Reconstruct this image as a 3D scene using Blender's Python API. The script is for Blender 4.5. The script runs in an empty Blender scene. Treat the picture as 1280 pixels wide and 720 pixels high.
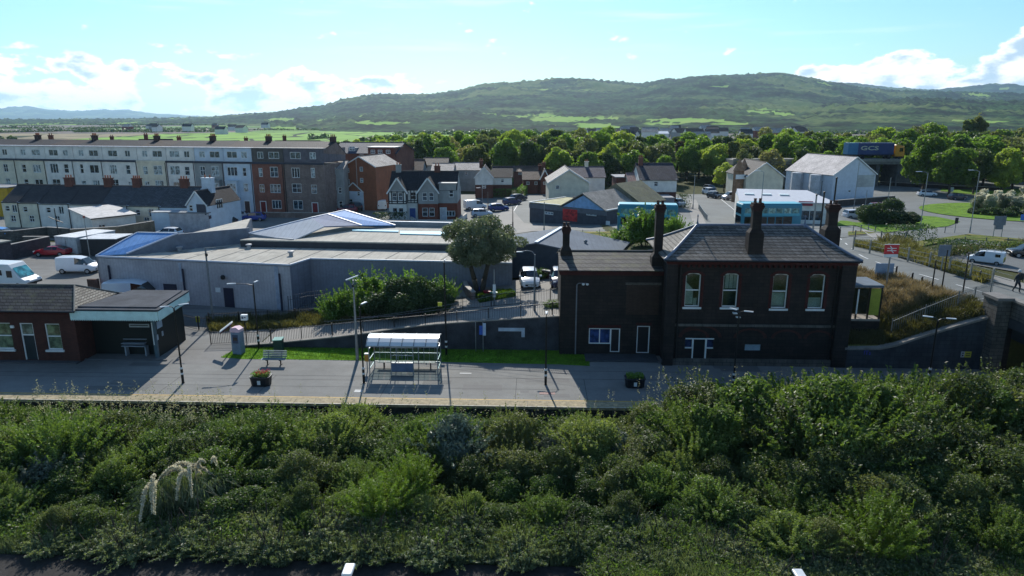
import bpy, bmesh, math, random
import numpy as np
from mathutils import Vector, Matrix
R = math.radians
PI = math.pi
random.seed(7)
# ---------------------------------------------------------------- camera, light, exposure
H = 17.0                      # camera height above the platform, metres
F = 853.0                     # focal length in pixels of the 1280 wide photograph
PITCH = math.atan(212 / F)
sc = bpy.context.scene
COL = sc.collection
cam_d = bpy.data.cameras.new('camera'); cam = bpy.data.objects.new('camera', cam_d); COL.objects.link(cam)
cam.location = (0, 0, H); cam.rotation_euler = (PI / 2 - PITCH, 0, 0)
cam_d.sensor_width = 36; cam_d.lens = 36 * F / 1280; cam_d.clip_end = 60000; cam_d.clip_start = 0.5
sc.camera = cam
SUN_EL, SUN_AZ = R(34), R(-7)           # azimuth measured from +Y towards +X
world = bpy.data.worlds.new('World'); sc.world = world; world.use_nodes = True
def build_world():
    nt = world.node_tree; N = nt.nodes; L = nt.links; N.clear()
    out = N.new('ShaderNodeOutputWorld'); bg = N.new('ShaderNodeBackground'); bg.inputs[1].default_value = 0.088
    sky = N.new('ShaderNodeTexSky'); sky.sky_type = 'NISHITA'; sky.sun_disc = False
    sky.sun_elevation = SUN_EL; sky.sun_rotation = SUN_AZ; sky.altitude = 0; sky.air_density = 1.35; sky.dust_density = 0.35; sky.ozone_density = 2.0
    tc = N.new('ShaderNodeTexCoord'); sep = N.new('ShaderNodeSeparateXYZ'); L.new(tc.outputs['Generated'], sep.inputs[0])
    def math_(op, a, b=None, c=None):
        n = N.new('ShaderNodeMath'); n.operation = op
        for i, v in enumerate((a, b, c)):
            if v is None: continue
            if isinstance(v, (int, float)): n.inputs[i].default_value = v
            else: L.new(v, n.inputs[i])
        return n.outputs[0]
    def ramp(v, a, b):     # smooth 0..1
        n = N.new('ShaderNodeMapRange'); n.interpolation_type = 'SMOOTHSTEP'; L.new(v, n.inputs[0])
        n.inputs[1].default_value = a; n.inputs[2].default_value = b; return n.outputs[0]
    az = math_('ARCTAN2', sep.outputs[0], sep.outputs[1])         # 0 on +Y, right positive
    el = math_('ARCSINE', sep.outputs[2])
    cb = N.new('ShaderNodeCombineXYZ'); L.new(az, cb.inputs[0]); L.new(math_('MULTIPLY', el, 1.9), cb.inputs[1])
    def noise(scale, det, rough, off, dist=0.0):
        m = N.new('ShaderNodeMapping'); L.new(cb.outputs[0], m.inputs[0]); m.inputs[1].default_value = off
        n = N.new('ShaderNodeTexNoise'); L.new(m.outputs[0], n.inputs['Vector']); n.inputs['Scale'].default_value = scale
        n.inputs['Detail'].default_value = det; n.inputs['Roughness'].default_value = rough; n.inputs['Distortion'].default_value = dist
        return n.outputs[0]
    n1 = noise(13, 8, 0.56, (3.1, 0.2, 0))
    n2 = noise(5.0, 3, 0.5, (7.7, 1.2, 0))
    # right hand cumulus bank: its top climbs towards the right
    topR = math_('ADD', math_('MULTIPLY', ramp(az, 0.33, 0.52), 0.014), math_('ADD', math_('MULTIPLY', ramp(az, .56, .66), 0.05), 0.056))
    bandR = math_('MULTIPLY', ramp(az, 0.30, 0.40), ramp(math_('SUBTRACT', topR, el), -0.030, 0.022))
    # left hand broken cloud, low over the plain
    bandL = math_('MULTIPLY', ramp(math_('MULTIPLY', az, -1), -0.06, 0.16), math_('MULTIPLY', ramp(math_('SUBTRACT', 0.076, el), -0.022, 0.030), ramp(el, -0.01, 0.012)))
    band = math_('MAXIMUM', math_('MULTIPLY', bandR, 1.25), math_('MULTIPLY', bandL, .80))
    d = math_('ADD', math_('MULTIPLY', n1, 1.0), math_('MULTIPLY', n2, 0.35))
    d = math_('ADD', d, math_('MULTIPLY', band, 0.33))
    cum = ramp(d, 0.885, 0.945)
    low = math_('MULTIPLY', ramp(band, 0.15, 0.45), 1.0)
    cum = math_('MULTIPLY', cum, low)
    puff = math_('MULTIPLY', ramp(noise(17, 6, 0.5, (1.7, 4.4, 0)), 0.635, 0.72), math_('MULTIPLY', ramp(math_('SUBTRACT', 0.2, el), 0.0, 0.05), ramp(el, 0.05, 0.08)))
    wm = N.new('ShaderNodeMapping'); L.new(cb.outputs[0], wm.inputs[0]); wm.inputs[2].default_value = (0, 0, 0.32); wm.inputs[3].default_value = (1.0, 7.0, 1)
    wn = N.new('ShaderNodeTexNoise'); L.new(wm.outputs[0], wn.inputs['Vector']); wn.inputs['Scale'].default_value = 3.2; wn.inputs['Detail'].default_value = 6; wn.inputs['Roughness'].default_value = 0.55
    wisp = math_('MULTIPLY', ramp(wn.outputs[0], 0.5, 0.78), math_('MULTIPLY', ramp(el, 0.06, 0.13), 0.55))
    # shading inside the clouds: greyer cores and bases
    sh = noise(21, 5, 0.5, (3.1, 0.16, 0))
    core = math_('MULTIPLY', ramp(sh, 0.42, 0.60), ramp(d, 0.93, 1.04))
    cc = N.new('ShaderNodeMix'); cc.data_type = 'RGBA'; L.new(core, cc.inputs[0])
    cc.inputs[6].default_value = (10.6, 10.9, 11.2, 1); cc.inputs[7].default_value = (4.6, 6.2, 7.6, 1)
    # sky tint
    tint = N.new('ShaderNodeMix'); tint.data_type = 'RGBA'; tint.blend_type = 'MULTIPLY'; tint.inputs[0].default_value = 1.0
    L.new(sky.outputs[0], tint.inputs[6]); tint.inputs[7].default_value = (0.57, 0.89, 1.15, 1)
    mx = N.new('ShaderNodeMix'); mx.data_type = 'RGBA'
    fac = math_('MAXIMUM', math_('MAXIMUM', cum, math_('MULTIPLY', puff, 0.9)), wisp)
    L.new(fac, mx.inputs[0]); L.new(tint.outputs[2], mx.inputs[6]); L.new(cc.outputs[2], mx.inputs[7])
    L.new(mx.outputs[2], bg.inputs[0]); L.new(bg.outputs[0], out.inputs[0])
build_world()
sun_d = bpy.data.lights.new('sun', 'SUN'); sun = bpy.data.objects.new('sun', sun_d); COL.objects.link(sun)
sun_d.energy = 4.2; sun_d.angle = R(0.5); sun_d.color = (1.0, 0.95, 0.87)
sdir = Vector((math.sin(SUN_AZ) * math.cos(SUN_EL), math.cos(SUN_AZ) * math.cos(SUN_EL), math.sin(SUN_EL)))
sun.rotation_euler = sdir.to_track_quat('Z', 'Y').to_euler(); sun.location = (0, 0, 60)
vs = sc.view_settings; vs.view_transform = 'Standard'; vs.look = 'None'; vs.exposure = 0.46; vs.gamma = 1.0; vs.use_curve_mapping = False
sc.cycles.max_bounces = 6; sc.cycles.diffuse_bounces = 3; sc.cycles.glossy_bounces = 3; sc.cycles.transmission_bounces = 3; sc.cycles.transparent_max_bounces = 8
sc.cycles.volume_bounces = 0; sc.cycles.use_denoising = True; sc.cycles.caustics_reflective = False; sc.cycles.caustics_refractive = False

# ---------------------------------------------------------------- ground shape and measuring helpers
def sstep(a, b, v):
    t = min(1.0, max(0.0, (v - a) / (b - a))); return t * t * (3 - 2 * t)
A = -0.035                                # the station lies turned 2 degrees from the camera's axes
def yprime(x, y): return y - A * x
WALL_Y = 49.0                             # retaining wall behind the platform
TRACK_Z = -1.0
def walltop(x):                           # top of the wing wall east of the station house
    return 1.3 if x < 26 else 1.3 + (x - 26) / (34.2 - 26) * 2.7 if x < 34.2 else 4.0
def hraw(x, y):
    yp = yprime(x, y)
    B = 4.0 - 3.2 * sstep(62, 118, y) - 0.8 * sstep(118, 160, y)
    e = sstep(61, 67, y)
    x0 = -20 + 16 * e; x1 = 16 - 2 * e
    a = min(1.0, max(0.0, (x - x0) / (x1 - x0)))
    xe = 40.9 + max(0.0, y - 66) * .27
    h = B * a * (1 - sstep(xe, xe + 5.0, x))
    if x > 22.5:
        lim = walltop(x) + 0.05 + max(0.0, yp - 46.0) * 0.42
        h = min(h, lim)
    return h
def front_line(x):                        # where the high ground begins (y')
    return 46.05 if x > 22.5 else WALL_Y
def hgt(x, y):
    yp = yprime(x, y)
    if x < -19.5: return TRACK_Z if yp < 39.2 else 0.0
    if yp < 39.2: return TRACK_Z
    if yp < front_line(x): return 0.0 if yp > 39.2 else TRACK_Z
    return hraw(x, y)
cp, sp = math.cos(PITCH), math.sin(PITCH)
def ray(px, py):
    u = (px - 640) / F; v = (py - 360) / F
    return Vector((u, cp - v * sp, -sp - v * cp))
def G(px, py, z=None):
    """the point of the ground (or of height z) seen at a photo pixel"""
    d = ray(px, py)
    if z is not None:
        t = (z - H) / d.z; return Vector((d.x * t, d.y * t, z))
    t = 20.0; step = 0.25
    while t < 3000:
        p = d * t
        if H + p.z <= hgt(p.x, p.y): break
        t += step * (1 if t < 150 else 4)
    return Vector((d.x * t, d.y * t, hgt(d.x * t, d.y * t)))
def V(px, py, Y):
    d = ray(px, py); t = Y / d.y; return Vector((d.x * t, Y, H + d.z * t))
def zpix(py, Y): return V(640, py, Y).z
def S(px, py, yp):
    """station frame: x', z of a photo pixel on the plane y' = yp"""
    d = ray(px, py); c, s = math.cos(A), math.sin(A)
    ly = -d.x * s + d.y * c; t = yp / ly
    return (d.x * c + d.y * s) * t, H + d.z * t
def W(xp, yp, z=0.0):
    c, s = math.cos(A), math.sin(A); return Vector((xp * c - yp * s, xp * s + yp * c, z))

# ---------------------------------------------------------------- object helpers
def tag(o, label=None, cat=None, group=None, kind=None):
    if label: o['label'] = label
    if cat: o['category'] = cat
    if group: o['group'] = group
    if kind: o['kind'] = kind
    return o
def thing(name, label, cat, loc=(0, 0, 0), rz=0.0, group=None):
    o = bpy.data.objects.new(name, None); COL.objects.link(o); o.location = loc; o.rotation_euler = (0, 0, rz)
    o.empty_display_size = 0.2
    return tag(o, label, cat, group)
KIDS = {}
def link(name, me, parent=None, loc=None, rz=None):
    o = bpy.data.objects.new(name, me); COL.objects.link(o)
    if parent is not None: o.parent = parent; KIDS.setdefault(parent, []).append(o)
    if loc is not None: o.location = loc
    if rz is not None: o.rotation_euler = (0, 0, rz)
    return o
def dup(o, parent=None):
    c = o.copy(); COL.objects.link(c)
    if parent is not None: c.parent = parent; KIDS.setdefault(parent, []).append(c)
    for k in KIDS.get(o, []): dup(k, c)
    return c
class MB:
    """collects polygons; build() links them as one mesh object"""
    def __init__(s): s.v = []; s.f = []; s.m = []; s.cur = 0; s.sm = False
    def add(s, vs, fs, m=None):
        b = len(s.v); s.v += [tuple(p) for p in vs]; s.f += [tuple(b + i for i in f) for f in fs]; s.m += [s.cur if m is None else m] * len(fs); return s
    def box(s, x0, x1, y0, y1, z0, z1, m=None):
        return s.add([(x0, y0, z0), (x1, y0, z0), (x1, y1, z0), (x0, y1, z0), (x0, y0, z1), (x1, y0, z1), (x1, y1, z1), (x0, y1, z1)],
                     [(0, 3, 2, 1), (4, 5, 6, 7), (0, 1, 5, 4), (1, 2, 6, 5), (2, 3, 7, 6), (3, 0, 4, 7)], m)
    def bar(s, p, q, w, h, m=None):
        p = Vector(p); q = Vector(q); d = (q - p).normalized(); up = Vector((0, 0, 1)) if abs(d.z) < 0.95 else Vector((0, 1, 0))
        a = d.cross(up).normalized() * (w / 2); b = a.cross(d).normalized() * (h / 2)
        vs = [p - a - b, p + a - b, p + a + b, p - a + b, q - a - b, q + a - b, q + a + b, q - a + b]
        return s.add(vs, [(0, 1, 2, 3), (7, 6, 5, 4), (0, 4, 5, 1), (1, 5, 6, 2), (2, 6, 7, 3), (3, 7, 4, 0)], m)
    def tube(s, p, q, r0, r1=None, n=8, m=None):
        r1 = r0 if r1 is None else r1; p = Vector(p); q = Vector(q); d = (q - p).normalized()
        up = Vector((0, 0, 1)) if abs(d.z) < 0.9 else Vector((1, 0, 0)); a = d.cross(up).normalized(); b = a.cross(d)
        vs = []
        for c, r in ((p, r0), (q, r1)):
            for i in range(n):
                t = 2 * PI * i / n; vs.append(c + a * (math.cos(t) * r) + b * (math.sin(t) * r))
        fs = [(i, (i + 1) % n, n + (i + 1) % n, n + i) for i in range(n)] + [tuple(range(n - 1, -1, -1)), tuple(range(n, 2 * n))]
        return s.add(vs, fs, m)
    def path(s, pts, r, n=6, m=None):
        for a, b in zip(pts[:-1], pts[1:]): s.tube(a, b, r, r, n, m)
        return s
    def lathe(s, prof, n=16, c=(0, 0, 0), m=None):
        vs = []; fs = []
        for (r, z) in prof:
            for i in range(n):
                t = 2 * PI * i / n; vs.append((c[0] + math.cos(t) * r, c[1] + math.sin(t) * r, c[2] + z))
        k = len(prof)
        for j in range(k - 1):
            for i in range(n): fs.append((j * n + i, j * n + (i + 1) % n, (j + 1) * n + (i + 1) % n, (j + 1) * n + i))
        fs.append(tuple(range(n - 1, -1, -1))); fs.append(tuple((k - 1) * n + i for i in range(n)))
        return s.add(vs, fs, m)
    def prism(s, poly, o, ax, ay, az, m=None):
        """polygon (a,b) in the plane ax,ay at o, extruded by vector az"""
        o = Vector(o); ax = Vector(ax); ay = Vector(ay); az = Vector(az); n = len(poly)
        vs = [o + ax * a + ay * b for a, b in poly] + [o + ax * a + ay * b + az for a, b in poly]
        fs = [tuple(range(n - 1, -1, -1)), tuple(range(n, 2 * n))] + [(i, (i + 1) % n, n + (i + 1) % n, n + i) for i in range(n)]
        return s.add(vs, fs, m)
    def slab(s, quad, t, m=None):
        """a plane polygon thickened downwards by t along its normal"""
        q = [Vector(p) for p in quad]; nn = (q[1] - q[0]).cross(q[2] - q[0]).normalized()
        if nn.z < 0: nn = -nn
        n = len(q); vs = q + [p - nn * t for p in q]
        return s.add(vs, [tuple(range(n)), tuple(range(2 * n - 1, n - 1, -1))] + [(i, n + i, n + (i + 1) % n, (i + 1) % n) for i in range(n)], m)
    def grid_wall(s, o, ux, w, z0, z1, t, holes, m=None, nrm=None):
        """wall from o along unit vector ux, width w, heights z0..z1, thickness t (behind the face), rectangular holes (x0,x1,za,zb)"""
        ux = Vector(ux); o = Vector(o); back = Vector((-ux.y, ux.x, 0)) * t
        xs = sorted(set([0, w] + [min(w, max(0, a)) for h in holes for a in h[:2]])); zs = sorted(set([z0, z1] + [min(z1, max(z0, a)) for h in holes for a in h[2:4]]))
        nx, nz = len(xs) - 1, len(zs) - 1
        solid = [[True] * nz for _ in range(nx)]
        for i in range(nx):
            for j in range(nz):
                cx = (xs[i] + xs[i + 1]) / 2; cz = (zs[j] + zs[j + 1]) / 2
                if any(h[0] < cx < h[1] and h[2] < cz < h[3] for h in holes): solid[i][j] = False
        P = lambda i, j, b: o + ux * xs[i] + Vector((0, 0, zs[j])) + (back if b else Vector((0, 0, 0)))
        for i in range(nx):
            for j in range(nz):
                if not solid[i][j]: continue
                s.add([P(i, j, 0), P(i + 1, j, 0), P(i + 1, j + 1, 0), P(i, j + 1, 0)], [(0, 1, 2, 3)], m)
                s.add([P(i, j, 1), P(i + 1, j, 1), P(i + 1, j + 1, 1), P(i, j + 1, 1)], [(3, 2, 1, 0)], m)
                if i == 0 or not solid[i - 1][j]: s.add([P(i, j, 0), P(i, j + 1, 0), P(i, j + 1, 1), P(i, j, 1)], [(0, 1, 2, 3)], m)
                if i == nx - 1 or not solid[i + 1][j]: s.add([P(i + 1, j, 0), P(i + 1, j, 1), P(i + 1, j + 1, 1), P(i + 1, j + 1, 0)], [(0, 1, 2, 3)], m)
                if j == 0 or not solid[i][j - 1]: s.add([P(i, j, 0), P(i, j, 1), P(i + 1, j, 1), P(i + 1, j, 0)], [(0, 1, 2, 3)], m)
                if j == nz - 1 or not solid[i][j + 1]: s.add([P(i, j + 1, 0), P(i + 1, j + 1, 0), P(i + 1, j + 1, 1), P(i, j + 1, 1)], [(0, 1, 2, 3)], m)
        return s
    def mesh(s, name, mats, smooth=False):
        me = bpy.data.meshes.new(name); me.from_pydata(s.v, [], s.f)
        for m in (mats if isinstance(mats, (list, tuple)) else [mats]): me.materials.append(m)
        if any(s.m): me.polygons.foreach_set('material_index', s.m)
        if smooth: me.polygons.foreach_set('use_smooth', [True] * len(s.f))
        me.update(); return me
    def build(s, name, mats, parent=None, loc=None, rz=None, smooth=False, bevel=0.0):
        o = link(name, s.mesh(name, mats, smooth), parent, loc, rz)
        if bevel:
            b = o.modifiers.new('b', 'BEVEL'); b.width = bevel; b.segments = 2; b.limit_method = 'ANGLE'; b.angle_limit = R(40)
        return o

# ---------------------------------------------------------------- materials
def lin(h):
    c = [int(h[i:i + 2], 16) / 255 for i in (0, 2, 4)]
    return tuple(v / 12.92 if v <= .04045 else ((v + .055) / 1.055) ** 2.4 for v in c)
class NT:
    def __init__(s, name):
        s.m = bpy.data.materials.new(name); s.m.use_nodes = True; s.N = s.m.node_tree.nodes; s.L = s.m.node_tree.links; s.N.clear()
        s.out = s.N.new('ShaderNodeOutputMaterial'); s.b = s.N.new('ShaderNodeBsdfPrincipled'); s.L.new(s.b.outputs[0], s.out.inputs[0])
        s.tc = s.N.new('ShaderNodeTexCoord')
    def map(s, scale=(1, 1, 1), rot=(0, 0, 0), src='Object', off=(0, 0, 0)):
        m = s.N.new('ShaderNodeMapping'); s.L.new(s.tc.outputs[src], m.inputs[0]); m.inputs[1].default_value = off; m.inputs[2].default_value = rot; m.inputs[3].default_value = scale; return m.outputs[0]
    def world(s, scale=(1, 1, 1), rot=(0, 0, 0)):
        g = s.N.new('ShaderNodeNewGeometry'); m = s.N.new('ShaderNodeMapping'); s.L.new(g.outputs['Position'], m.inputs[0]); m.inputs[2].default_value = rot; m.inputs[3].default_value = scale; return m.outputs[0]
    def noise(s, vec, scale, det=4, rough=.55, dist=0.0):
        n = s.N.new('ShaderNodeTexNoise'); s.L.new(vec, n.inputs['Vector']); n.inputs['Scale'].default_value = scale; n.inputs['Detail'].default_value = det; n.inputs['Roughness'].default_value = rough; n.inputs['Distortion'].default_value = dist; return n.outputs[0]
    def rmp(s, v, a, b, c=0.0, d=1.0):
        n = s.N.new('ShaderNodeMapRange'); s.L.new(v, n.inputs[0])
        for i, k in enumerate((a, b, c, d)): n.inputs[i + 1].default_value = k
        return n.outputs[0]
    def mix(s, f, a, b, mode='MIX'):
        n = s.N.new('ShaderNodeMix'); n.data_type = 'RGBA'; n.blend_type = mode
        for k, v in ((0, f), (6, a), (7, b)):
            if isinstance(v, (int, float)): n.inputs[k].default_value = v
            elif isinstance(v, tuple): n.inputs[k].default_value = (*v[:3], 1)
            else: s.L.new(v, n.inputs[k])
        return n.outputs[2]
    def math(s, op, a, b=None):
        n = s.N.new('ShaderNodeMath'); n.operation = op
        for i, v in enumerate((a, b)):
            if v is None: continue
            if isinstance(v, (int, float)): n.inputs[i].default_value = v
            else: s.L.new(v, n.inputs[i])
        return n.outputs[0]
    def col(s, c):
        if isinstance(c, tuple): s.b.inputs['Base Color'].default_value = (*c[:3], 1)
        else: s.L.new(c, s.b.inputs['Base Color'])
        return s
    def rough(s, v):
        if isinstance(v, (int, float)): s.b.inputs['Roughness'].default_value = v
        else: s.L.new(v, s.b.inputs['Roughness'])
        return s
    def bump(s, h, strength=.4, dist=.02):
        n = s.N.new('ShaderNodeBump'); n.inputs['Strength'].default_value = strength; n.inputs['Distance'].default_value = dist; s.L.new(h, n.inputs['Height']); s.L.new(n.outputs[0], s.b.inputs['Normal']); return s
    def spec(s, v): s.b.inputs['Specular IOR Level'].default_value = v; return s
    def metal(s, v): s.b.inputs['Metallic'].default_value = v; return s
MC = {}
def plain(c, rough=.6, var=.18, scale=1.5, metal=0.0, spec=.4, bump=0.1, grain=14):
    """a colour with soft weathering and fine grain"""
    c = lin(c) if isinstance(c, str) else c
    k = ('p', c, rough, var, scale, metal, spec, bump, grain)
    if k in MC: return MC[k]
    n = NT('painted'); v = n.map()
    a = n.noise(v, scale, 5, .6); b = n.noise(v, grain, 3, .6)
    f = n.math('ADD', n.math('MULTIPLY', a, .65), n.math('MULTIPLY', b, .35))
    lo = tuple(x * (1 - var * 1.6) for x in c); hi = tuple(min(1, x * (1 + var)) for x in c)
    n.col(n.mix(n.rmp(f, .35, .62), lo, hi)).rough(rough).metal(metal).spec(spec)
    if bump: n.bump(b, bump, .01)
    MC[k] = n.m; return n.m
def masonry(c1, c2, mortar, bw=.45, bh=.15, ms=.012, stain=.5, rough=.85, squash=1.0, vertical='xz'):
    """bricks or stone courses with staining; works on walls along both local axes"""
    k = ('m', c1, c2, mortar, bw, bh, ms, stain, vertical)
    if k in MC: return MC[k]
    n = NT('masonry'); sepn = n.N.new('ShaderNodeSeparateXYZ'); n.L.new(n.tc.outputs['Object'], sepn.inputs[0])
    g = n.N.new('ShaderNodeNewGeometry')
    cb = n.N.new('ShaderNodeCombineXYZ'); n.L.new(n.math('ADD', sepn.outputs[0], sepn.outputs[1]), cb.inputs[0]); n.L.new(sepn.outputs[2], cb.inputs[1])
    br = n.N.new('ShaderNodeTexBrick'); n.L.new(cb.outputs[0], br.inputs[0]); br.inputs['Scale'].default_value = 1.0
    br.inputs['Brick Width'].default_value = bw; br.inputs['Row Height'].default_value = bh; br.inputs['Mortar Size'].default_value = ms; br.inputs['Bias'].default_value = -.1
    br.inputs[1].default_value = (*lin(c1), 1); br.inputs[2].default_value = (*lin(c2), 1); br.inputs[3].default_value = (*lin(mortar), 1)
    v = n.map(); a = n.noise(v, .7, 6, .65); b = n.noise(n.map((3, 3, .5)), 1.0, 4, .6); gr = n.noise(v, 18, 3, .6)
    s1 = n.rmp(a, .3, .7, 1 - stain * .6, 1 + stain * .3); s2 = n.rmp(b, .35, .7, 1 - stain * .35, 1.1)
    cc = n.mix(1.0, br.outputs[0], n.math('MULTIPLY', s1, s2), 'MULTIPLY')
    n.col(cc).rough(rough).spec(.25); n.bump(n.math('ADD', n.math('MULTIPLY', br.outputs[1], -1.0), n.math('MULTIPLY', gr, .7)), .5, .015)
    MC[k] = n.m; return n.m
def slates(c1, c2, row=.25, wid=.35, moss=None, light=0.25, rough=.55):
    """slate or tile courses on a pitched roof: rows follow height, so they run level on every slope"""
    k = ('s', c1, c2, row, wid, moss, light)
    if k in MC: return MC[k]
    n = NT('roof_slates'); sepn = n.N.new('ShaderNodeSeparateXYZ'); n.L.new(n.tc.outputs['Object'], sepn.inputs[0])
    cb = n.N.new('ShaderNodeCombineXYZ'); n.L.new(n.math('ADD', sepn.outputs[0], n.math('MULTIPLY', sepn.outputs[1], .9)), cb.inputs[0]); n.L.new(sepn.outputs[2], cb.inputs[1])
    br = n.N.new('ShaderNodeTexBrick'); n.L.new(cb.outputs[0], br.inputs[0]); br.inputs['Scale'].default_value = 1.0
    br.inputs['Brick Width'].default_value = wid; br.inputs['Row Height'].default_value = row * .45; br.inputs['Mortar Size'].default_value = row * .07
    br.inputs[1].default_value = (*lin(c1), 1); br.inputs[2].default_value = (*lin(c2), 1); br.inputs[3].default_value = tuple(x * .35 for x in lin(c1)) + (1,)
    v = n.map(); a = n.noise(v, .55, 6, .7); b = n.noise(n.map((1, 1, 6)), 2.5, 4, .7)
    cc = n.mix(1.0, br.outputs[0], n.rmp(a, .3, .7, .7, 1.3), 'MULTIPLY')
    hl = n.rmp(b, .62, .72, 0, light)
    cc = n.mix(hl, cc, tuple(min(1, x * 2.4) for x in lin(c2)))
    if moss: cc = n.mix(n.rmp(n.noise(v, 1.1, 6, .7), .5, .68, 0, .7), cc, lin(moss))
    n.col(cc).rough(max(rough, .75)).spec(.18); n.bump(n.math('ADD', n.math('MULTIPLY', br.outputs[1], -1.0), b), .5, .02)
    MC[k] = n.m; return n.m
def ribbed(c, axis='x', pitch=.3, rough=.45, var=.12, depth=.5, stain=.3, spec=.4, seam=None):
    c = lin(c) if isinstance(c, str) else c
    k = ('r', c, axis, pitch, rough, var, depth, stain, seam)
    if k in MC: return MC[k]
    n = NT('ribbed_sheet'); w = n.N.new('ShaderNodeTexWave'); n.L.new(n.map(), w.inputs[0]); w.wave_type = 'BANDS'; w.bands_direction = axis.upper(); w.wave_profile = 'SAW'
    w.inputs['Scale'].default_value = 1 / pitch / 3.18; w.inputs['Distortion'].default_value = 0
    v = n.map(); a = n.noise(v, .35, 6, .65); st = n.noise(n.map((4, .5, 4) if axis == 'x' else (.5, 4, 4)), 1.0, 4, .6)
    f = n.math('MULTIPLY', n.rmp(a, .3, .7, 1 - stain, 1 + stain * .3), n.rmp(st, .3, .7, 1 - stain * .6, 1 + stain * .3))
    cc = n.mix(1.0, c, f, 'MULTIPLY'); cc = n.mix(n.rmp(w.outputs[1], .82, .95, 0, var * 3), cc, tuple(x * .45 for x in c))
    n.col(cc).rough(rough).spec(spec); n.bump(w.outputs[1], depth, .03)
    MC[k] = n.m; return n.m
def glass(c='1b2b33', rough=.06, var=0.5):
    k = ('g', c, rough)
    if k in MC: return MC[k]
    n = NT('window_glass'); a = n.noise(n.map((1, 1, 1)), 2.2, 3, .6)
    cc = lin(c); n.col(n.mix(n.rmp(a, .4, .6), tuple(x * (1 - var) for x in cc), tuple(min(1, x * (1 + var)) for x in cc))).rough(rough).spec(.8)
    MC[k] = n.m; return n.m
def foliage(c1, c2, trans=.35, tcol=None, rough=.5, warm=None):
    """leaf material: colour varies leaf by leaf, clump by clump and plant by plant; light passes through"""
    k = ('f', c1, c2, trans, tcol, warm)
    if k in MC: return MC[k]
    n = NT('foliage'); g = n.N.new('ShaderNodeNewGeometry'); oi = n.N.new('ShaderNodeObjectInfo')
    a = n.noise(n.world(), .55, 3, .6)
    f = n.math('ADD', n.math('MULTIPLY', g.outputs['Random Per Island'], .45), n.math('MULTIPLY', n.rmp(a, .3, .7), .55))
    cc = n.mix(f, c1, c2)
    if warm: cc = n.mix(n.rmp(oi.outputs['Random'], .55, 1.0, 0, .75), cc, warm)
    cc = n.mix(1.0, cc, n.rmp(oi.outputs['Random'], 0, 1, .75, 1.25), 'MULTIPLY')
    n.col(cc).rough(rough).spec(.3)
    t = n.N.new('ShaderNodeBsdfTranslucent'); tc = n.mix(1.0, cc, tcol or (1.6, 1.7, .7), 'MULTIPLY'); n.L.new(tc, t.inputs[0])
    mx = n.N.new('ShaderNodeMixShader'); mx.inputs[0].default_value = trans; n.L.new(n.b.outputs[0], mx.inputs[1]); n.L.new(t.outputs[0], mx.inputs[2]); n.L.new(mx.outputs[0], n.out.inputs[0])
    MC[k] = n.m; return n.m
def asphalt(c='4c4e50', patch=.35, grain=1.0, rough=.85, streak=None):
    k = ('a', c, patch, streak)
    if k in MC: return MC[k]
    c = lin(c); n = NT('asphalt'); v = n.world(); a = n.noise(v, .12, 5, .6); b = n.noise(v, 1.1, 6, .7); g = n.noise(v, 22, 2, .6)
    f = n.math('MULTIPLY', n.rmp(a, .3, .7, 1 - patch, 1 + patch * .7), n.rmp(b, .3, .7, 1 - patch * .35, 1 + patch * .35))
    f = n.math('MULTIPLY', f, n.rmp(g, .2, .8, .85, 1.15))
    if streak:
        s = n.noise(n.world((.06, 1.6, 1), (0, 0, R(-2))), 1.0, 5, .65); f = n.math('MULTIPLY', f, n.rmp(s, .35, .68, 1 - streak, 1 + streak * .6))
        vo = n.N.new('ShaderNodeTexVoronoi'); n.L.new(n.world((.22, .45, 1), (0, 0, R(-2))), vo.inputs[0]); vo.feature = 'DISTANCE_TO_EDGE'
        f = n.math('MULTIPLY', f, n.rmp(vo.outputs[0], 0, .012, .86, 1.0))
    n.col(n.mix(1.0, c, f, 'MULTIPLY')).rough(rough).spec(.3).bump(g, .25, .01)
    MC[k] = n.m; return n.m
def grassm(c1='3b5a1e', c2='6d8a2c', dry=None, scale=.6):
    k = ('gr', c1, c2, dry, scale)
    if k in MC: return MC[k]
    n = NT('grass_ground'); v = n.world(); a = n.noise(v, scale, 6, .65); b = n.noise(v, 9, 3, .7)
    cc = n.mix(n.rmp(a, .35, .65), lin(c1), lin(c2)); cc = n.mix(1.0, cc, n.rmp(b, .25, .75, .6, 1.35), 'MULTIPLY')
    if dry: cc = n.mix(n.rmp(n.noise(v, .22, 5, .7), .45, .62, 0, .8), cc, lin(dry))
    n.col(cc).rough(.95).spec(.1).bump(b, .8, .08)
    MC[k] = n.m; return n.m
WHITE = plain('d9dcdc', .4, .1)
PVC = plain('c8cccb', .45, .1)
BLACK = plain('101214', .4, .2)
STEEL = plain('8b9093', .4, .15, metal=.6)
GREYM = plain('6a7074', .5, .2)
DARKM = plain('1c2022', .5, .2)
GLASS = glass()
GLASS_D = glass('10181c')
GLASS_C = glass('5c7680')
def text(s, size, parent, mat, loc, rot=(PI / 2, 0, 0), name='lettering', align='CENTER', ex=.004, sx=1.0, bold=0.0):
    c = bpy.data.curves.new(name, 'FONT'); c.body = s; c.size = size; c.extrude = ex; c.align_x = align; c.align_y = 'CENTER'; c.offset = bold; c.resolution_u = 2
    c.materials.append(mat); o = bpy.data.objects.new(name, c); COL.objects.link(o); o.parent = parent; KIDS.setdefault(parent, []).append(o)
    me = bpy.data.meshes.new_from_object(o); bpy.data.objects.remove(o); KIDS[parent].pop()
    me.name = name; o = link(name, me, parent); o.location = loc; o.rotation_euler = rot; o.scale = (sx, 1, 1); return o
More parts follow.
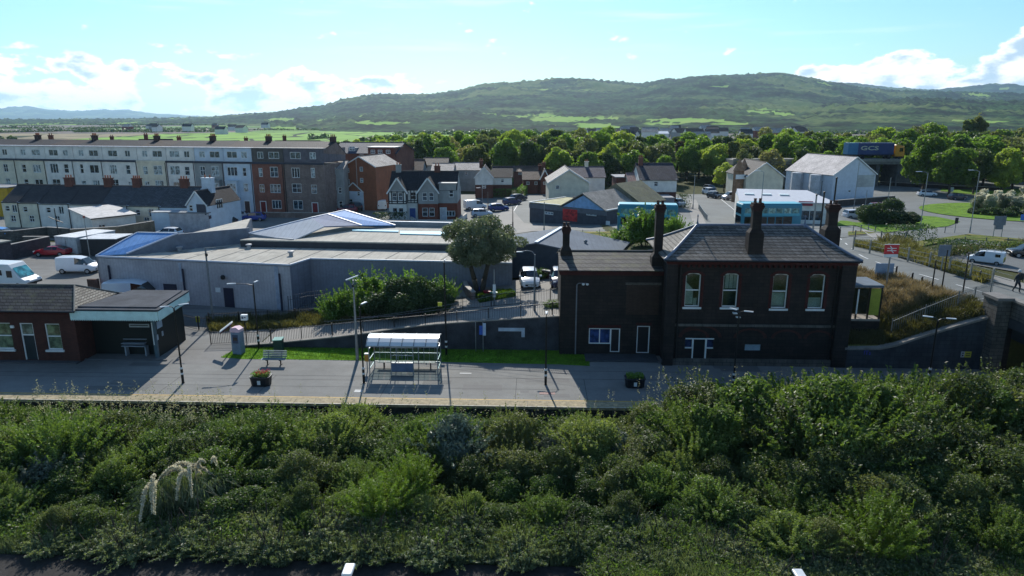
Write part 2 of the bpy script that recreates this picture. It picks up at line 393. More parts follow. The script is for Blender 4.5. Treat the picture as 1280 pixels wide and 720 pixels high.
nt_ = NT('clear_panel'); nt_.N.remove(nt_.b); tr = nt_.N.new('ShaderNodeBsdfTransparent'); gs = nt_.N.new('ShaderNodeBsdfGlossy'); gs.inputs['Roughness'].default_value = .05; tr.inputs[0].default_value = (.72, .78, .78, 1); mxx = nt_.N.new('ShaderNodeMixShader'); mxx.inputs[0].default_value = .08; nt_.L.new(tr.outputs[0], mxx.inputs[1]); nt_.L.new(gs.outputs[0], mxx.inputs[2]); nt_.L.new(mxx.outputs[0], nt_.out.inputs[0]); CLEAR = nt_.m
# ================================================================ SETTING
from mathutils import noise as mn
def fbm(x, y, s, o=4):
    return mn.fractal(Vector((x * s, y * s, 3.7)), 1.0, 2.0, o)
def axis_vals(a, b, st, far, first):
    v = list(np.arange(a, b + 1e-6, st)); d = st; x = v[-1]; hi = []
    while x < far: d *= 1.25; x += d; hi.append(x)
    d = st; x = v[0]; lo = []
    while x > first: d *= 1.25; x -= d; lo.append(x)
    return sorted(lo + v + hi)
def build_ground():
    xs = axis_vals(-75, 85, 1.0, 14000, -14000); xs = [x for x in xs if abs(x + 19.5) > .02 and abs(x - 22.5) > .02] + [-19.505, -19.495, 22.495, 22.505]
    ys = [y for y in axis_vals(14, 170, 1.0, 14000, 10) if abs(y - 46.05) > .05 and abs(y - 49) > .05] + [39.195, 39.205, 46.045, 46.055, 48.995, 49.005]
    xs.sort(); ys.sort(); vs = []
    for yp in ys:
        for x in xs:
            y = yp + A * x if yp < 400 else yp
            z = hgt(x, y) if abs(x) < 400 and yp < 400 else 0.0
            if 260 < math.hypot(x, y): z = min(z, 0)
            vs.append((x, y, z))
    n = len(xs); fs = [(j * n + i, j * n + i + 1, (j + 1) * n + i + 1, (j + 1) * n + i) for j in range(len(ys) - 1) for i in range(n - 1)]
    mb = MB(); mb.add(vs, fs)
    t = NT('ground'); v = t.world(); g = t.N.new('ShaderNodeNewGeometry'); sp_ = t.N.new('ShaderNodeSeparateXYZ'); t.L.new(g.outputs['Position'], sp_.inputs[0])
    near = t.mix(t.rmp(t.noise(v, .5, 6, .7), .35, .65), lin('3a3f26'), lin('55582f'))
    near = t.mix(t.rmp(t.noise(v, 6, 4, .7), .3, .7, 0, .6), near, lin('2a2c1e'))
    vo = t.N.new('ShaderNodeTexVoronoi'); wv = t.world((1 / 260, 1 / 420, 1), (0, 0, .35)); t.L.new(wv, vo.inputs[0]); vo.inputs['Scale'].default_value = 1.0
    s2 = t.N.new('ShaderNodeSeparateColor'); t.L.new(vo.outputs['Color'], s2.inputs[0])
    rp = t.N.new('ShaderNodeValToRGB'); t.L.new(s2.outputs[0], rp.inputs[0]); e = rp.color_ramp.elements; rp.color_ramp.interpolation = 'CONSTANT'
    e[0].color = (*lin('6f9440'), 1); e[1].position = .3; e[1].color = (*lin('79706a'), 1)
    for p, c in ((.48, '7fa544'), (.66, '93876c'), (.8, '5f8040')):
        q = rp.color_ramp.elements.new(p); q.color = (*lin(c), 1)
    vb = t.N.new('ShaderNodeTexVoronoi'); t.L.new(wv, vb.inputs[0]); vb.feature = 'DISTANCE_TO_EDGE'
    far = t.mix(t.rmp(vb.outputs[0], .02, .04, 1, 0), rp.outputs[0], lin('2c3a22'))
    far = t.mix(1.0, far, t.rmp(t.noise(v, .02, 6, .7), .3, .7, .65, 1.2), 'MULTIPLY')
    t.col(t.mix(t.rmp(sp_.outputs[1], 300, 380), near, far)).rough(.95).spec(.1)
    t.bump(t.noise(v, 3, 4, .7), .5, .1)
    tag(mb.build('ground', t.m), kind='structure')
build_ground()
def drape(name, pts, m, dz, kind='structure', res=2.0, flat=None, **kw):
    """a sheet following the ground inside a polygon of world points"""
    bm = bmesh.new(); vs = [bm.verts.new((p[0], p[1], 0)) for p in pts]; bm.faces.new(vs)
    x0 = min(p[0] for p in pts); x1 = max(p[0] for p in pts); y0 = min(p[1] for p in pts); y1 = max(p[1] for p in pts)
    if flat is None:
        x = math.ceil(x0 / res) * res
        while x < x1:
            bmesh.ops.bisect_plane(bm, geom=bm.verts[:] + bm.edges[:] + bm.faces[:], plane_co=(x, 0, 0), plane_no=(1, 0, 0)); x += res
        y = math.ceil(y0 / res) * res
        while y < y1:
            bmesh.ops.bisect_plane(bm, geom=bm.verts[:] + bm.edges[:] + bm.faces[:], plane_co=(0, y, 0), plane_no=(0, 1, 0)); y += res
    for v in bm.verts: v.co.z = (hgt(v.co.x, v.co.y) if flat is None else flat) + dz
    bmesh.ops.recalc_face_normals(bm, faces=bm.faces)
    if bm.faces[0].normal.z < 0: bmesh.ops.reverse_faces(bm, faces=bm.faces)
    me = bpy.data.meshes.new(name); bm.to_mesh(me); bm.free(); me.materials.append(m)
    o = bpy.data.objects.new(name, me); COL.objects.link(o); return tag(o, kind=kind, **kw)
def gp(*pp): return [G(*p) for p in pp]
def stripe(mb, a, b, w, dz=.07, n=None):
    """painted line on the ground between two world points"""
    a = Vector(a); b = Vector(b); L = (b - a).to_2d().length; n = n or max(1, int(L / 1.5)); d = Vector(((b - a).x, (b - a).y, 0)).normalized(); s = Vector((-d.y, d.x, 0)) * w / 2
    for i in range(n):
        p = a.lerp(b, i / n); q = a.lerp(b, (i + 1) / n)
        mb.add([(c.x, c.y, hgt(c.x, c.y) + dz) for c in (p - s, q - s, q + s, p + s)], [(0, 1, 2, 3)])
ASPH = asphalt('5d5f5e', .22); ROAD = asphalt('6c6f6c', .2, streak=.15); PAVE = asphalt('85827c', .22); PAINT = plain('c9c9c4', .6, .2)
PLATM = asphalt('767672', .3, streak=.08)
GR1 = grassm('4c6a22', '6f8f2c'); GRD = grassm('4a5a26', '66702f', dry='8b7748')
# --- wide asphalt areas of the town, car park, road over the bridge
drape('car_park', [(-78, 95), (-75, 52), (-60, 47.3), (-19.6, 49.3), (-19.6, 58), (-14, 62), (-14, 95)], asphalt('6d6d6a', .25, streak=.2), .03)
drape('street', [(-125, 150), (-115, 108), (-60, 95.5), (-14, 95.5), (15, 88), (46, 92), (90, 100), (100, 150), (60, 158), (-60, 158)], ROAD, .03, res=3)
drape('forecourt', [(-19.4, 49.8), (10, 48.8), (22.4, 48.3), (31, 56), (31, 70), (20, 72), (8, 66), (4.5, 64), (-6, 62), (-10, 58), (-19.4, 54)], PAVE, .05)
# road over the bridge and down to the junction
c_pts = [Vector((37.6, 40, 0)), Vector((37.2, 46, 0)), G(1195, 357), G(1160, 347), G(1085, 325), G(1062, 309), G(1048, 297), G(1040, 288)]
def ribbon(pts, w0, w1):
    lft = []; rgt = []
    for i, p in enumerate(pts):
        d = (pts[min(i + 1, len(pts) - 1)] - pts[max(i - 1, 0)]); d.z = 0; d.normalize(); s = Vector((-d.y, d.x, 0)); lft.append(p + s * w0); rgt.append(p - s * w1)
    return lft, rgt
def smooth_pts(pts, k=6):
    out = []
    P = [pts[0]] + list(pts) + [pts[-1]]
    for i in range(1, len(P) - 2):
        for j in range(k):
            t = j / k; a, b, c, d = P[i - 1], P[i], P[i + 1], P[i + 2]
            out.append(.5 * ((2 * b) + (-a + c) * t + (2 * a - 5 * b + 4 * c - d) * t * t + (-a + 3 * b - 3 * c + d) * t ** 3))
    out.append(pts[-1]); return out
cs = smooth_pts(c_pts[1:])
l0, r0 = ribbon(cs, 3.4, 3.6); drape('road', l0 + r0[::-1], ROAD, .05, res=1.0)
l1, r1 = ribbon(cs, 3.4, 5.6)
drape('pavement', r0 + r1[::-1], PAVE, .17, res=1.0)
mb = MB()
tot = 0
for a, b in zip(cs[:-1], cs[1:]):
    L = (b - a).to_2d().length
    if int(tot / 2.2) % 2 == 0: stripe(mb, a, b, .14)
    tot += L
lk, rk = ribbon(cs, 3.05, 3.25)
for a, b in zip(lk[:-1], lk[1:]): stripe(mb, a, b, .12)
lk2, _ = ribbon(cs, 3.4, 3.4)
tag(mb.build('road_markings', PAINT), kind='structure')
mb = MB()
for e, wd in ((r0, .13),):
    for a, b in zip(e[:-1], e[1:]):
        mb.bar((a.x, a.y, hgt(a.x, a.y) + .09), (b.x, b.y, hgt(b.x, b.y) + .09), .14, .2)
tag(mb.build('kerb', plain('8f8d86', .8, .2)), kind='structure')
# --- junction and roundabout country on the east side
drape('east_road', gp((1000, 303), (1040, 299), (1180, 303), (1420, 322), (1500, 262), (1290, 228), (1120, 224), (1060, 236), (1000, 262)), ROAD, .10, res=2.0)
drape('lawn', gp((1040, 284), (1185, 284), (1200, 278), (1170, 272), (1120, 269), (1050, 277)), GR1, .16)
ci = G(1275, 266); rb = [(ci.x + math.cos(t) * 17, ci.y + math.sin(t) * 14) for t in np.linspace(0, 2 * PI, 40, endpoint=False)]
drape('roundabout_lawn', rb, GR1, .2)
drape('verge', gp((1175, 240), (1230, 246), (1320, 252), (1400, 250), (1400, 238), (1240, 237), (1180, 233)), GR1, .2)
drape('verge', gp((1060, 296), (1200, 300), (1320, 310), (1330, 305), (1210, 294), (1060, 291)), GRD, .18)
drape('lay_by', gp((1150, 320), (1190, 327), (1320, 350), (1420, 350), (1380, 322), (1280, 314), (1180, 313)), ASPH, .12)
# bank of dry grass beside the station
drape('bank_grass', [(22.7, 45.4), (34.0, 45.0), (34.2, 50), (33.0, 54), (30.8, 58), (27, 58.5), (24, 55), (22.7, 50)], grassm('57602c', '7b7440', dry='93794a', scale=.9), .04, res=1.0)
# road going away between the houses, with its centre line and kerbs
rd = smooth_pts([G(985, 285), G(945, 270), G(915, 252), G(896, 238), G(885, 230), G(868, 224)], 5)
mb = MB()
for a, b in zip(*(lambda q: (q[:-1], q[1:]))(smooth_pts([G(940, 279), G(918, 263), G(902, 250), G(893, 241)], 5))): stripe(mb, a, b, .16, .06)
for a, b in ((G(830, 281), G(700, 287)), (G(868, 262), G(880, 275))): stripe(mb, a, b, .12, .06)
for i in range(7):
    a = G(640 + i * 3, 268 - i * 5); b = G(643 + i * 3, 263 - i * 5); stripe(mb, a, b, .12, .06)
tag(mb.build('street_markings', PAINT), kind='structure')
# lawns and pavements in the town
drape('verge', gp((690, 298), (870, 303), (870, 292), (760, 290), (700, 289)), GRD, .07)
drape('pavement', gp((600, 300), (665, 290), (690, 289), (690, 284), (655, 279), (640, 262), (632, 262), (600, 285)), PAVE, .09)
drape('pavement', gp((268, 291), (480, 291), (480, 286), (268, 286)), PAVE, .09)
drape('lawn', gp((600, 228), (755, 228), (755, 222), (600, 222)), GR1, .05)
drape('pavement', gp((868, 283), (884, 283), (876, 262), (870, 250), (862, 250), (862, 265)), PAVE, .09)

# --- platform: slab, coping, lines; lower trackbed
def wx(xp, yp, z=0): return tuple(W(xp, yp, z))
mb = MB()
def rbox(mb, x0, x1, y0, y1, z0, z1, m=None):
    b = MB().box(x0, x1, y0, y1, z0, z1); mb.add([wx(*p) for p in b.v], b.f, m)
def rsheet(mb, pts, z, m=None): mb.add([wx(x, y, z) for x, y in pts], [tuple(range(len(pts)))], m)
for a, b in ((-70, 70),):
    rbox(mb, a, b, 38.75, 49.2, -1.3, .012)
tag(mb.build('platform', PLATM), kind='structure')
mb = MB(); x = -70.0
while x < 70: rbox(mb, x, x + 1.18, 38.45, 39.32, -.14, .024); x += 1.2
tag(mb.build('platform_coping', plain('94876a', .85, .28, 3)), kind='structure')
mb = MB(); rsheet(mb, [(-70, 38.47), (70, 38.47), (70, 38.53), (-70, 38.53)], .03)
tag(mb.build('white_edge_line', plain('b4b1a4', .7, .3, 3)), kind='structure')
mb = MB(); rsheet(mb, [(-70, 39.42), (70, 39.42), (70, 39.52), (-70, 39.52)], .018)
tag(mb.build('yellow_platform_line', plain('b08c3c', .7, .2)), kind='structure')
mb = MB(); rsheet(mb, [(-70, 39.32), (70, 39.32), (70, 39.42), (-70, 39.42)], .016); rsheet(mb, [(-70, 39.52), (70, 39.52), (70, 39.56), (-70, 39.56)], .016)
tag(mb.build('paving_strip', plain('8a8068', .8, .25, 3)), kind='structure')
mb = MB()
for i in range(60): rbox(mb, -70 + i * 2.34, -70 + i * 2.34 + 2.2, 38.6, 38.74, -1.3, -.15)
tag(mb.build('platform_face', masonry('4a4844', '3a3936', '2c2b29', .6, .22, .02)), kind='structure')
# tar joints and darker repair strips on the platform
mb = MB()
for y_, a, b, w in ((43.1, -70, 70, .05), (41.2, -28, 2, .03), (44.6, -12, 10, .04), (42.4, -60, -12, .03)): rsheet(mb, [(a, y_), (b, y_), (b, y_ + w), (a, y_ + w)], .017)
for x_ in (-24, -17.6, -9.7, -1.2, 3.3): rsheet(mb, [(x_, 39.5), (x_ + .03, 39.5), (x_ + .03, 43.1), (x_, 43.1)], .017)
tag(mb.build('tar_joints', plain('2e3032', .8, .2)), kind='structure')
mb = MB(); rsheet(mb, [(-45, 44.8), (-20.5, 45.0), (-20, 47), (-26, 50.2), (-45, 50)], .014)
tag(mb.build('patched_surface', asphalt('73726f', .3)), kind='structure')
rp_ = random.Random(12)
for k in range(16):
    xk = rp_.uniform(-30, 14); yk = rp_.uniform(39.8, 45.6); wk = rp_.uniform(.5, 4.5); dk = rp_.uniform(.25, 1.1); mb = MB(); rsheet(mb, [(xk, yk), (xk + wk, yk + rp_.uniform(-.05, .05)), (xk + wk, yk + dk), (xk, yk + dk)], .0145 + k * .0002)
    tag(mb.build('surface_repair', asphalt(rp_.choice(['6b6a67', '74736f', '88867f', '62625f']), .15)), kind='structure')
# grass strip behind the platform
gl = [S(278, 447, 46.5)[0]]
def plat(px, py): p = G(px, py, 0.0); return (p.x, p.y)
gpoly = [plat(276, 447), plat(300, 449), plat(400, 450), plat(560, 453), plat(700, 456), plat(737, 458)]
back = [W(S(737, 440, 49)[0], 48.95), W(S(300, 430, 48.9)[0], 48.9)]
drape('grass_strip', gpoly + [(p.x, p.y) for p in back], grassm('4f7a1c', '79a62c', scale=1.6), .03, flat=0.0)
# near track and ballast
mb = MB(); rsheet(mb, [(-60, 14), (60, 14), (60, 24.6), (-60, 24.6)], -.94)
tag(mb.build('ballast', plain('2e2c2a', .95, .35, 6, grain=30, bump=.8)), kind='structure')
# --- hills
def interp_y(x): return 146 if x < 700 else 146 - (x - 700) * .012
FIELDS = [(725, 112, 42, 5.2, 1), (870, 150, 60, 3, 1), (965, 141, 42, 3.6, 1), (940, 146, 20, 3, 1), (1010, 140, 25, 3, 1), (1215, 118, 22, 3, .8), (1110, 136, 25, 2.6, .8), (1035, 105, 30, 3, .8), (1265, 110, 30, 2.5, .8),
          (400, 160, 50, 2.6, 1), (455, 150, 20, 2.2, .9), (600, 148, 60, 2.5, .6), (700, 149, 30, 3.0, 1), (660, 157, 40, 2, .8), (770, 147, 25, 2.6, .9), (905, 108, 22, 1.6, .7), (540, 150, 22, 2, .7), (60, 158, 90, 2.6, .9), (240, 160, 120, 2.4, .8), (830, 155, 25, 2, .6)]
_fr = random.Random(4)
for _i in range(70):
    _x = _fr.uniform(120, 1300); FIELDS.append((_x, interp_y(_x) + _fr.uniform(-2, 17), _fr.uniform(10, 34), _fr.uniform(.9, 2.1), _fr.uniform(.7, 1)))
def interp(pts, x):
    if x <= pts[0][0]: return pts[0][1]
    for (a, b), (c, d) in zip(pts[:-1], pts[1:]):
        if x <= c: t = (x - a) / (c - a); t = t * t * (3 - 2 * t) * .6 + t * .4; return b + (d - b) * t
    return pts[-1][1]
def hill_mat(field):
    t = NT('hill'); v = t.world()
    n1 = t.noise(v, .012, 6, .65); n2 = t.noise(v, .0035, 4, .6); n3 = t.noise(v, .07, 4, .7)
    wood = t.mix(t.rmp(n1, .42, .58), lin('0c160d'), lin('2f4826')); wood = t.mix(1.0, wood, t.rmp(n3, .35, .65, .3, 1.75), 'MULTIPLY')
    wood = t.mix(t.rmp(t.noise(v, .0022, 5, .7), .53, .57, 0, .62), wood, t.mix(t.rmp(n1, .4, .6), lin('4f6a34'), lin('6b7444')))
    if field:
        a = t.N.new('ShaderNodeAttribute'); a.attribute_name = 'field'; s = t.N.new('ShaderNodeSeparateColor'); t.L.new(a.outputs[0], s.inputs[0])
        gr = t.mix(t.rmp(n1, .3, .7), lin('6f9a3c'), lin('8a9a52'))
        wood = t.mix(t.rmp(s.outputs[0], .45, .6), wood, gr)
    t.col(wood).rough(1).spec(.05); return t.m
def build_hill(name, prof, Y0, Yc, Y1, nx, ny, px0, px1, base_px, amp, field=True, seed=0.0, cw=6.0):
    vs = []; fld = []
    for j in range(ny):
        t = j / (ny - 1); Y = Y0 + (Y1 - Y0) * t ** 1.15
        for i in range(nx):
            px = px0 + (px1 - px0) * i / (nx - 1); u = (px - 640) / F / 1.03; X = u * Y
            crest = H - Yc * math.tan(PITCH + math.atan((interp(prof, px) - 360) / F))
            f = (Y - Y0) / (Yc - Y0); s = sstep(0, 1, f) ** .8 if f < 1 else 1 - .6 * sstep(0, 1, (Y - Yc) / (Y1 - Yc))
            z = -6 + (crest + 6) * s
            z += amp * min(1, max(.1, crest / 220)) * (fbm(X + seed, Y, 1 / 700, 4)) * s * (0 if f >= 1 else 1 - math.exp(-((f - 1) / .16) ** 2))
            elv = math.atan2(H - z, Y); pyy = 360 + F * math.tan(elv - PITCH)
            fv = 0.0
            if field:
                wob = fbm(X, Y, 1 / 120, 3) * .7; cel = mn.cell(Vector(((X + Y * .3) / 95, (Y - X * .2) / 230, 2))); edge = mn.cell(Vector(((X + Y * .3) / 95 + .12, (Y - X * .2) / 230 + .08, 2)))
                for (cx, cy, rx, ry, st) in FIELDS:
                    q = ((px - cx) / rx) ** 2 + ((pyy - cy) / ry) ** 2
                    if q < 3.0: fv = max(fv, st * (1.1 - q * .42 + wob * .5 - (.75 if cel < .33 else 0) - (.7 if abs(cel - edge) > 1e-4 else 0)))
            fv = max(0, min(1, fv))
            w = 0 if fv > .5 else 1
            z += w * s * 2.0 * cw * (abs(fbm(X * 1.3 + 55, Y * 1.3, 1 / 26, 2)) + .5 * mn.noise(Vector((X / 9, Y / 9, 1))))
            vs.append((X, Y, z)); fld.append(fv)
    fs = [(j * nx + i, j * nx + i + 1, (j + 1) * nx + i + 1, (j + 1) * nx + i) for j in range(ny - 1) for i in range(nx - 1)]
    mb = MB(); mb.add(vs, fs); o = mb.build(name, hill_mat(field)); o.data.polygons.foreach_set('use_smooth', [True] * len(fs))
    if field:
        a = o.data.color_attributes.new('field', 'FLOAT_COLOR', 'POINT'); a.data.foreach_set('color', [c for v in fld for c in (v, v, v, 1)])
    return tag(o, kind='structure')
MAIN = [(-200, 150), (0, 151), (150, 150), (250, 148), (330, 143), (400, 137), (440, 128), (475, 122), (530, 122), (570, 116), (605, 109), (640, 108), (700, 107), (730, 107), (775, 109), (800, 109), (830, 104), (870, 98), (900, 96), (970, 94), (1005, 99), (1040, 106), (1075, 112), (1120, 116), (1200, 118), (1300, 120), (1500, 121)]
BACKR = [(800, 125), (960, 112), (1010, 103), (1060, 105), (1110, 111), (1160, 113), (1200, 112), (1240, 109), (1280, 109), (1350, 107), (1500, 110)]
FARL = [(-200, 138), (0, 136), (30, 135), (70, 138), (110, 139), (160, 138), (200, 143), (260, 146), (330, 149), (380, 151)]
build_hill('hill', MAIN, 1250, 3200, 4300, 760, 130, -180, 1460, 150, 70)
build_hill('far_ridge', BACKR, 4200, 5600, 7000, 220, 30, 780, 1500, 150, 60, seed=900, field=True)
build_hill('distant_hills', FARL, 9000, 12500, 15000, 160, 24, -220, 420, 150, 150, field=False, seed=300, cw=10)
MIDR = [(380, 152), (430, 146), (480, 143), (560, 139), (640, 142), (720, 141), (800, 138), (900, 133), (1000, 136), (1080, 130), (1160, 126), (1240, 130), (1320, 128), (1500, 126)]
build_hill('wooded_slope', MIDR, 640, 1900, 2500, 380, 60, 330, 1500, 150, 25, seed=77)
# ================================================================ VEGETATION
def quads_mesh(name, C, Nn, size, aspect, mat, rng, bend=None, up=None):
    """many small diamond leaves: centres C, normals Nn, size array, width/length ratio"""
    n = len(C); Nn = Nn / (np.linalg.norm(Nn, axis=1, keepdims=True) + 1e-9)
    r = rng.normal(size=(n, 3)) if up is None else up + rng.normal(size=(n, 3)) * .25
    a = np.cross(Nn, r); a /= (np.linalg.norm(a, axis=1, keepdims=True) + 1e-9)
    b = np.cross(Nn, a)
    s = size[:, None]; w = s * aspect
    v = np.empty((n, 4, 3), np.float32)
    v[:, 0] = C - b * s; v[:, 1] = C + a * w - b * s * .1; v[:, 2] = C + b * s; v[:, 3] = C - a * w - b * s * .1
    return raw_mesh(name, v.reshape(-1, 3), n, mat)
def raw_mesh(name, v, n, mat, per=4):
    me = bpy.data.meshes.new(name); me.vertices.add(len(v)); me.vertices.foreach_set('co', np.ascontiguousarray(v, np.float32).ravel())
    me.loops.add(n * per); me.loops.foreach_set('vertex_index', np.arange(n * per, dtype=np.int32))
    me.polygons.add(n); me.polygons.foreach_set('loop_start', np.arange(0, n * per, per, dtype=np.int32)); me.polygons.foreach_set('loop_total', np.full(n, per, np.int32))
    me.update(calc_edges=True); me.materials.append(mat); return me
def sph(rng, n, upb=.25):
    d = rng.normal(size=(n, 3)); d[:, 2] = d[:, 2] + upb * np.abs(d[:, 2]); return d / np.linalg.norm(d, axis=1, keepdims=True)
def lobes(rng, k, Rx, Rz, zc, lr=(.3, .5), flat=.8):
    """k clumps round an ellipsoid centre at height zc"""
    out = [(0, 0, zc, Rx * .62, Rx * .62, Rz * .62)]
    for i in range(k):
        d = sph(rng, 1, .3)[0]; q = rng.uniform(.45, .78); r = rng.uniform(*lr) * Rx
        out.append((d[0] * Rx * q, d[1] * Rx * q, zc + d[2] * Rz * q, r, r, r * flat))
    return out
def crown(name, rng, L, n, size, aspect, mat, shell=(.72, 1.10), rnd=1.0, stray=.06):
    L = np.array(L); w = L[:, 3] * L[:, 5]; w[0] *= .5; w /= w.sum(); idx = rng.choice(len(L), n, p=w)
    d = sph(rng, n); r = rng.uniform(shell[0], shell[1], n); st = rng.random(n) < stray; r[st] *= rng.uniform(1.02, 1.22, st.sum())
    P = L[idx, :3] + d * L[idx, 3:6] * r[:, None]
    keep = np.ones(n, bool)
    for l in L:
        q = (((P - l[:3]) / l[3:6]) ** 2).sum(1); keep &= q > .52
    keep |= rng.random(n) < .08
    P = P[keep]; d = d[keep]; m = len(P)
    return quads_mesh(name, P, d + rng.normal(size=(m, 3)) * rnd, size * rng.uniform(.6, 1.35, m), aspect, mat, rng)
def shoots(name, rng, R0, Ht, ns, per, size, aspect, mat, spread=.45, droop=0.0):
    """upright whippy stems covered in narrow leaves"""
    C = []; Nn = []; up = []
    for i in range(ns):
        a = rng.uniform(0, 2 * PI); q = math.sqrt(rng.random()); bx, by = math.cos(a) * R0 * q * .55, math.sin(a) * R0 * q * .55
        h = Ht * rng.uniform(.72, 1.08) * (1 - .35 * q * q); t = np.sort(rng.uniform(.22, 1.0, per)); lean = R0 * spread * q
        lean *= rng.uniform(.5, 1.6)
        x = bx + math.cos(a) * lean * t ** 1.6 * 1.5; y = by + math.sin(a) * lean * t ** 1.6 * 1.5; z = h * (t - droop * t ** 3)
        j = (1.06 - t)[:, None] * .16
        p = np.stack([x, y, z], 1) + rng.normal(size=(per, 3)) * j; C.append(p)
        dr = rng.normal(size=(per, 3)); Nn.append(dr); up.append(np.tile([math.cos(a) * .5, math.sin(a) * .5, 1.2], (per, 1)))
    C = np.concatenate(C); Nn = np.concatenate(Nn); n = len(C)
    return quads_mesh(name, C, Nn, size * rng.uniform(.6, 1.3, n), aspect, mat, rng)
def merge_mesh(name, ms):
    vs = []; tot = 0
    for m in ms:
        a = np.empty(len(m.vertices) * 3, np.float32); m.vertices.foreach_get('co', a); vs.append(a.reshape(-1, 3)); tot += len(m.polygons)
    return raw_mesh(name, np.concatenate(vs), tot, ms[0].materials[0])
def limb_mesh(name, rng, ht, r, mat, k=6, spreadr=2.0, top=.75, zb=.3):
    mb = MB(); pts = [Vector((0, 0, -.3))]
    for i in range(1, 6): pts.append(Vector((rng.normal() * .06 * i, rng.normal() * .06 * i, ht * top * i / 5)))
    for i in range(5): mb.tube(pts[i], pts[i + 1], r * (1 - i * .16), r * (1 - (i + 1) * .16), 8)
    for i in range(k):
        a = 2 * PI * i / k + rng.random(); p = pts[0].lerp(pts[-1], zb + .55 * rng.random()); q = p + Vector((math.cos(a) * spreadr * .55, math.sin(a) * spreadr * .55, ht * .16)); s = q + Vector((math.cos(a + .4) * spreadr * .4, math.sin(a + .4) * spreadr * .4, ht * .14))
        mb.tube(p, q, r * .42, r * .26, 6); mb.tube(q, s, r * .26, r * .1, 5)
    return mb.mesh(name, mat, True)
BARK = plain('4a4238', .9, .35, 3, bump=.6)
def lg(*c): return tuple(c)
F_TREE = foliage((.070, .135, .024), (.195, .290, .055), .55, warm=(.24, .26, .06))
F_TREED = foliage((.036, .070, .020), (.100, .150, .042), .46, warm=(.14, .13, .05))
F_WILLOW = foliage((.065, .115, .028), (.160, .225, .060), .42, warm=(.17, .19, .07))
F_BRAMBLE = foliage((.032, .066, .020), (.095, .150, .044), .38, warm=(.10, .12, .045))
F_OLIVE = foliage((.055, .082, .030), (.125, .160, .060), .38, warm=(.13, .135, .055))
F_GREY = foliage((.060, .085, .062), (.130, .165, .125), .25, tcol=(1.2, 1.3, 1.0))
F_LIME = foliage((.075, .125, .018), (.150, .215, .035), .4)
F_REED = foliage((.075, .110, .055), (.185, .225, .125), .38, warm=(.20, .21, .13))
rng = np.random.default_rng(11)
F_RB = foliage((.050, .085, .035), (.125, .175, .085), .35, warm=(.15, .17, .10))
# ---- shrubs of the old trackbed, in the foreground
BUSH = {}
def mk_bush(kind, n, f):
    BUSH[kind] = [f(np.random.default_rng(100 + i * 7 + hash_(kind))) for i in range(n)]
def hash_(s): return sum(ord(c) * (i + 3) for i, c in enumerate(s)) % 9973
mk_bush('willow', 4, lambda r: merge_mesh('willow_leaves', [shoots('s', r, 1.7, 2.6, 150, 120, .066, .30, F_WILLOW), crown('c', r, lobes(r, 9, 1.45, 1.0, 1.15), 17000, .060, .45, F_WILLOW)]))
mk_bush('bramble', 4, lambda r: merge_mesh('bramble_leaves', [crown('c', r, lobes(r, 16, 1.75, 1.0, .75, (.22, .42)), 34000, .056, .62, F_BRAMBLE, stray=.12), shoots('s', r, 2.0, 1.9, 26, 60, .07, .5, F_BRAMBLE, spread=.7, droop=.25)]))
mk_bush('olive', 3, lambda r: merge_mesh('shrub_leaves', [crown('c', r, lobes(r, 15, 1.7, 1.35, 1.25, (.22, .4)), 34000, .048, .55, F_OLIVE, stray=.15), shoots('s', r, 1.6, 2.9, 60, 70, .06, .4, F_OLIVE)]))
mk_bush('grey', 2, lambda r: merge_mesh('shrub_leaves', [crown('c', r, lobes(r, 14, 1.4, 1.05, 1.1, (.2, .36)), 15000, .085, .34, F_GREY, stray=.1), shoots('s', r, 1.4, 2.2, 60, 55, .09, .3, F_GREY)]))
mk_bush('broom', 2, lambda r: shoots('broom_leaves', r, 1.0, 2.4, 170, 110, .07, .16, F_LIME, spread=.55))
mk_bush('sapling', 3, lambda r: merge_mesh('sapling_leaves', [crown('c', r, lobes(r, 14, 1.15, 1.75, 2.3, (.26, .46)), 26000, .068, .6, F_WILLOW, stray=.12), shoots('s', r, 1.1, 4.1, 60, 90, .085, .42, F_WILLOW)]))
mk_bush('weed', 3, lambda r: merge_mesh('weed_leaves', [shoots('s', r, .9, 1.35, 110, 70, .075, .26, F_REED, spread=.6, droop=.2), crown('c', r, lobes(r, 8, .9, .45, .45), 5000, .065, .4, F_REED)]))
STEMS = {}
def stem_mesh(kind, n):
    r = np.random.default_rng(5); mb = MB()
    for i in range(n):
        a = 2 * PI * r.random(); mb.tube((math.cos(a) * .08, math.sin(a) * .08, -.2), (math.cos(a) * .6, math.sin(a) * .6, 1.5), .03, .012, 5)
    return mb.mesh('stems', BARK)
ST = stem_mesh('s', 8)
BL = {'willow': ('willow_bush', 'bushy willow with narrow pale green leaves in the overgrown trackbed', 'bush', 'willow bushes in the overgrown trackbed'),
      'bramble': ('bramble_bush', 'low mound of dark green brambles in the overgrown trackbed', 'bush', 'bramble mounds in the overgrown trackbed'),
      'olive': ('hawthorn_bush', 'twiggy brownish green thorn bush in the overgrown trackbed', 'bush', 'thorn bushes in the overgrown trackbed'),
      'grey': ('grey_shrub', 'silvery grey-green leafed shrub in the overgrown trackbed', 'shrub', 'silvery shrubs in the overgrown trackbed'),
      'broom': ('broom_bush', 'yellow-green broom with upright wispy stems in the trackbed thicket', 'bush', 'broom bushes in the overgrown trackbed'),
      'sapling': ('young_tree', 'tall leafy young tree standing up to the platform in the thicket', 'tree', 'young trees in the overgrown trackbed')}
BL['weed'] = ('weed_clump', 'pale green clump of tall weeds at the front of the thicket', 'weeds', 'pale weed clumps along the front')
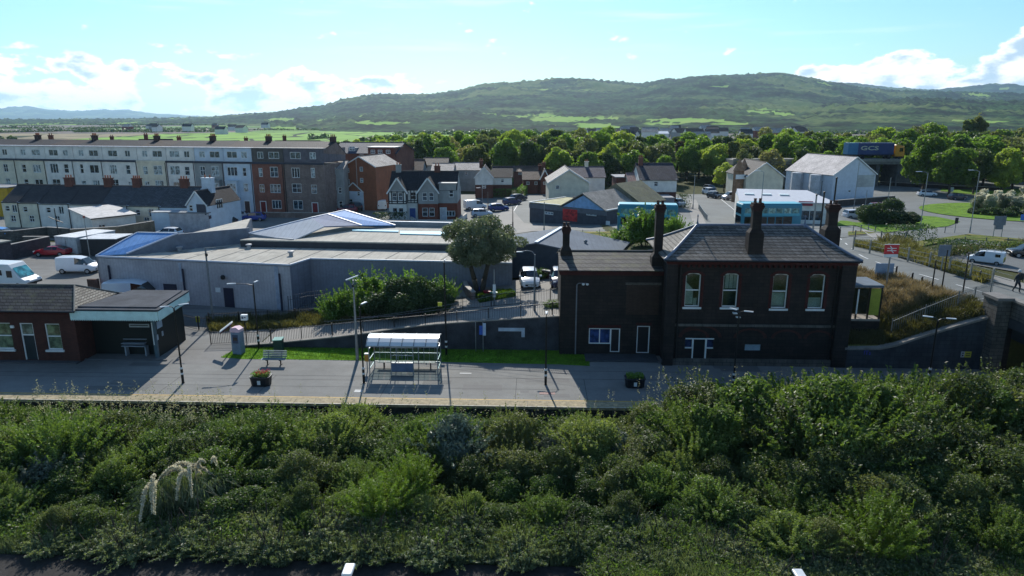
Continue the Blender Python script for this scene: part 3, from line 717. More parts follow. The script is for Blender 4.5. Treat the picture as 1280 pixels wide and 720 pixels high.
def bush(kind, x, y, s, sz=1.0, label=None, group=None, z=None):
    nm, lb, cat, gr = BL[kind]; me = random.choice(BUSH[kind])
    t = thing(nm, label or lb, cat, (x, y, hgt(x, y) - .05 if z is None else z), random.uniform(0, 6.28), group or (None if label else gr)); t.scale = (s * random.uniform(.9, 1.45), s * random.uniform(.9, 1.2), s * sz)
    link('foliage', me, t); link('stems', ST, t); return t
# hand placed characters first: (kind, px, py of the middle of its foot on the trackbed, size, tall)
def tb(px, py, z=TRACK_Z): p = G(px, py, z); return p.x, p.y
special = [('sapling', 888, 590, 1.1, .92, 'leafy young tree with bright tip behind the willow at platform edge'), ('sapling', 925, 565, 1.2, .96, 'bright green young tree tallest against the dark station wall'),
           ('sapling', 1010, 575, 1.2, .98, 'young tree with pale seed heads in front of the wing wall'), ('sapling', 1090, 575, 1.2, .98, 'young tree right of the pale seeded one, below the wing wall'), ('sapling', 1235, 580, 1.15, 1.0, 'dense young tree nearest the bridge abutment'),
           ('grey', 570, 590, 1.25, 1.15, 'large silvery grey shrub against the platform face'), ('grey', 70, 610, 1.2, .8, 'spreading grey-green shrub in the middle of the left thicket'), ('broom', 478, 650, 1.1, .9, 'lime green broom left of the silvery shrub'),
           ('broom', 515, 625, 1.1, 1.0, 'bushy lime green broom beside the silvery shrub'), ('broom', 1095, 695, 1.35, .9, 'yellow-green broom in the dark hollow on the right'), ('willow', 80, 590, 1.1, 1.28, 'tall willow with wispy pale tips above the platform edge'),
           ('willow', 870, 580, 1.15, 1.2, 'feathery willow hiding the platform end of the coping')]
for k, px, py, s, szz, lb in special:
    x, y = tb(px, py); bush(k, x, y, s, szz, lb)
sp_xy = [tb(a[1], a[2]) for a in special]
rows = [(37.0, 1.0), (35.3, 1.0), (33.5, 1.0), (31.7, 1.0), (29.8, .95), (28.0, .8), (26.4, .62)]
for ri, (yp, base) in enumerate(rows):
    x = -31 + ri * .7
    while x < 33:
        xx = x + random.uniform(-.5, .5); p = W(xx, yp + random.uniform(-.6, .6))
        if all((p.x - a) ** 2 + (p.y - b) ** 2 > 1.0 for a, b in sp_xy):
            right = sstep(7, 14, xx)
            h = (.92 + .45 * right) * base + random.uniform(-.12, .14)
            if ri == 0: h = .46 + .76 * right if not -9.5 < xx < 6.5 else random.uniform(.38, .5); 
            if ri == 1 and xx < 6.5: h *= .78
            if ri >= 3: h *= .82
            if ri < 3 and xx > 9: h = max(h, 1.25) * random.uniform(1.03, 1.18)
            k = random.choices(['willow', 'bramble', 'olive', 'grey', 'sapling'], [3, 3.8 - 2.2 * right, 3.4, .4, 1.6 if right > .5 and ri < 3 else .0])[0] if xx > -12 or ri < 3 else random.choices(['willow', 'bramble', 'olive'], [2, 5, 2])[0]
            if h < .55: k = random.choice(['bramble', 'willow', 'bramble'])
            szz = random.uniform(.85, 1.1) * (.8 if k == 'sapling' else 1)
            along = 'left of the canopy shelter' if xx < -26 else 'below the canopy shelter' if xx < -16 else 'below the glazed shelter' if xx < -4 else 'below the station annex' if xx < 8 else 'below the station house' if xx < 20 else 'below the wing wall'
            deep = ('against the platform', 'near the platform', 'in mid thicket', 'in mid thicket', 'towards the front', 'by the front grass', 'in the front grass')[ri]
            kw = {'willow': 'pale narrow-leaved willow', 'bramble': 'low dark bramble mound', 'olive': 'brownish thorn bush', 'grey': 'silvery shrub', 'sapling': 'tall leafy young tree'}[k]
            lb_ = kw + ' ' + deep + ', ' + along
            bush(k, p.x, p.y, h * random.uniform(.95, 1.15), szz, lb_, lb_.replace(kw, kw + 's'))
        x += random.uniform(1.45, 2.2)
for x in np.arange(-21, 22, 1.05):
    for yy in ((25.2, 26.3) if x < 3 else (24.6, 25.7, 26.8)):
        p = W(x + random.uniform(-.4, .4), yy + random.uniform(-.4, .4)); along = 'left of the plumes' if x < -14 else 'below the plumes' if x < -9 else 'left of the near lamp head' if x < -3 else 'between the near lamp heads' if x < 8 else 'right of the near lamp heads'
        bush('weed', p.x, p.y, random.uniform(.6, 1.05), random.uniform(.8, 1.1), 'pale weed clump at the front, ' + along, 'pale weed clumps at the front, ' + along)
# ---- ground cover between the bushes and the band of rough grass in front (nobody could count it)
def cover(name, n, yr, zr, size, aspect, mat, rng, xr=(-34, 36), up=None):
    P = np.empty((n, 3)); P[:, 0] = rng.uniform(*xr, n); yp = rng.uniform(*yr, n); P[:, 1] = yp + A * P[:, 0]
    g = np.array([mn.noise(Vector((a * .45, b * .45, 0))) for a, b in P[:, :2]]) * .5 + .5
    P[:, 2] = TRACK_Z + zr[0] + rng.random(n) ** .8 * (zr[1] - zr[0]) * (.35 + 1.0 * g)
    return quads_mesh(name, P, rng.normal(size=(n, 3)) + np.array([0, 0, .6]), size * rng.uniform(.6, 1.3, n), aspect, mat, rng)
o = link('undergrowth', cover('undergrowth', 120000, (25.6, 38.4), (0, 1.0), .075, .5, F_BRAMBLE, rng)); tag(o, kind='stuff')
def blade_mesh(name, x, y, z, dx, dy, hh, wx_, wy_, mat):
    n = len(x); v = np.empty((n, 8, 3)); P = lambda fx, fz, k: np.stack([x + dx * fx + wx_ * k, y + dy * fx + wy_ * k, z + hh * fz], 1)
    v[:, 0] = P(0, 0, -1); v[:, 1] = P(0, 0, 1); v[:, 2] = P(.4, .62, .9); v[:, 3] = P(.4, .62, -.9); v[:, 4] = P(.4, .62, -.9); v[:, 5] = P(.4, .62, .9); v[:, 6] = P(1, 1, .15); v[:, 7] = P(1, 1, -.15)
    return raw_mesh(name, v.reshape(-1, 3), n * 2, mat)
def blades(name, n, yr, xr, h, mat, rng, zfun, w=.02, lean=.35):
    x = rng.uniform(*xr, n); yp = rng.uniform(*yr, n); y = yp + A * x
    g = np.array([mn.noise(Vector((a * .3, b * .3, 5))) + .5 * mn.noise(Vector((a * 1.1, b * 1.1, 2))) for a, b in zip(x, y)]) * .5 + .6
    keep = g > .3; x, y, g = x[keep], y[keep], g[keep]; n = len(x)
    z = np.array([zfun(a, b) for a, b in zip(x, y)]); hh = h * rng.uniform(.5, 1.1, n) * np.clip(g * 1.3, .35, 1.2)
    a = rng.uniform(0, 2 * PI, n); l = hh * lean * rng.uniform(.2, 1.4, n); dx, dy = np.cos(a) * l, np.sin(a) * l; b = rng.uniform(0, PI, n); wx_, wy_ = np.cos(b) * w, np.sin(b) * w
    return blade_mesh(name, x, y, z, dx, dy, hh, wx_, wy_, mat)
o = link('tall_grass', blades('tall_grass', 42000, (24.7, 26.6), (-24, 3), .7, F_REED, rng, lambda a, b: TRACK_Z, .011, .42)); tag(o, kind='stuff')
o = link('tall_grass', blades('tall_grass', 60000, (23.4, 26.6), (3, 25), .75, F_RB, rng, lambda a, b: TRACK_Z, .011, .42)); tag(o, kind='stuff')
o = link('rough_grass', cover('rough_grass', 45000, (23.3, 26.8), (0, .75), .085, .28, F_WILLOW, rng, (3, 27))); tag(o, kind='stuff')
o = link('rough_grass', cover('rough_grass', 60000, (25.1, 27.2), (0, .75), .085, .28, F_WILLOW, rng, (-26, 27))); tag(o, kind='stuff')
def stalks(name, n, mat):
    r = np.random.default_rng(77); vs = []; 
    for i in range(n):
        xx = r.choice([r.uniform(-30, -18), r.uniform(-30, 30), r.uniform(6, 30)]); yp = r.uniform(33.5, 37.8); p = W(xx, yp); hh = (2.6 if xx < 6 else 4.1) * r.uniform(.75, 1.1); lean = r.normal(size=2) * .18
        for k in range(16):
            q = r.uniform(.72, 1.0); c = np.array([p.x + lean[0] * q + r.normal() * .05, p.y + lean[1] * q + r.normal() * .05, TRACK_Z + hh * q]); vs.append(c)
    C = np.array(vs); return quads_mesh(name, C, r.normal(size=C.shape), .038 * r.uniform(.6, 1.4, len(C)), .6, mat, r)
F_SEED = foliage((.20, .20, .11), (.36, .35, .22), .4, tcol=(1.1, 1.1, .8))
tag(link('seed_heads', stalks('seed_heads', 620, F_SEED)), kind='stuff')
# ---- pampas grass with pale plumes in the thicket
F_PLUME = plain('b8ad84', .9, .2); F_PLT = foliage((.55, .50, .36), (.75, .70, .54), .4, tcol=(1, 1, .9)); F_PLW = foliage((.55, .51, .38), (.75, .71, .56), .4, tcol=(1, 1, .9))
def pampas(loc, s, label, nplume, group=None):
    big = 2.6 if nplume > 9 else 1.0
    t = thing('pampas_grass', label, 'ornamental grass', loc, random.uniform(0, 6), group); t.scale = (s, s, s)
    r = np.random.default_rng(int(abs(loc[0]) * 100)); n = 2600 if nplume > 9 else 900
    x, y = r.normal(size=(2, n)) * .25; a = r.uniform(0, 2 * PI, n); hh = r.uniform(.7, 1.6, n); l = r.uniform(.3, 1.1, n)
    v = np.empty((n, 8, 3)); b = a + PI / 2; w = .012 if nplume > 9 else .010; q = np.stack([np.cos(b) * w, np.sin(b) * w, np.zeros(n)], 1)
    base = np.stack([x, y, np.zeros(n)], 1); mid = np.stack([x + np.cos(a) * l * .45, y + np.sin(a) * l * .45, hh], 1); tip = np.stack([x + np.cos(a) * l, y + np.sin(a) * l, hh * .75], 1)
    v[:, 0] = base - q; v[:, 1] = base + q; v[:, 2] = mid + q; v[:, 3] = mid - q; v[:, 4] = mid - q; v[:, 5] = mid + q; v[:, 6] = tip + q * .2; v[:, 7] = tip - q * .2
    link('leaves', raw_mesh('leaves', v.reshape(-1, 3), n * 2, F_REED), t)
    for i in range(nplume):
        a = r.uniform(0, 2 * PI) if nplume > 9 else r.uniform(-.6, .9) + (PI if i % 2 else 0); h = r.uniform(1.7, 2.5) + (.5 if nplume < 9 else 0); dx = math.cos(a) * r.uniform(.4, 1.2); dy = math.sin(a) * r.uniform(.1, .6) - (.5 if nplume < 9 else 0)
        m = 220 if nplume > 9 else 520; tt = r.uniform(0, 1, m); kk = .6 if nplume > 9 else 1.15; cx = dx * (.4 + kk * tt); cy = dy * (.4 + kk * tt); cz = h * (.75 + .33 * tt - (.18 if nplume > 9 else .62) * tt * tt)
        P = np.stack([cx, cy, cz], 1) + r.normal(size=(m, 3)) * ((.115 if nplume > 9 else .034) * np.sin(PI * np.clip(tt, .05, .95)))[:, None]
        link('plume', quads_mesh('plume', P, r.normal(size=(m, 3)), .075 * (big if nplume > 9 else .8) * r.uniform(.6, 1.3, m), .3 + .08 * big, (F_PLW if nplume > 9 else F_PLT), r, up=np.array([dx * .5, dy * .5, .5])), t)
    return t
for px, py, s, lb, npl in ((205, 650, 1.2, 'pampas grass with drooping straw-coloured plumes in the left thicket', 7), (245, 640, 1.15, 'slimmer pampas grass just behind the drooping plumes', 3), (268, 632, 1.05, 'small pampas grass with a single curled plume, rightmost of the three', 2)):
    x, y = tb(px, py); pampas((x, y, TRACK_Z), s, lb, npl)

# ---- trees
TREES = {}
def mk_tree(kind, n, ht, Rx, leafmat, k=26, nl=9000, sz=.30, trunk=.28):
    out = []
    for i in range(n):
        r = np.random.default_rng(300 + i + hash_(kind)); L = lobes(r, k, Rx, ht * .44, ht * .53, (.2, .38), .85)
        out.append((crown('crown', r, L, nl, sz, .6, leafmat, stray=.1), limb_mesh('trunk', r, ht * .8, trunk, BARK, 6, Rx * .8)))
    TREES[kind] = out
mk_tree('broadleaf', 5, 13, 4.6, F_TREE, nl=11000)
mk_tree('dark', 4, 13, 4.4, F_TREED, nl=10000)
mk_tree('small', 3, 6, 2.6, F_TREE, 16, 5000, .17, .14)
F_TREEO = foliage((.085, .105, .045), (.185, .205, .095), .5, warm=(.20, .17, .09)); F_TREEP = foliage((.050, .040, .030), (.110, .085, .060), .35)
mk_tree('wild', 4, 13, 4.8, F_TREEO, 15, 7500, .26, .2); mk_tree('copper', 1, 12, 3.8, F_TREEP, 20, 8000, .28, .2)
mk_tree('slim', 2, 14, 2.4, F_TREED, 20, 7000, .24, .2)
F_HOLM = foliage((.070, .090, .048), (.190, .215, .130), .38, tcol=(1.2, 1.25, .8))
def tree(kind, loc, s, label, group=None, name=None, sz=1.0, cat='tree'):
    c, tr = random.choice(TREES[kind]); t = thing(name or ('tree' if kind != 'slim' else 'poplar_tree'), label, cat, loc, random.uniform(0, 6.28), group); t.scale = (s * random.uniform(.82, 1.22), s * random.uniform(.85, 1.2), s * sz * random.uniform(.92, 1.1))
    link('crown', c, t); link('trunk', tr, t); return t
# belt of trees behind the town: rows of individually placed trees
BELT = [(420, 168), (470, 161), (520, 156), (560, 158), (600, 157), (640, 153), (700, 154), (760, 153), (800, 158), (840, 162), (880, 158), (930, 158), (960, 153), (1000, 151), (1040, 156), (1080, 152), (1120, 146), (1170, 147), (1230, 150), (1290, 152), (1400, 150)]
def in_river(x, y): return False
for ri, (Y, off) in enumerate(((176, 9.0), (189, 4.0), (200, 3.0), (213, 1.5), (228, .5), (250, 0))):
    px = 405 + ri * 9 if ri else 700
    while px < 1330:
        Yj = Y + random.uniform(-4, 4)
        if px > 1135: Yj -= 19
        topy = interp(BELT, px) + off * 2.0 + random.uniform(-1, 6); ht = zpix(topy, Yj); p = V(px, 230, Yj)
        if ht > 5.0 and not (ri == 0 and 1035 < px < 1140):
            road = 850 < px < 905 and ri < 1
            if not road:
                k = random.choices(['broadleaf', 'dark', 'wild', 'copper', 'slim'], [6, 2.6, 2.2, .15, .5] if px < 820 else [3.6, 4.6, 2, .4, .6])[0]
                ss = min(1.45, max(.55, ht / 13.6))
                wh = 'behind the apartment block' if px < 500 else 'behind the half-timbered semis' if px < 590 else 'behind the far white house' if px < 690 else 'behind the corner store' if px < 785 else 'behind the roadside house' if px < 865 else 'where the receding road enters' if px < 925 else 'behind the villa' if px < 1015 else 'around the flyover' if px < 1130 else 'beyond the roundabout'
                dp_ = ('front', 'second', 'third', 'fourth', 'fifth', 'rearmost')[ri]; kd = {'broadleaf': 'bright green', 'dark': 'dark green', 'wild': 'pale olive open-crowned', 'copper': 'dull copper-leaved', 'slim': 'slim upright'}[k]
                tree(k, (p.x, Yj, -.2), ss, kd + ' tree in the ' + dp_ + ' rank of woodland ' + wh, kd + ' trees, ' + dp_ + ' rank, ' + wh)
        px += 6.2 * F / Yj * random.uniform(.8, 1.2) * (1.05 if ri < 4 else 1.2)
for i in range(2):
    p = V(1208 + i * 9, 190, 240); tree('slim', (p.x, 240, 0), 1.42, 'tall slim dark poplar pair rising above the woodland belt', 'slim poplars above the woodland')
# the dark round crowned evergreen beside the car park
r_ = np.random.default_rng(42); p = G(607, 366); p.x -= .55
t = thing('evergreen_oak', 'big grey-green evergreen tree with twin trunk beside the station car park', 'tree', p)
L = [(0, 0, 4.5, 2.2, 2.0, 1.3)]
for i in range(52):
    a = r_.uniform(0, 2 * PI); q = r_.uniform(.4, 1.0); zz = r_.uniform(-1, 1); q *= math.sqrt(max(.12, 1 - zz * zz * .8)); L.append((math.cos(a) * 3.5 * q, math.sin(a) * 2.9 * q, 4.55 + zz * 1.6, *([r_.uniform(.5, 1.0)] * 2), r_.uniform(.45, .75)))
link('crown', crown('crown', r_, L, 36000, .105, .5, F_HOLM, stray=.1), t)
mbt = MB()
for s in (-1, 1):
    q = [Vector((s * .15, 0, -.3)), Vector((s * .45, .1, 1.2)), Vector((s * .8, 0, 2.6)), Vector((s * 1.4, .2, 4.2))]
    for a, b, r0, r1 in zip(q[:-1], q[1:], (.26, .22, .17), (.22, .17, .09)): mbt.tube(a, b, r0, r1, 8)
    for k in range(5):
        aa = k * 1.3 + s; mbt.tube(q[2], q[2] + Vector((math.cos(aa) * 1.6, math.sin(aa) * 1.4, 1.7)), .1, .04, 6)
mbt.build('trunk', BARK, t, smooth=True)
# shrubs behind the ramp railings and elsewhere
F_LAUREL = foliage((.06, .125, .022), (.155, .245, .050), .42)
BUSH['laurel'] = [merge_mesh('shrub_leaves', [crown('c', np.random.default_rng(i + 50), lobes(np.random.default_rng(i), 15, 1.2, .8, .8, (.22, .42)), 10000, .085, .5, F_LAUREL, stray=.12), shoots('s', np.random.default_rng(i + 5), 1.3, 2.3, 60, 50, .09, .4, F_LAUREL)]) for i in range(3)]
F_DK = foliage((.025, .05, .018), (.065, .10, .035), .3)
BUSH['darkshrub'] = [merge_mesh('shrub_leaves', [crown('c', np.random.default_rng(i + 70), lobes(np.random.default_rng(i + 9), 15, 1.5, 1.1, 1.0, (.22, .4)), 14000, .07, .5, F_DK, stray=.1)]) for i in range(3)]
BL['laurel'] = ('laurel_bush', 'bright green laurel bush behind the ramp railings', 'bush', 'laurel bushes behind the ramp railings')
BL['darkshrub'] = ('dark_shrub', 'rounded dark green shrub behind the ramp railings', 'shrub', 'dark shrubs behind the ramp railings')
for px, py, s in ((418, 402, .72), (437, 398, .85), (452, 396, .95), (470, 388, 1.0), (512, 383, 1.0), (556, 380, .8)):
    p = G(px, py); bush('laurel', p.x, p.y, s * 1.3, random.uniform(.95, 1.3))
for px, py, s in ((484, 396, 1.0), (505, 397, 1.15), (528, 394, 1.15), (546, 393, .85)):
    p = G(px, py); bush('darkshrub', p.x, p.y, s * 1.2, 1.1)
for px, py, s, szz, lb in ((805, 308, 1.7, 1.15, 'big rounded green bush below the two parked buses'), (775, 305, 1.2, .8, 'low green bush left of the big rounded one below the bus'), (846, 296, 1.15, 1.1, 'yellowish bush at the right end of the left bus'), (676, 349, .55, .9, 'pale green bush on the low wall by the dark building'), (706, 382, .45, .6, 'green bush behind the railings at the building corner'), (690, 384, .5, .55, 'green bush by the railings left of the corner one'),
                        (1107, 280, 2.2, .95, 'large dark bush on the grass traffic island'), (1090, 280, 1.6, .8, 'reddish bush at left end of the traffic island'), (1128, 280, 1.5, .75, 'rounded bush at the right end of the traffic island')):
    p = G(px, py); bush('laurel' if 'island' not in lb else 'darkshrub', p.x, p.y, s, szz, lb)
for px, py, s in ((905, 240, .9), ):
    p = G(px, py); tree('small', (p.x, p.y, 0), 1.25, 'bright green street tree beside the road leading away', name='street_tree')
# low yellow hedge plants and weeds along the railings
def patch(name, poly, n, h, mat, rng, w=.015, lean=.5, z=None):
    x0 = min(p[0] for p in poly); x1 = max(p[0] for p in poly); y0 = min(p[1] for p in poly); y1 = max(p[1] for p in poly)
    X = rng.uniform(x0, x1, n * 3); Y = rng.uniform(y0, y1, n * 3); ins = np.zeros(len(X), bool); k = len(poly)
    for i in range(k):
        ax, ay = poly[i][0], poly[i][1]; bx, by = poly[(i + 1) % k][0], poly[(i + 1) % k][1]
        c = ((ay > Y) != (by > Y)) & (X < (bx - ax) * (Y - ay) / ((by - ay) + 1e-12) + ax); ins ^= c
    X, Y = X[ins][:n], Y[ins][:n]; n = len(X)
    z = np.array([hgt(a, b) for a, b in zip(X, Y)]) if z is None else np.full(n, z)
    g = np.array([mn.noise(Vector((a * .8, b * .8, 5))) for a, b in zip(X, Y)]) * .6 + .8
    hh = h * rng.uniform(.4, 1.1, n) * g; a = rng.uniform(0, 2 * PI, n); l = hh * lean * rng.uniform(.2, 1.4, n); dx, dy = np.cos(a) * l, np.sin(a) * l; b = rng.uniform(0, PI, n); p_, q_ = np.cos(b) * w, np.sin(b) * w
    return tag(link(name, blade_mesh(name, X, Y, z, dx, dy, hh, p_, q_, mat)), kind='stuff')
F_DRY = foliage((.19, .145, .075), (.36, .28, .15), .35, tcol=(1.1, 1.05, .8))
F_WEED = foliage((.07, .075, .03), (.19, .16, .07), .3)
F_LAWN = foliage((.05, .10, .015), (.12, .20, .03), .4)
patch('dry_grass', [(24.2, 47.5), (33.2, 48.0), (32.3, 54), (30.2, 57.5), (27.4, 57.5), (24.8, 54)], 26000, .85, F_DRY, rng, .02)
patch('bank_weeds', [(22.9, 45.6), (33.8, 45.2), (33.4, 48.4), (24.0, 48.2)], 16000, .6, F_WEED, rng, .025)
patch('weeds', [(p.x, p.y) for p in gp((258, 401), (340, 397), (400, 394), (470, 386), (470, 400), (400, 408), (330, 413), (262, 417))], 14000, .65, F_WEED, rng, .022)
patch('lawn_grass', gpoly + [(p.x, p.y) for p in back], 26000, .11, F_LAWN, rng, .012, z=.03)
patch('hedge_bottom', [(p.x, p.y) for p in gp((590, 368), (640, 364), (645, 372), (600, 380))], 5000, .4, F_LAWN, rng, .03)
patch('weeds', [(p.x, p.y) for p in gp((1068, 305), (1140, 312), (1240, 352), (1230, 356), (1130, 325), (1068, 309))], 9000, .8, F_WEED, rng, .035)
patch('weeds', [(p.x, p.y) for p in gp((1090, 304), (1280, 304), (1330, 310), (1200, 312), (1140, 312))], 9000, 1.1, F_WEED, rng, .045)
# pampas on the roundabout
k = 0
for px, py, s in ((1222, 262, 1.35), (1236, 264, 1.3), (1252, 263, 1.35), (1268, 265, 1.25), (1284, 264, 1.3), (1228, 256, 1.25), (1245, 256, 1.2), (1262, 256, 1.25), (1280, 254, 1.35), (1300, 258, 1.3)):
    p = G(px, py); t = pampas(p, s, 'white plumed pampas grass on the roundabout', 16, 'pampas grasses on the roundabout'); k += 1
for px, py, s in ((1216, 268, .9), (1240, 270, 1.2), (1262, 271, 1.3), (1285, 272, 1.2)):
    p = G(px, py); bush('darkshrub', p.x, p.y, s, .7, 'dark green shrub at the foot of the roundabout pampas', 'shrubs on the roundabout')
# hedges of the plain and lone trees, far off: thousands of clumps seen as lines
def far_clumps():
    r = np.random.default_rng(9); C = []; S_ = []
    for i in range(60):
        Y = math.exp(r.uniform(math.log(420), math.log(2900))); px = r.uniform(-60, 1340); X = (px - 640) / F / 1.03 * Y
        ang = r.choice([.15, -.1, 1.2, 1.5, .05]) + r.normal() * .1; Ln = r.uniform(40, 260) * (Y / 900) ** .6; n = int(Ln / (1.6 + Y / 900)); s = r.uniform(1.8, 3.2)
        if X > -70 and Y < 420: continue
        for j in range(n):
            x = X + math.cos(ang) * Ln * (j / max(1, n) - .5); y = Y + math.sin(ang) * Ln * (j / max(1, n) - .5)
            q = s * r.uniform(.6, 1.5); C.append((x, y, q * .5)); S_.append(q)
    C = np.array(C); S_ = np.array(S_); m = 16
    P = np.repeat(C, m, 0); q = np.repeat(S_, m); d = sph(r, len(P), .3); P = P + d * q[:, None] * .75; P[:, 2] = np.abs(P[:, 2])
    return quads_mesh('far_hedges', P, d + r.normal(size=d.shape) * .3, q * .42, .8, F_TREED, r)
tag(link('far_hedges', far_clumps()), kind='stuff')
# ================================================================ STATION BUILDINGS
STONE_D = masonry('2a2624', '352f2b', '1e1b1a', .62, .24, .014, .6)
STONE_L = masonry('5d5a55', '6a665f', '45423e', .6, .26, .02, .7)
BRICK_D = masonry('472a24', '56322a', '342b28', .23, .075, .008, .5)
BRICK_R = masonry('7a3b2c', '8c4734', '5f4a40', .23, .075, .01, .5)
TRIM_R = masonry('43201d', '4e2420', '2c1c1a', .23, .09, .008, .4)
SLATE = slates('55534f', '716e69', .34, .42, light=.75)
SLATE_D = slates('403f3e', '545250', .34, .42, moss='5b5c40', light=.6)
LEAD = plain('5f6a7c', .45, .25)
EMW = plain('d3d6d4', .5, .08)
def frame_window(parent, xc, z0, w, h, y=0.0, arch=0.0, style='sash', fr=.07, gl=None, face='front', depth=.08, name='window', sill=False):
    """window with its pane; y is the plane of the frame, facing -y"""
    mb = MB(); x0, x1 = xc - w / 2, xc + w / 2
    mb.box(x0, x0 + fr, y, y + depth, z0, z0 + h); mb.box(x1 - fr, x1, y, y + depth, z0, z0 + h); mb.box(x0 + fr, x1 - fr, y, y + depth, z0, z0 + fr)
    if arch:
        n = 8; pts = [(x0 + fr, z0 + h - fr)] + [(x0 + fr + (w - 2 * fr) * i / n, z0 + h - fr * 1.3 + arch * math.sin(PI * i / n)) for i in range(n + 1)][1:-1] + [(x1 - fr, z0 + h - fr)]
        top = [(x0, z0 + h)] + [(x0 + w * i / n, z0 + h + arch * math.sin(PI * i / n) * 1.25) for i in range(1, n)] + [(x1, z0 + h)]
        for i in range(n): mb.prism([pts[i], pts[i + 1], top[i + 1], top[i]], (0, y, 0), (1, 0, 0), (0, 0, 1), (0, depth, 0))
    else: mb.box(x0 + fr, x1 - fr, y, y + depth, z0 + h - fr, z0 + h)
    if style == 'sash': mb.box(x0 + fr, x1 - fr, y - .02, y + depth, z0 + h * .49, z0 + h * .49 + fr)
    elif style == 'cross': mb.box(x0 + fr, x1 - fr, y, y + depth, z0 + h * .5, z0 + h * .5 + fr * .7); mb.box(xc - fr * .4, xc + fr * .4, y + .004, y + depth - .004, z0 + fr, z0 + h - fr)
    elif style.startswith('bars'):
        k = int(style[4:])
        for i in range(1, k): xx = x0 + w * i / k; mb.box(xx - fr * .5, xx + fr * .5, y + .004, y + depth - .004, z0 + fr, z0 + h - fr)
    f = mb.build(name, EMW, parent)
    g = MB(); g.box(x0 + fr * .6, x1 - fr * .6, y + depth * .55, y + depth * .8, z0 + fr * .6, z0 + h - fr * .6 + arch * .6); g.build('pane', gl or GLASS, f)
    if sill: s = MB(); s.box(x0 - .12, x1 + .12, y - .22, y + .05, z0 - .14, z0 - .004); s.build('sill', PVC, f)
    return f
# --- main station house, blackened stone, two storeys
xL, _ = S(833, 400, 46.2); xR, _ = S(1066, 330, 46.2); EAV = S(900, 322, 46.2)[1]
t = thing('station_house', 'two-storey blackened stone railway station house with hipped slate roof and tall chimneys', 'station house', W(xL, 46.2), A)
SW = xR - xL; DP = 7.0
def lx(px, py): return S(px, py, 46.2)[0] - xL
def lz(py): return S(900, py, 46.2)[1]
ups = [(866, 343, 384), (913, 343, 384), (975, 343, 385), (1021, 343, 385)]
upw = [(lx(c, 364), lz(b), lz(a) - lz(b), 1.05) for c, a, b in ups]
holes = [(xc - w / 2, xc + w / 2, z0, z0 + h + .06) for xc, z0, h, w in upw]
dx, dz1 = lx(873.5, 440), lz(423)
holes += [(dx - .5, dx + .5, .15, dz1), (dx - 1.0, dx - .499, 1.2, dz1 + .01), (dx + .499, dx + 1.0, 1.2, dz1 + .01), (lx(931, 434), lx(951, 434), lz(438), lz(430))]
wl = MB(); wl.grid_wall((0, 0, 0), (1, 0, 0), SW, -.3, EAV - .15, .45, holes)
wl.box(0, .45, .452, DP, -.3, EAV - .15); wl.box(SW - .45, SW, .452, DP, -.3, EAV - .15); wl.box(.452, SW - .452, DP - .45, DP, -.3, EAV - .15)
wl.build('wall', STONE_D, t)
fl = MB(); fl.box(.46, SW - .46, 1.8, DP - .46, 0, .12); fl.box(.46, SW - .46, .46, DP - .46, 3.5, 3.62); fl.box(.46, SW - .46, 2.0, 2.1, .13, 3.49); fl.build('floor', plain('3a3632', .8), t)
rm = MB(); rm.box(.46, SW - .46, 1.6, 1.7, 3.63, EAV - .2); rm.build('back_partition', plain('6f8078', .8, .5, .8), t)
for x0, x1, w in ((-.18, .55, 0), (SW - .75, SW + .22, 0)): pr = MB(); pr.box(x0, x1, -.28, -.004, -.3, EAV - .45); pr.build('pilaster', STONE_D, t)
st = MB(); z = lz(406); st.box(.56, SW - .76, -.10, -.003, z - .12, z + .05); st.box(.56, SW - .76, -.16, -.004, -.2, .5); st.build('string_course', STONE_L, t)
ev = MB(); ev.box(-.22, SW + .24, -.30, -.006, EAV - .44, EAV - .30); ev.box(-.3, SW + .3, -.36, DP + .3, EAV - .30, EAV - .14, ); ev.build('cornice', TRIM_R, t)
for i in range(26): pass
cb = MB()
for i in range(34): x = .1 + (SW - .3) * i / 33; cb.box(x, x + .14, -.2, -.008, EAV - .66, EAV - .441)
cb.build('corbel_course', TRIM_R, t)
# window arches of red brick and windows
for k, (xc, z0, h, w) in enumerate(upw):
    f = frame_window(t, xc, z0, w, h, .16, .10, 'sash', .07, CLEAR, sill=True)
    ar = MB(); n = 8
    for i in range(n):
        a0 = PI * (.12 + .76 * i / n); a1 = PI * (.12 + .76 * (i + 1) / n); r0, r1 = .62, .86; o = (xc, -.02, z0 + h - .32)
        pt = lambda a, r: (-math.cos(a) * r, math.sin(a) * r * .72)
        ar.prism([pt(a0, r0), pt(a1, r0), pt(a1, r1), pt(a0, r1)], o, (1, 0, 0), (0, 0, 1), (0, .06, 0))
    ar.build('arch', TRIM_R, f)
    for s in (-1, 1): jb = MB(); xj = xc + s * (w / 2 + .1); jb.box(xj - .1, xj + .1, -.018, .04, z0, z0 + h - .2); jb.build('brick_jamb', TRIM_R, f)
    bl = MB()
    if k == 0:
        bl.add([(xc - .45, .36, z0 + .1), (xc + .12, .42, z0 + .1), (xc + .12, .42, z0 + 1.15), (xc - .45, .36, z0 + 1.75)], [(0, 1, 2, 3)]); bl.box(xc + .16, xc + .38, .36, .42, z0 + .05, z0 + .55)
    elif k == 1:
        for q in range(3): bl.box(xc - .30 + q * .29, xc - .06 + q * .29, .36, .38, z0 + h * .55, z0 + h - .05)
    else: bl.box(xc - .48, xc + .48, .36, .38, z0 + (.1 if k == 2 else .05), z0 + h * (.45 if k == 2 else .3))
    bl.build('curtain' if k else 'blind', plain('dfe4d6', .7), f)
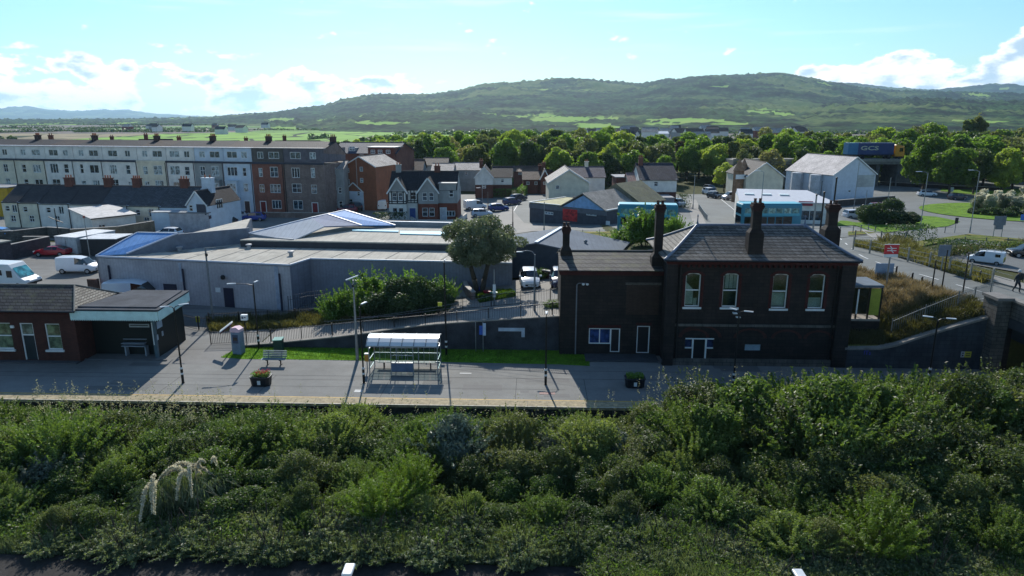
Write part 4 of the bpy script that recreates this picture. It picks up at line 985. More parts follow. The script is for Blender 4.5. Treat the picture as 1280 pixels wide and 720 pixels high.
# ground floor door with side lights
d = MB(); d.box(dx - .42, dx + .42, .14, .2, .17, dz1 - .07); d.build('door', plain('15191d', .4), t)
df = MB()
for a in (-.5, .42): df.box(dx + a, dx + a + .09, -.03, .2, .15, dz1)
df.box(dx - 1.0, dx + 1.0, -.032, .21, dz1 - .08, dz1 - .004); df.box(dx - .999, dx - .501, .06, .2, 1.2, 1.28); df.box(dx + .501, dx + .999, .06, .2, 1.2, 1.28); df.build('door_frame', EMW, t)
g = MB(); g.box(dx - .98, dx - .51, .12, .15, 1.29, dz1 - .09); g.box(dx + .51, dx + .98, .12, .15, 1.29, dz1 - .09); g.build('side_light', glass('1e2c4a'), t)
g = MB(); g.box(lx(931, 434), lx(951, 434), .1, .14, lz(438), lz(430)); g.build('frosted_window', plain('8fa0a8', .3, .15), t)
# recessed arches of the ground floor (blind, dark)
ab = MB()
for xc, w in ((2.0, 1.7), (dx, 2.6), (5.9, 1.9), (8.4, 1.7), (10.6, 1.6)):
    n = 9
    for i in range(n):
        a0 = PI * i / n; a1 = PI * (i + 1) / n; r0, r1 = w / 2, w / 2 + .22; pt = lambda a, r: (-math.cos(a) * r, math.sin(a) * r * .6)
        ab.prism([pt(a0, r0), pt(a1, r0), pt(a1, r1), pt(a0, r1)], (xc, -.03, 2.05), (1, 0, 0), (0, 0, 1), (0, .026, 0))
ab.build('ground_floor_arch', BRICK_D, t)
# hipped roof
ry = 3.3; rz_ = zpix(279, 46.2 + A * -15 + ry) ; hip = 2.5; e0 = EAV - .13; oh = .42
c = [(-oh, -oh, e0), (SW + oh, -oh, e0), (SW + oh, DP + oh, e0), (-oh, DP + oh, e0)]; ra = (hip, ry, rz_); rb_ = (SW - hip + .3, ry, rz_)
def curve_slope(a, b, c_, d_, n=5):
    """slope that steepens towards the ridge: strips between eave a-b and ridge d-c"""
    out = []
    for i in range(n):
        t0, t1 = i / n, (i + 1) / n; f = lambda t: t ** 1.16
        def P(p, q, t): p, q = Vector(p), Vector(q); r = p.lerp(q, t); r.z = p.z + (q.z - p.z) * f(t); return r
        out.append([P(a, d_, t0), P(b, c_, t0), P(b, c_, t1), P(a, d_, t1)])
    return out
rf = MB()
for q in curve_slope(c[0], c[1], rb_, ra) + curve_slope(c[2], c[3], ra, rb_): rf.slab(q, .07)
for q in curve_slope(c[3], c[0], ra, ra) + curve_slope(c[1], c[2], rb_, rb_): rf.slab(q, .07)
roof = rf.build('roof', SLATE, t)
rd_ = MB(); rd_.tube((ra[0], ry, rz_ + .03), (rb_[0], ry, rz_ + .03), .09, .09, 8)
for e, r in ((c[0], ra), (c[3], ra), (c[1], rb_), (c[2], rb_)):
    pp = [Vector(e).lerp(Vector(r), k / 5) for k in range(6)]
    for k, p in enumerate(pp): p.z = e[2] + (r[2] - e[2]) * (k / 5) ** 1.16 + .05
    rd_.path(pp, .1, 8)
rd_.build('ridge_cap', LEAD, roof)
for e in (ra, rb_): fi = MB(); fi.lathe([(.22, -.15), (.12, .05), (.05, .25), (.03, .6), (.06, .66), (.01, .8)], 8, (e[0], e[1], e[2])); fi.build('finial', LEAD, roof)
gt = MB(); gt.tube((-oh, -oh - .06, e0 - .02), (SW + oh, -oh - .06, e0 - .02), .07, .07, 8); gt.build('gutter', BLACK, t)
POTM = plain('45302a', .85, .3)
def chimney(parent, x, y, z0, z1, w=.85, d=.7, mat=STONE_D, shaft=.6):
    m = MB(); zm = z0 + (z1 - z0) * .42
    m.box(x - w / 2, x + w / 2, y - d / 2, y + d / 2, z0, zm)
    v = [(x + a * w / 2, y + b * d / 2, zm) for a, b in ((-1, -1), (1, -1), (1, 1), (-1, 1))]; s = shaft
    v2 = [(x + a * w / 2 * s, y + b * d / 2 * s, zm + .3) for a, b in ((-1, -1), (1, -1), (1, 1), (-1, 1))]
    m.add(v + v2, [(0, 1, 5, 4), (1, 2, 6, 5), (2, 3, 7, 6), (3, 0, 4, 7)])
    m.box(x - w / 2 * s, x + w / 2 * s, y - d / 2 * s, y + d / 2 * s, zm + .29, z1 - .55)
    ch = m.build('chimney', mat, parent)
    k = MB()
    for i, (q, a, b) in enumerate(((s * 1.06, .62, .5), (s * 1.22, .5, .38), (s * 1.38, .38, .24), (s * 1.2, .24, .08))): k.box(x - w / 2 * q, x + w / 2 * q, y - d / 2 * q, y + d / 2 * q, z1 - a + .001 * i, z1 - b)
    k.build('chimney_cap', masonry('35211e', '3f2723', '261b19', .23, .09, .008, .5), ch)
    p = MB()
    for sx in (-1, 1): p.lathe([(.11, -.08), (.09, .14), (.12, .2), (.09, .22)], 10, (x + sx * w * .17, y, z1))
    p.build('chimney_pot', POTM, ch); return ch
X3, Z3 = S(947.5, 252, 46.9); chimney(t, X3 - xL, .75, EAV + .1, Z3, 1.0, .8)
X4, Z4 = S(1042, 254, 51.2); chimney(t, X4 - xL, 5.0, EAV - .2, Z4, 1.15, .9)
X2, Z2 = S(825.5, 254, 48.9); chimney(t, X2 - xL, 2.7, 4.5, Z2, .95, .85)
X5, Z5 = S(970, 252, 52); 
# drainpipes
for xd in (.75, SW - .95): dp = MB(); dp.tube((xd, -.1, 0), (xd, -.1, EAV - .4), .05, .05, 8); dp.build('drainpipe', BLACK, t)
fd = MB(); xx, zz = lx(916, 390), lz(390); fd.bar((xx, -.01, zz), (xx, -.5, zz + .1), .05, .05); fd.box(xx - .16, xx + .12, -.72, -.45, zz + .06, zz + .13); fd.box(xx + .02, xx + .3, -.9, -.68, zz - .16, zz - .1); fd.build('floodlight', EMW, t)

# --- lower annex between the ramp and the house
xa, _ = S(700, 400, 48.0); xb = xL - .02; AE = S(760, 281, 48.0)[1]
AE = S(760, 280, 48.0)[1]; AE = S(760, 281 - 4, 48.0)[1]
AE = S(760, 340 - 3, 48.0)[1] if False else S(760, 338, 48.0)[1]
t2 = thing('station_annex', 'lower blackened stone wing of the station with a slate lean roof and one chimney', 'building', W(xa, 48.0), A)
AW = xb - xa
def ax_(px, py): return S(px, py, 48.0)[0] - xa
def az_(py): return S(760, py, 48.0)[1]
h2 = [(ax_(736, 420), ax_(763, 420), az_(430), az_(410.5)), (ax_(763, 420) - .001, ax_(775, 420), .25, az_(410.5) + .001), (ax_(796, 420), ax_(812, 420), .2, az_(407))]
w2 = MB(); w2.grid_wall((0, 0, 0), (1, 0, 0), AW, -.3, AE - .02, .4, h2); w2.box(0, .4, .402, 6.2, -.3, AE - .02); w2.box(AW - .4, AW - .004, .402, 6.2, -.3, AE - .02); w2.box(.402, AW - .41, 5.8, 6.2, -.3, AE - .02); w2.build('wall', STONE_D, t2)
fw = MB(); fw.box(.42, AW - .42, 1.6, 1.7, -.2, AE - .1); fw.build('inner_wall', plain('23262a', .8), t2)
f = MB(); x0, x1, z0, z1 = h2[0][0], h2[0][1], h2[0][2], h2[0][3]
f.box(x0, x1, .05, .15, z0, z0 + .07); f.box(x0, x1, .05, .15, z1 - .07, z1); f.box(x0, x0 + .07, .052, .148, z0 + .07, z1 - .07); f.box(x1 - .04, x1 + .03, .052, .148, z0 + .07, z1 - .07); f.box((x0 + x1) / 2 - .035, (x0 + x1) / 2 + .035, .052, .148, z0 + .07, z1 - .07)
f = f.build('window', EMW, t2); g = MB(); g.box(x0 + .05, x1 - .03, .09, .11, z0 + .05, z1 - .05); g.build('pane', glass('263a66', .1), f)
for hh in h2[1:]:
    m = MB(); m.box(hh[0], hh[0] + .07, .045, .15, hh[2], hh[3]); m.box(hh[1] - .07, hh[1], .045, .15, hh[2], hh[3]); m.box(hh[0] + .07, hh[1] - .07, .045, .15, hh[3] - .08, hh[3]); m.box(hh[0] + .07, hh[1] - .07, .045, .15, hh[2], hh[2] + .05); fr_ = m.build('door_frame', EMW, t2)
    m = MB(); m.box(hh[0] + .07, hh[1] - .07, .09, .12, hh[2] + .05, hh[3] - .08); m.build('door', plain('1b1a1e', .4), t2)
m = MB(); m.box(h2[0][0] - .1, h2[1][1] + .05, -.03, .03, h2[0][3] + .02, h2[0][3] + .24); m.box(h2[2][0] - .1, h2[2][1] + .1, -.03, .03, h2[2][3] + .05, h2[2][3] + .25); m.build('lintel', TRIM_R, t2)
x0, x1, zz0, zz1 = ax_(783, 370), ax_(824, 370), az_(393), az_(353); m = MB(); m.box(x0, x1, -.025, -.001, zz0, zz1 - .15); m.build('blocked_opening', masonry('3d3028', '463830', '2c2723', .23, .09, .01, .4), t2)
m = MB(); m.box(x0 - .1, x1 + .1, -.06, -.002, zz1 - .15, zz1); m.build('lintel_stone', STONE_L, t2)
m = MB(); m.box(-.1, AW - .01, -.1, -.004, AE - .34, AE - .14); m.box(-.14, AW - .01, -.16, -.005, AE - .14, AE + .02); m.build('cornice', TRIM_R, t2)
AR = zpix(314, 48.0 - .25 + 3.1); rf = MB(); rf.slab([(-.12, -.28, AE + .05), (AW - .05, -.28, AE + .05), (AW - .05, 3.1, AR), (-.12, 3.1, AR)], .08); rf.slab([(-.12, 6.4, AE + .05), (AW - .05, 6.4, AE + .05), (AW - .05, 3.1, AR), (-.12, 3.1, AR)], .08); r2 = rf.build('roof', SLATE_D, t2)
m = MB(); m.tube((-.12, 3.1, AR + .02), (AW - .05, 3.1, AR + .02), .08, .08, 8); m.build('ridge_cap', plain('4a4d4c', .7), r2)
m = MB(); m.prism([(-.0, AE), (6.2, AE), (3.1, AR - .09)], (.02, 0, 0), (0, 1, 0), (0, 0, 1), (.36, 0, 0)); m.build('gable', STONE_D, t2)
X1, Z1 = S(708, 282, 50.4); chimney(t2, max(.45, X1 - xa), 2.6, AE - .4, Z1, .85, .8)
m = MB(); m.tube((ax_(720, 400), -.08, .1), (ax_(720, 400), -.08, az_(356)), .05, .05, 8); m.path([(ax_(720, 400), -.08, az_(356)), (ax_(722, 400), -.08, az_(354)), (ax_(732, 400), -.08, az_(354))], .03); m.build('drainpipe', plain('6c6f74', .5), t2)
m = MB(); [m.lathe([(.01, -.09), (.09, -.05), (.11, 0), (.08, .06), (.01, .08)], 10, (ax_(px, 355), -.16, az_(355))) for px in (729, 734)]; m.build('security_light', EMW, t2)
# doorstep kerb in front of the annex
m = MB(); m.box(AW * .25, AW - .3, -1.5, -.01, -.05, .12); m.build('doorstep', plain('3e4144', .8), t2)

# --- entrance porch on the upper, road side of the house
p0 = V(1072, 346, 48.5); t3 = thing('entrance_porch', 'flat roofed entrance porch with glazed sides on the east wall of the station house', 'porch', W(xR + .25, 47.6, 2.95), A)
m = MB(); m.box(0, 3.4, 0, 3, 3.2 - .35, 3.2 - .15); m.build('roof', plain('56636f', .8), t3); t3.scale = (.82, .9, .86)
m = MB(); m.box(0.02, 3.4, 0, 3, .0, .18); m.build('floor', plain('8a8278', .8), t3)
m = MB()
for x in (0.1, 1.3, 2.3, 3.3): m.box(x - .06, x + .06, .02, .14, .18, 2.85); m.box(x - .06, x + .06, 2.8, 2.92, .18, 2.85)
m.build('post', BLACK, t3)
m = MB(); m.box(2.38, 3.22, .04, .1, .5, 2.75); m.build('notice_board', plain('8a8d2e', .6), t3)
m = MB(); m.box(.2, 1.2, .05, .09, .6, 2.8); m.box(1.4, 2.2, .05, .09, .6, 2.8); m.build('glass_screen', GLASS_D, t3)
m = MB(); m.box(1.24, 1.36, 0.0, .02, .6, 2.7); m.build('white_post', EMW, t3)
m = MB(); m.box(-.0, 3.4, .02, 3, -3.5, -.01); m.build('base', STONE_D, t3)

# --- west platform building: red brick waiting rooms
yw = 45.2; xr, _ = S(96, 420, yw); WE = S(50, 387, yw)[1]; xl_ = xr - 12
t4 = thing('waiting_rooms', 'single-storey red brick waiting rooms with hipped slate roof at the left end of the platform', 'station building', W(xl_, yw), A)
WW = xr - xl_
def bx_(px): return S(px, 420, yw)[0] - xl_
def bz_(py): return S(50, py, yw)[1]
hs = [(bx_(57), bx_(76), bz_(437), bz_(404.5)), (bx_(-6), bx_(15), bz_(437), bz_(404)), (bx_(26), bx_(43), .12, bz_(404)), (bx_(-40), bx_(-20), bz_(437), bz_(404))]
m = MB(); m.grid_wall((0, 0, 0), (1, 0, 0), WW, -.2, WE - .02, .35, hs); m.box(WW - .35, WW, .352, 4.6, -.2, WE - .02); m.box(0, .35, .352, 4.6, -.2, WE - .02); m.box(.352, WW - .352, 4.3, 4.6, -.2, WE - .02); m.build('wall', BRICK_D, t4)
for k in (0, 1, 3):
    hh = hs[k]; frame_window(t4, (hh[0] + hh[1]) / 2, hh[2] + .01, hh[1] - hh[0] - .02, hh[3] - hh[2] - .02, .1, 0, 'sash', .07, glass('5d6a50', .1), sill=True)
hh = hs[2]; m = MB(); m.box(hh[0] + .01, hh[0] + .09, .08, .2, .12, hh[3] - .01); m.box(hh[1] - .09, hh[1] - .01, .08, .2, .12, hh[3] - .01); m.box(hh[0] + .09, hh[1] - .09, .08, .2, hh[3] - .09, hh[3] - .01); m.box(hh[0] + .09, hh[1] - .09, .08, .2, 1.95, 2.03); m.build('door_frame', EMW, t4)
m = MB(); m.box(hh[0] + .09, hh[1] - .09, .13, .17, .12, 1.95); m.build('door', plain('16242b', .4), t4)
m = MB(); m.box(hh[0] + .09, hh[1] - .09, .13, .15, 2.03, hh[3] - .09); m.build('fanlight', glass('5d6a60', .1), t4)
m = MB(); m.box(-.15, WW + .12, -.12, -.003, WE - .3, WE - .02); m.build('cornice', TRIM_R, t4)
m = MB(); m.box(0, WW, -.5, -.004, -.05, .1); m.build('plinth', plain('4a4b4d', .8), t4)
zr = zpix(355.5, yw + 1.2 + 2.3); rf = MB(); a = [(-.4, -.35, WE), (WW + .35, -.35, WE), (WW + .35, 4.9, WE), (-.4, 4.9, WE)]; r0_, r1_ = (2.3, 2.2, zr), (WW - 1.15, 2.2, zr)
rf.slab([a[0], a[1], r1_, r0_], .06); rf.slab([a[2], a[3], r0_, r1_], .06); rf.slab([a[3], a[0], r0_], .06); r4 = rf.build('roof', SLATE_D, t4)
rf = MB(); rf.slab([a[1], a[2], r1_], .06); rf.build('hip_slope', slates('6b655c', '8d877b', .3, .3, light=.8), r4)
m = MB(); m.tube(r0_, r1_, .06, .06, 6); m.tube(a[1], r1_, .06, .06, 6); m.tube(a[2], r1_, .06, .06, 6); m.build('ridge_cap', plain('6d6a62', .6), r4)
m = MB(); m.tube((-.4, -.4, WE - .05), (WW + .35, -.4, WE - .05), .06, .06, 8); m.build('gutter', BLACK, t4)
m = MB(); m.box(bx_(16), bx_(20), -.1, -.004, bz_(410), bz_(407)); m.build('name_plate', EMW, t4)

# --- canopy waiting shelter with valance
yf = 45.1; xs0, _ = S(88, 395, yf); xs1, CZ = S(197, 392, yf); 
t5 = thing('canopy_shelter', 'open-fronted dark green shelter under a flat grey canopy with pale blue toothed valance', 'shelter', W(xs0, yf), A)
CW = xs1 - xs0; CB = S(160, 401, yf)[1]; CT = S(160, 387, yf)[1]
xbk, CZB = S(236, 372, 50.6); DC = 5.5
m = MB(); qb = [(0, 0, CT), (CW, 0, CT), (xbk - xs0, DC, CT), (1.2, DC, CT)]; m.slab(qb, .12); 
m.slab([(.35, .4, CT + .10), (CW - .25, .4, CT + .10), (xbk - xs0 - .3, DC - .3, CT + .10), (1.5, DC - .3, CT + .10)], .095); r5 = m.build('canopy', plain('4c4f54', .9, .25, .6, spec=.1), t5)
VAL = plain('b7d4d1', .6, .1)
m = MB(); n = int(CW / .13)
for i in range(n):
    x = CW * i / n; w = CW / n
    m.prism([(x, CB + .09), (x + w / 2, CB - .02), (x + w * .98, CB + .09), (x + w * .98, CT - .13), (x, CT - .13)], (0, -.05, 0), (1, 0, 0), (0, 0, 1), (0, .045, 0))
sd = Vector((xbk - xs0 - CW, DC, 0)); sl = sd.length; sd.normalize(); n = int(sl / .13)
for i in range(n):
    x = sl * i / n; w = sl / n
    m.prism([(x, CB + .09), (x + w / 2, CB - .02), (x + w * .98, CB + .09), (x + w * .98, CT - .13), (x, CT - .13)], (CW + .01, 0, 0), tuple(sd), (0, 0, 1), (.045, 0, 0))
m.build('valance', VAL, t5)
m = MB(); m.box(-.02, CW + .04, -.07, -.052, CT - .12, CT + .01); m.bar((CW + .06, -.02, CT - .05), (xbk - xs0 + .06, DC, CT - .05), .04, .12); m.build('fascia', plain('24303a', .5), t5)
GREEN_D = ribbed('0f1816', 'x', .14, .6, .1, .3)
xq = S(201, 447, yf + 1.5)[0] - xs0
m = MB(); m.box(.1, xq - .15, 1.9, 2.02, 0, CT - .13); m.box(.0, .12, .3, 1.89, 0, CT - .13); m.box(xq - .14, xq - .02, 1.4, 5.3, 0, CT - .13); m.box(.1, xq - .15, 5.18, 5.3, 0, CT - .13); m.build('wall', GREEN_D, t5)
m = MB(); m.box(xq - .2, xq + .02, 1.15, 1.38, 0, CT - .13); m.build('corner_post', plain('4a5f68', .5), t5)
m = MB(); m.box(xq - .17, xq - .11, 1.12, 1.145, 1.0, 2.7); m.build('white_strip', EMW, t5)
m = MB(); xx = S(156, 435, yf + 1.8)[0] - xs0 + .2
for zz in (.75, .95, 1.2): m.box(xx - .2, xx + 1.55, 1.4 if zz < 1 else 1.75, 1.75 if zz < 1 else 1.8, zz, zz + .05)
for zx in (xx, xx + 1.5): m.box(zx, zx + .08, 1.45, 1.85, 0, .74)
tag(m.build('bench', plain('8b949c', .5), None, None), 'grey slatted bench at the back of the dark canopy shelter', 'bench'); bpy.data.objects['bench'].location = W(xs0, yf); bpy.data.objects['bench'].rotation_euler = (0, 0, A)
s = thing('station_name_board', 'small pale name board on the back wall under the canopy', 'sign', W(xs0 + xx + 1.1, yf + 1.82, 2.25), A)
m = MB(); m.box(-.75, .75, 0, .03, -.13, .13); m.build('board', plain('9aa0a0', .5), s); m = MB(); m.box(-.66, .66, -.012, -.002, -.02, .05); m.build('lettering_band', plain('22282c', .5), s)
m = MB(); m.box(.02, CW - .1, .5, .62, .02, .1); m.build('threshold', plain('5b5d5f', .8), t5)
m = MB(); m.box(xq + .0, xq + .03, 1.5, 2.2, 2.1, 2.6); m.build('side_notice', plain('8fa0b0', .5), t5)
m = MB(); m.box(xq + .0, xq + .03, 1.3, 1.5, 1.3, 1.7); m.box(xq + .0, xq + .03, 2.0, 2.2, 1.4, 1.75); m.build('small_notice', plain('9aa5ae', .5), t5)

# --- ramp retaining wall with coping, wing wall, bridge abutment
def wall_strip(name, label, pts, th, mat, cope=None, cat='wall', zb=-.3, copem=None):
    """wall along (x', y', ztop) points"""
    t = thing(name, label, cat, (0, 0, 0)); m = MB(); c = MB()
    for (a, b) in zip(pts[:-1], pts[1:]):
        d = (W(b[0], b[1]) - W(a[0], a[1])); d.normalize(); nn = Vector((-d.y, d.x, 0)) * th
        p, q = W(a[0], a[1]), W(b[0], b[1])
        lo = [Vector((v.x, v.y, zb)) for v in (p, q, q + nn, p + nn)]; hi = [Vector((p.x, p.y, a[2])), Vector((q.x, q.y, b[2])), Vector(((q + nn).x, (q + nn).y, b[2])), Vector(((p + nn).x, (p + nn).y, a[2]))]
        m.add(lo + hi, [(0, 3, 2, 1), (4, 5, 6, 7), (0, 1, 5, 4), (1, 2, 6, 5), (2, 3, 7, 6), (3, 0, 4, 7)])
        if cope:
            o = Vector((-nn.x, -nn.y, 0)).normalized() * .06; up = Vector((0, 0, cope)); e = Vector((0, 0, .003))
            L2 = [hi[0] + o + e, hi[1] + o + e, hi[2] - o + e, hi[3] - o + e]; c.add(L2 + [v + up for v in L2], [(0, 3, 2, 1), (4, 5, 6, 7), (0, 1, 5, 4), (1, 2, 6, 5), (2, 3, 7, 6), (3, 0, 4, 7)])
    m.build('wall_face', mat, t)
    if cope: c.build('coping', copem or plain('7f7a72', .8, .25), t)
    return t
RAMPW = plain('37393f', .9, .35, 1.2, bump=.3)
pts = []
for px, py in ((300, 433), (340, 430), (380, 426), (420, 422), (460, 417), (500, 411), (545, 406), (600, 402), (650, 399), (699, 396)):
    x, z = S(px, py, 48.85); pts.append((x, 48.85, max(z, hgt(*W(x, 49.3).xy) + .02)))
wall_strip('ramp_retaining_wall', 'dark rendered retaining wall rising behind the platform grass, below the railings', pts, .35, RAMPW, .08)
WING = masonry('3c4147', '464b50', '32363a', .7, .3, .014, .7)
pts = []
for px, py in ((1056, 437), (1100, 437), (1120, 433), (1150, 423), (1180, 414), (1215, 404), (1252, 394)):
    x, z = S(px, py, 45.95); pts.append((x, 45.95, z))
wall_strip('wing_wall', 'grey-black stone wing wall sloping up from the station house to the bridge', pts, .5, WING, .16)
# bridge abutment, pier, parapets and deck
xw, _ = S(1241, 395, 45.5); xw2, _ = S(1252, 395, 45.5)
tB = thing('road_bridge', 'old stone road bridge over the railway at the right edge', 'bridge', W(xw, 45.5), A)
m = MB(); m.box(0, .9, -.3, 1.2, -1.2, 5.15); m.build('pier', STONE_L, tB)
m = MB(); m.box(-.1, 1.0, -.4, 1.3, 5.153, 5.35); m.build('pier_cap', plain('6f6b66', .8), tB)
m = MB(); m.box(.92, 1.35, -.2, 30, -1.2, 3.7); m.box(.92, 9.5, .62, 1.6, -1.2, 3.55); m.build('abutment', STONE_D, tB)
m = MB(); m.box(1.0, 1.4, -26, .25, 3.95, 5.1); m.box(1.0, 1.4, 1.22, 2.6, 3.95, 5.0); m.box(9.0, 9.4, -26, 1, 3.95, 5.1); m.build('parapet', STONE_L, tB)
m = MB(); m.box(.92, 1.48, -26, .22, 5.103, 5.25); m.box(8.9, 9.48, -26, 1, 5.103, 5.25); m.build('parapet_coping', plain('7a766f', .8), tB)
m = MB(); m.box(.95, 9.5, -26, .6, 3.3, 3.94); m.build('deck', plain('35373a', .8), tB)
m = MB()
for i in range(5): m.box(1.3 + i * 1.9, 1.55 + i * 1.9, -26, .6, 2.5, 3.298)
m.build('girder', plain('26292b', .6), tB)
m = MB(); m.box(1.42, 8.95, -26, .7, 3.943, 3.99); m.build('road_surface', ROAD, tB)
# ================================================================ TOWN
def XY(px, Y, z=3.0):
    d = Y * cp + (H - z) * sp; return Vector(((px - 640) / F * d, Y, 0))
def on_line(px, P, Q, z=3.0):
    """where the line P-Q (plan) is crossed by the vertical plane of a photo column"""
    lo, hi = -0.5, 1.5
    f = lambda t: (lambda w: (w.x / (w.y * cp + (H - z) * sp)) * F + 640 - px)(P.lerp(Q, t))
    for _ in range(50):
        m = (lo + hi) / 2
        if f(m) > 0: hi = m
        else: lo = m
    r = P.lerp(Q, lo); r.z = 0; return r
R_WHITE = plain('d6d4cc', .8, .14, .8); R_CREAM = plain('cdc7b2', .8, .14, .8); R_PALE = plain('b9c6d0', .8, .12, .8); R_GREY = plain('8f9290', .85, .15, .8)
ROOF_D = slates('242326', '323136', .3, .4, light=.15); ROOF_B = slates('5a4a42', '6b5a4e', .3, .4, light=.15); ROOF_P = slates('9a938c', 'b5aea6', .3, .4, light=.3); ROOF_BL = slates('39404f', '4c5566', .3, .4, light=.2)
STONE_M = masonry('7d6d66', '8b7a72', '665a54', .5, .2, .012, .5)
BRICK_O = masonry('8a4f33', '9a5c3b', '7a6254', .23, .075, .01, .35)
BRK = masonry('6a3d31', '7b4739', '65544b', .23, .075, .01, .5)
FLATR = plain('7d7f82', .8, .25, .5)
class Bld:
    def __init__(s, name, label, PL, PR, depth, base=None, cat='house', group=None, th=.22):
        s.P = PL.copy(); d = PR - PL; d.z = 0; s.w = d.length; s.u = d.normalized(); s.rz = math.atan2(s.u.y, s.u.x); s.n = Vector((-s.u.y, s.u.x, 0)); s.d = depth
        s.base = min(hgt(PL.x, PL.y), hgt(PR.x, PR.y)) if base is None else base; s.P.z = s.base; s.th = th
        s.t = thing(name, label, cat, s.P, s.rz, group); s.holes = {'f': [], 'r': [], 'l': []}; s.later = []
    def loc(s, px, py, off=0.0):
        r = ray(px, py); o = s.P + s.n * off; t = (o - Vector((0, 0, H))).dot(s.n) / r.dot(s.n); p = Vector((0, 0, H)) + r * t - s.P
        return p.dot(s.u), p.z
    def zat(s, py, off=0.0): 
        p = s.P + s.u * (s.w / 2) + s.n * off; return zpix(py, p.y) - s.base
    def win(s, xc, z0, w, h, style='sash', gl=None, face='f', fr=.09):
        s.holes[face].append((xc - w / 2, xc + w / 2, z0, z0 + h)); s.later.append((face, xc, z0, w, h, style, gl, fr))
    def winp(s, px, py, wpx, hpx, style='sash', gl=None):
        x, z = s.loc(px, py); x1, z1 = s.loc(px + wpx / 2, py + hpx / 2); w = 2 * (x1 - x); h = 2 * (z - z1); s.win(x, z - h / 2, w, h, style, gl)
    def walls(s, eave, mat, z0=-.6, back=True, m2=None, split=None, name='wall'):
        def go(a, b, mm, nm):
            m = MB(); cl = lambda hs: [(h[0], h[1], max(h[2], a), min(h[3], b)) for h in hs if h[3] > a and h[2] < b]; th = s.th
            m.grid_wall((0, 0, 0), (1, 0, 0), s.w, a, b, th, cl(s.holes['f']))
            m.grid_wall((s.w, th + .001, 0), (0, 1, 0), s.d - 2 * th, a, b, th, cl(s.holes['r']))
            m.grid_wall((0, s.d - th - .001, 0), (0, -1, 0), s.d - 2 * th, a, b, th, cl(s.holes['l']))
            m.box(0, s.w, s.d - th, s.d, a, b); m.build(nm, mm, s.t)
        if split: go(z0, split, m2, 'lower_wall'); go(split + .002, eave, mat, 'upper_wall')
        else: go(z0, eave, mat, name)
        for face, xc, zz, w, h, style, gl, fr in s.later:
            f = frame_window(s.t, xc, zz + .01, w - .02, h - .02, .06, 0, style, fr, gl or GLASS, depth=.06)
            if face == 'r':
                f.location = (s.w, 0, 0); f.rotation_euler = (0, 0, PI / 2); f.location = (s.w, s.th, 0)
            elif face == 'l': f.location = (0, s.d - s.th, 0); f.rotation_euler = (0, 0, -PI / 2)
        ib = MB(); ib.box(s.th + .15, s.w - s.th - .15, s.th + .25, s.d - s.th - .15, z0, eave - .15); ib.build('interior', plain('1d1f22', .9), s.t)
        return s
    def roof(s, eave, ridge, kind, mat, oh=.3, wallm=None, setb=None, th=.12, rcap=True):
        w, d = s.w, s.d; r = MB(); g = MB(); cap = MB()
        if kind == 'x':     # ridge parallel to the front
            yb = d / 2 if setb is None else setb
            k = (ridge - eave) / yb
            r.slab([(-oh, -oh, eave - oh * k), (w + oh, -oh, eave - oh * k), (w + oh, yb, ridge), (-oh, yb, ridge)], th); r.slab([(-oh, d + oh, eave), (w + oh, d + oh, eave), (w + oh, yb, ridge), (-oh, yb, ridge)], th)
            for x in (.003, w - s.th - .003): g = MB(); g.prism([(0, eave + .002), (d, eave + .002), (yb, ridge - th)], (x, 0, 0), (0, 1, 0), (0, 0, 1), (s.th, 0, 0)); g.build('gable', wallm, s.t)
            g = MB()
            cap.tube((-oh, yb, ridge + .02), (w + oh, yb, ridge + .02), .09, .09, 6)
        elif kind == 'y':
            k = (ridge - eave) / (w / 2)
            r.slab([(-oh, -oh, eave - oh * k), (w / 2, -oh, ridge), (w / 2, d + oh, ridge), (-oh, d + oh, eave - oh * k)], th); r.slab([(w + oh, -oh, eave - oh * k), (w / 2, -oh, ridge), (w / 2, d + oh, ridge), (w + oh, d + oh, eave - oh * k)], th)
            for y in (.003, d - s.th - .003): g = MB(); g.prism([(0, eave + .002), (w, eave + .002), (w / 2, ridge - th)], (0, y, 0), (1, 0, 0), (0, 0, 1), (0, s.th, 0)); g.build('gable', wallm, s.t)
            g = MB()
            cap.tube((w / 2, -oh, ridge + .02), (w / 2, d + oh, ridge + .02), .09, .09, 6)
            b = MB()
            for a in (-oh, w + oh): b.bar((a, -oh - .03, eave - oh * k - .04), (w / 2, -oh - .03, ridge - .04), .05, .2)
            b.build('bargeboard', EMW, s.t)
        elif kind == 'hip':
            q = min(w, d) / 2 * .9; yb = d / 2; a = [(-oh, -oh, eave), (w + oh, -oh, eave), (w + oh, d + oh, eave), (-oh, d + oh, eave)]; p, e = (min(q, w / 2 - .05), yb, ridge), (max(w - q, w / 2 + .05), yb, ridge)
            r.slab([a[0], a[1], e, p], th); r.slab([a[2], a[3], p, e], th); r.slab([a[3], a[0], p], th); r.slab([a[1], a[2], e], th); cap.tube(p, e, .1, .1, 6)
            for u, v in ((a[0], p), (a[3], p), (a[1], e), (a[2], e)): cap.tube(u, v, .08, .08, 5)
        elif kind == 'flat': r.box(-oh, w + oh, -oh, d + oh, eave + .002, eave + .16)
        ro = r.build('roof', mat, s.t)
        if g.v: g.build('gable', wallm, s.t)
        if cap.v: cap.build('ridge_tiles', plain('5a5552', .8), ro)
        s.ro = ro; return s
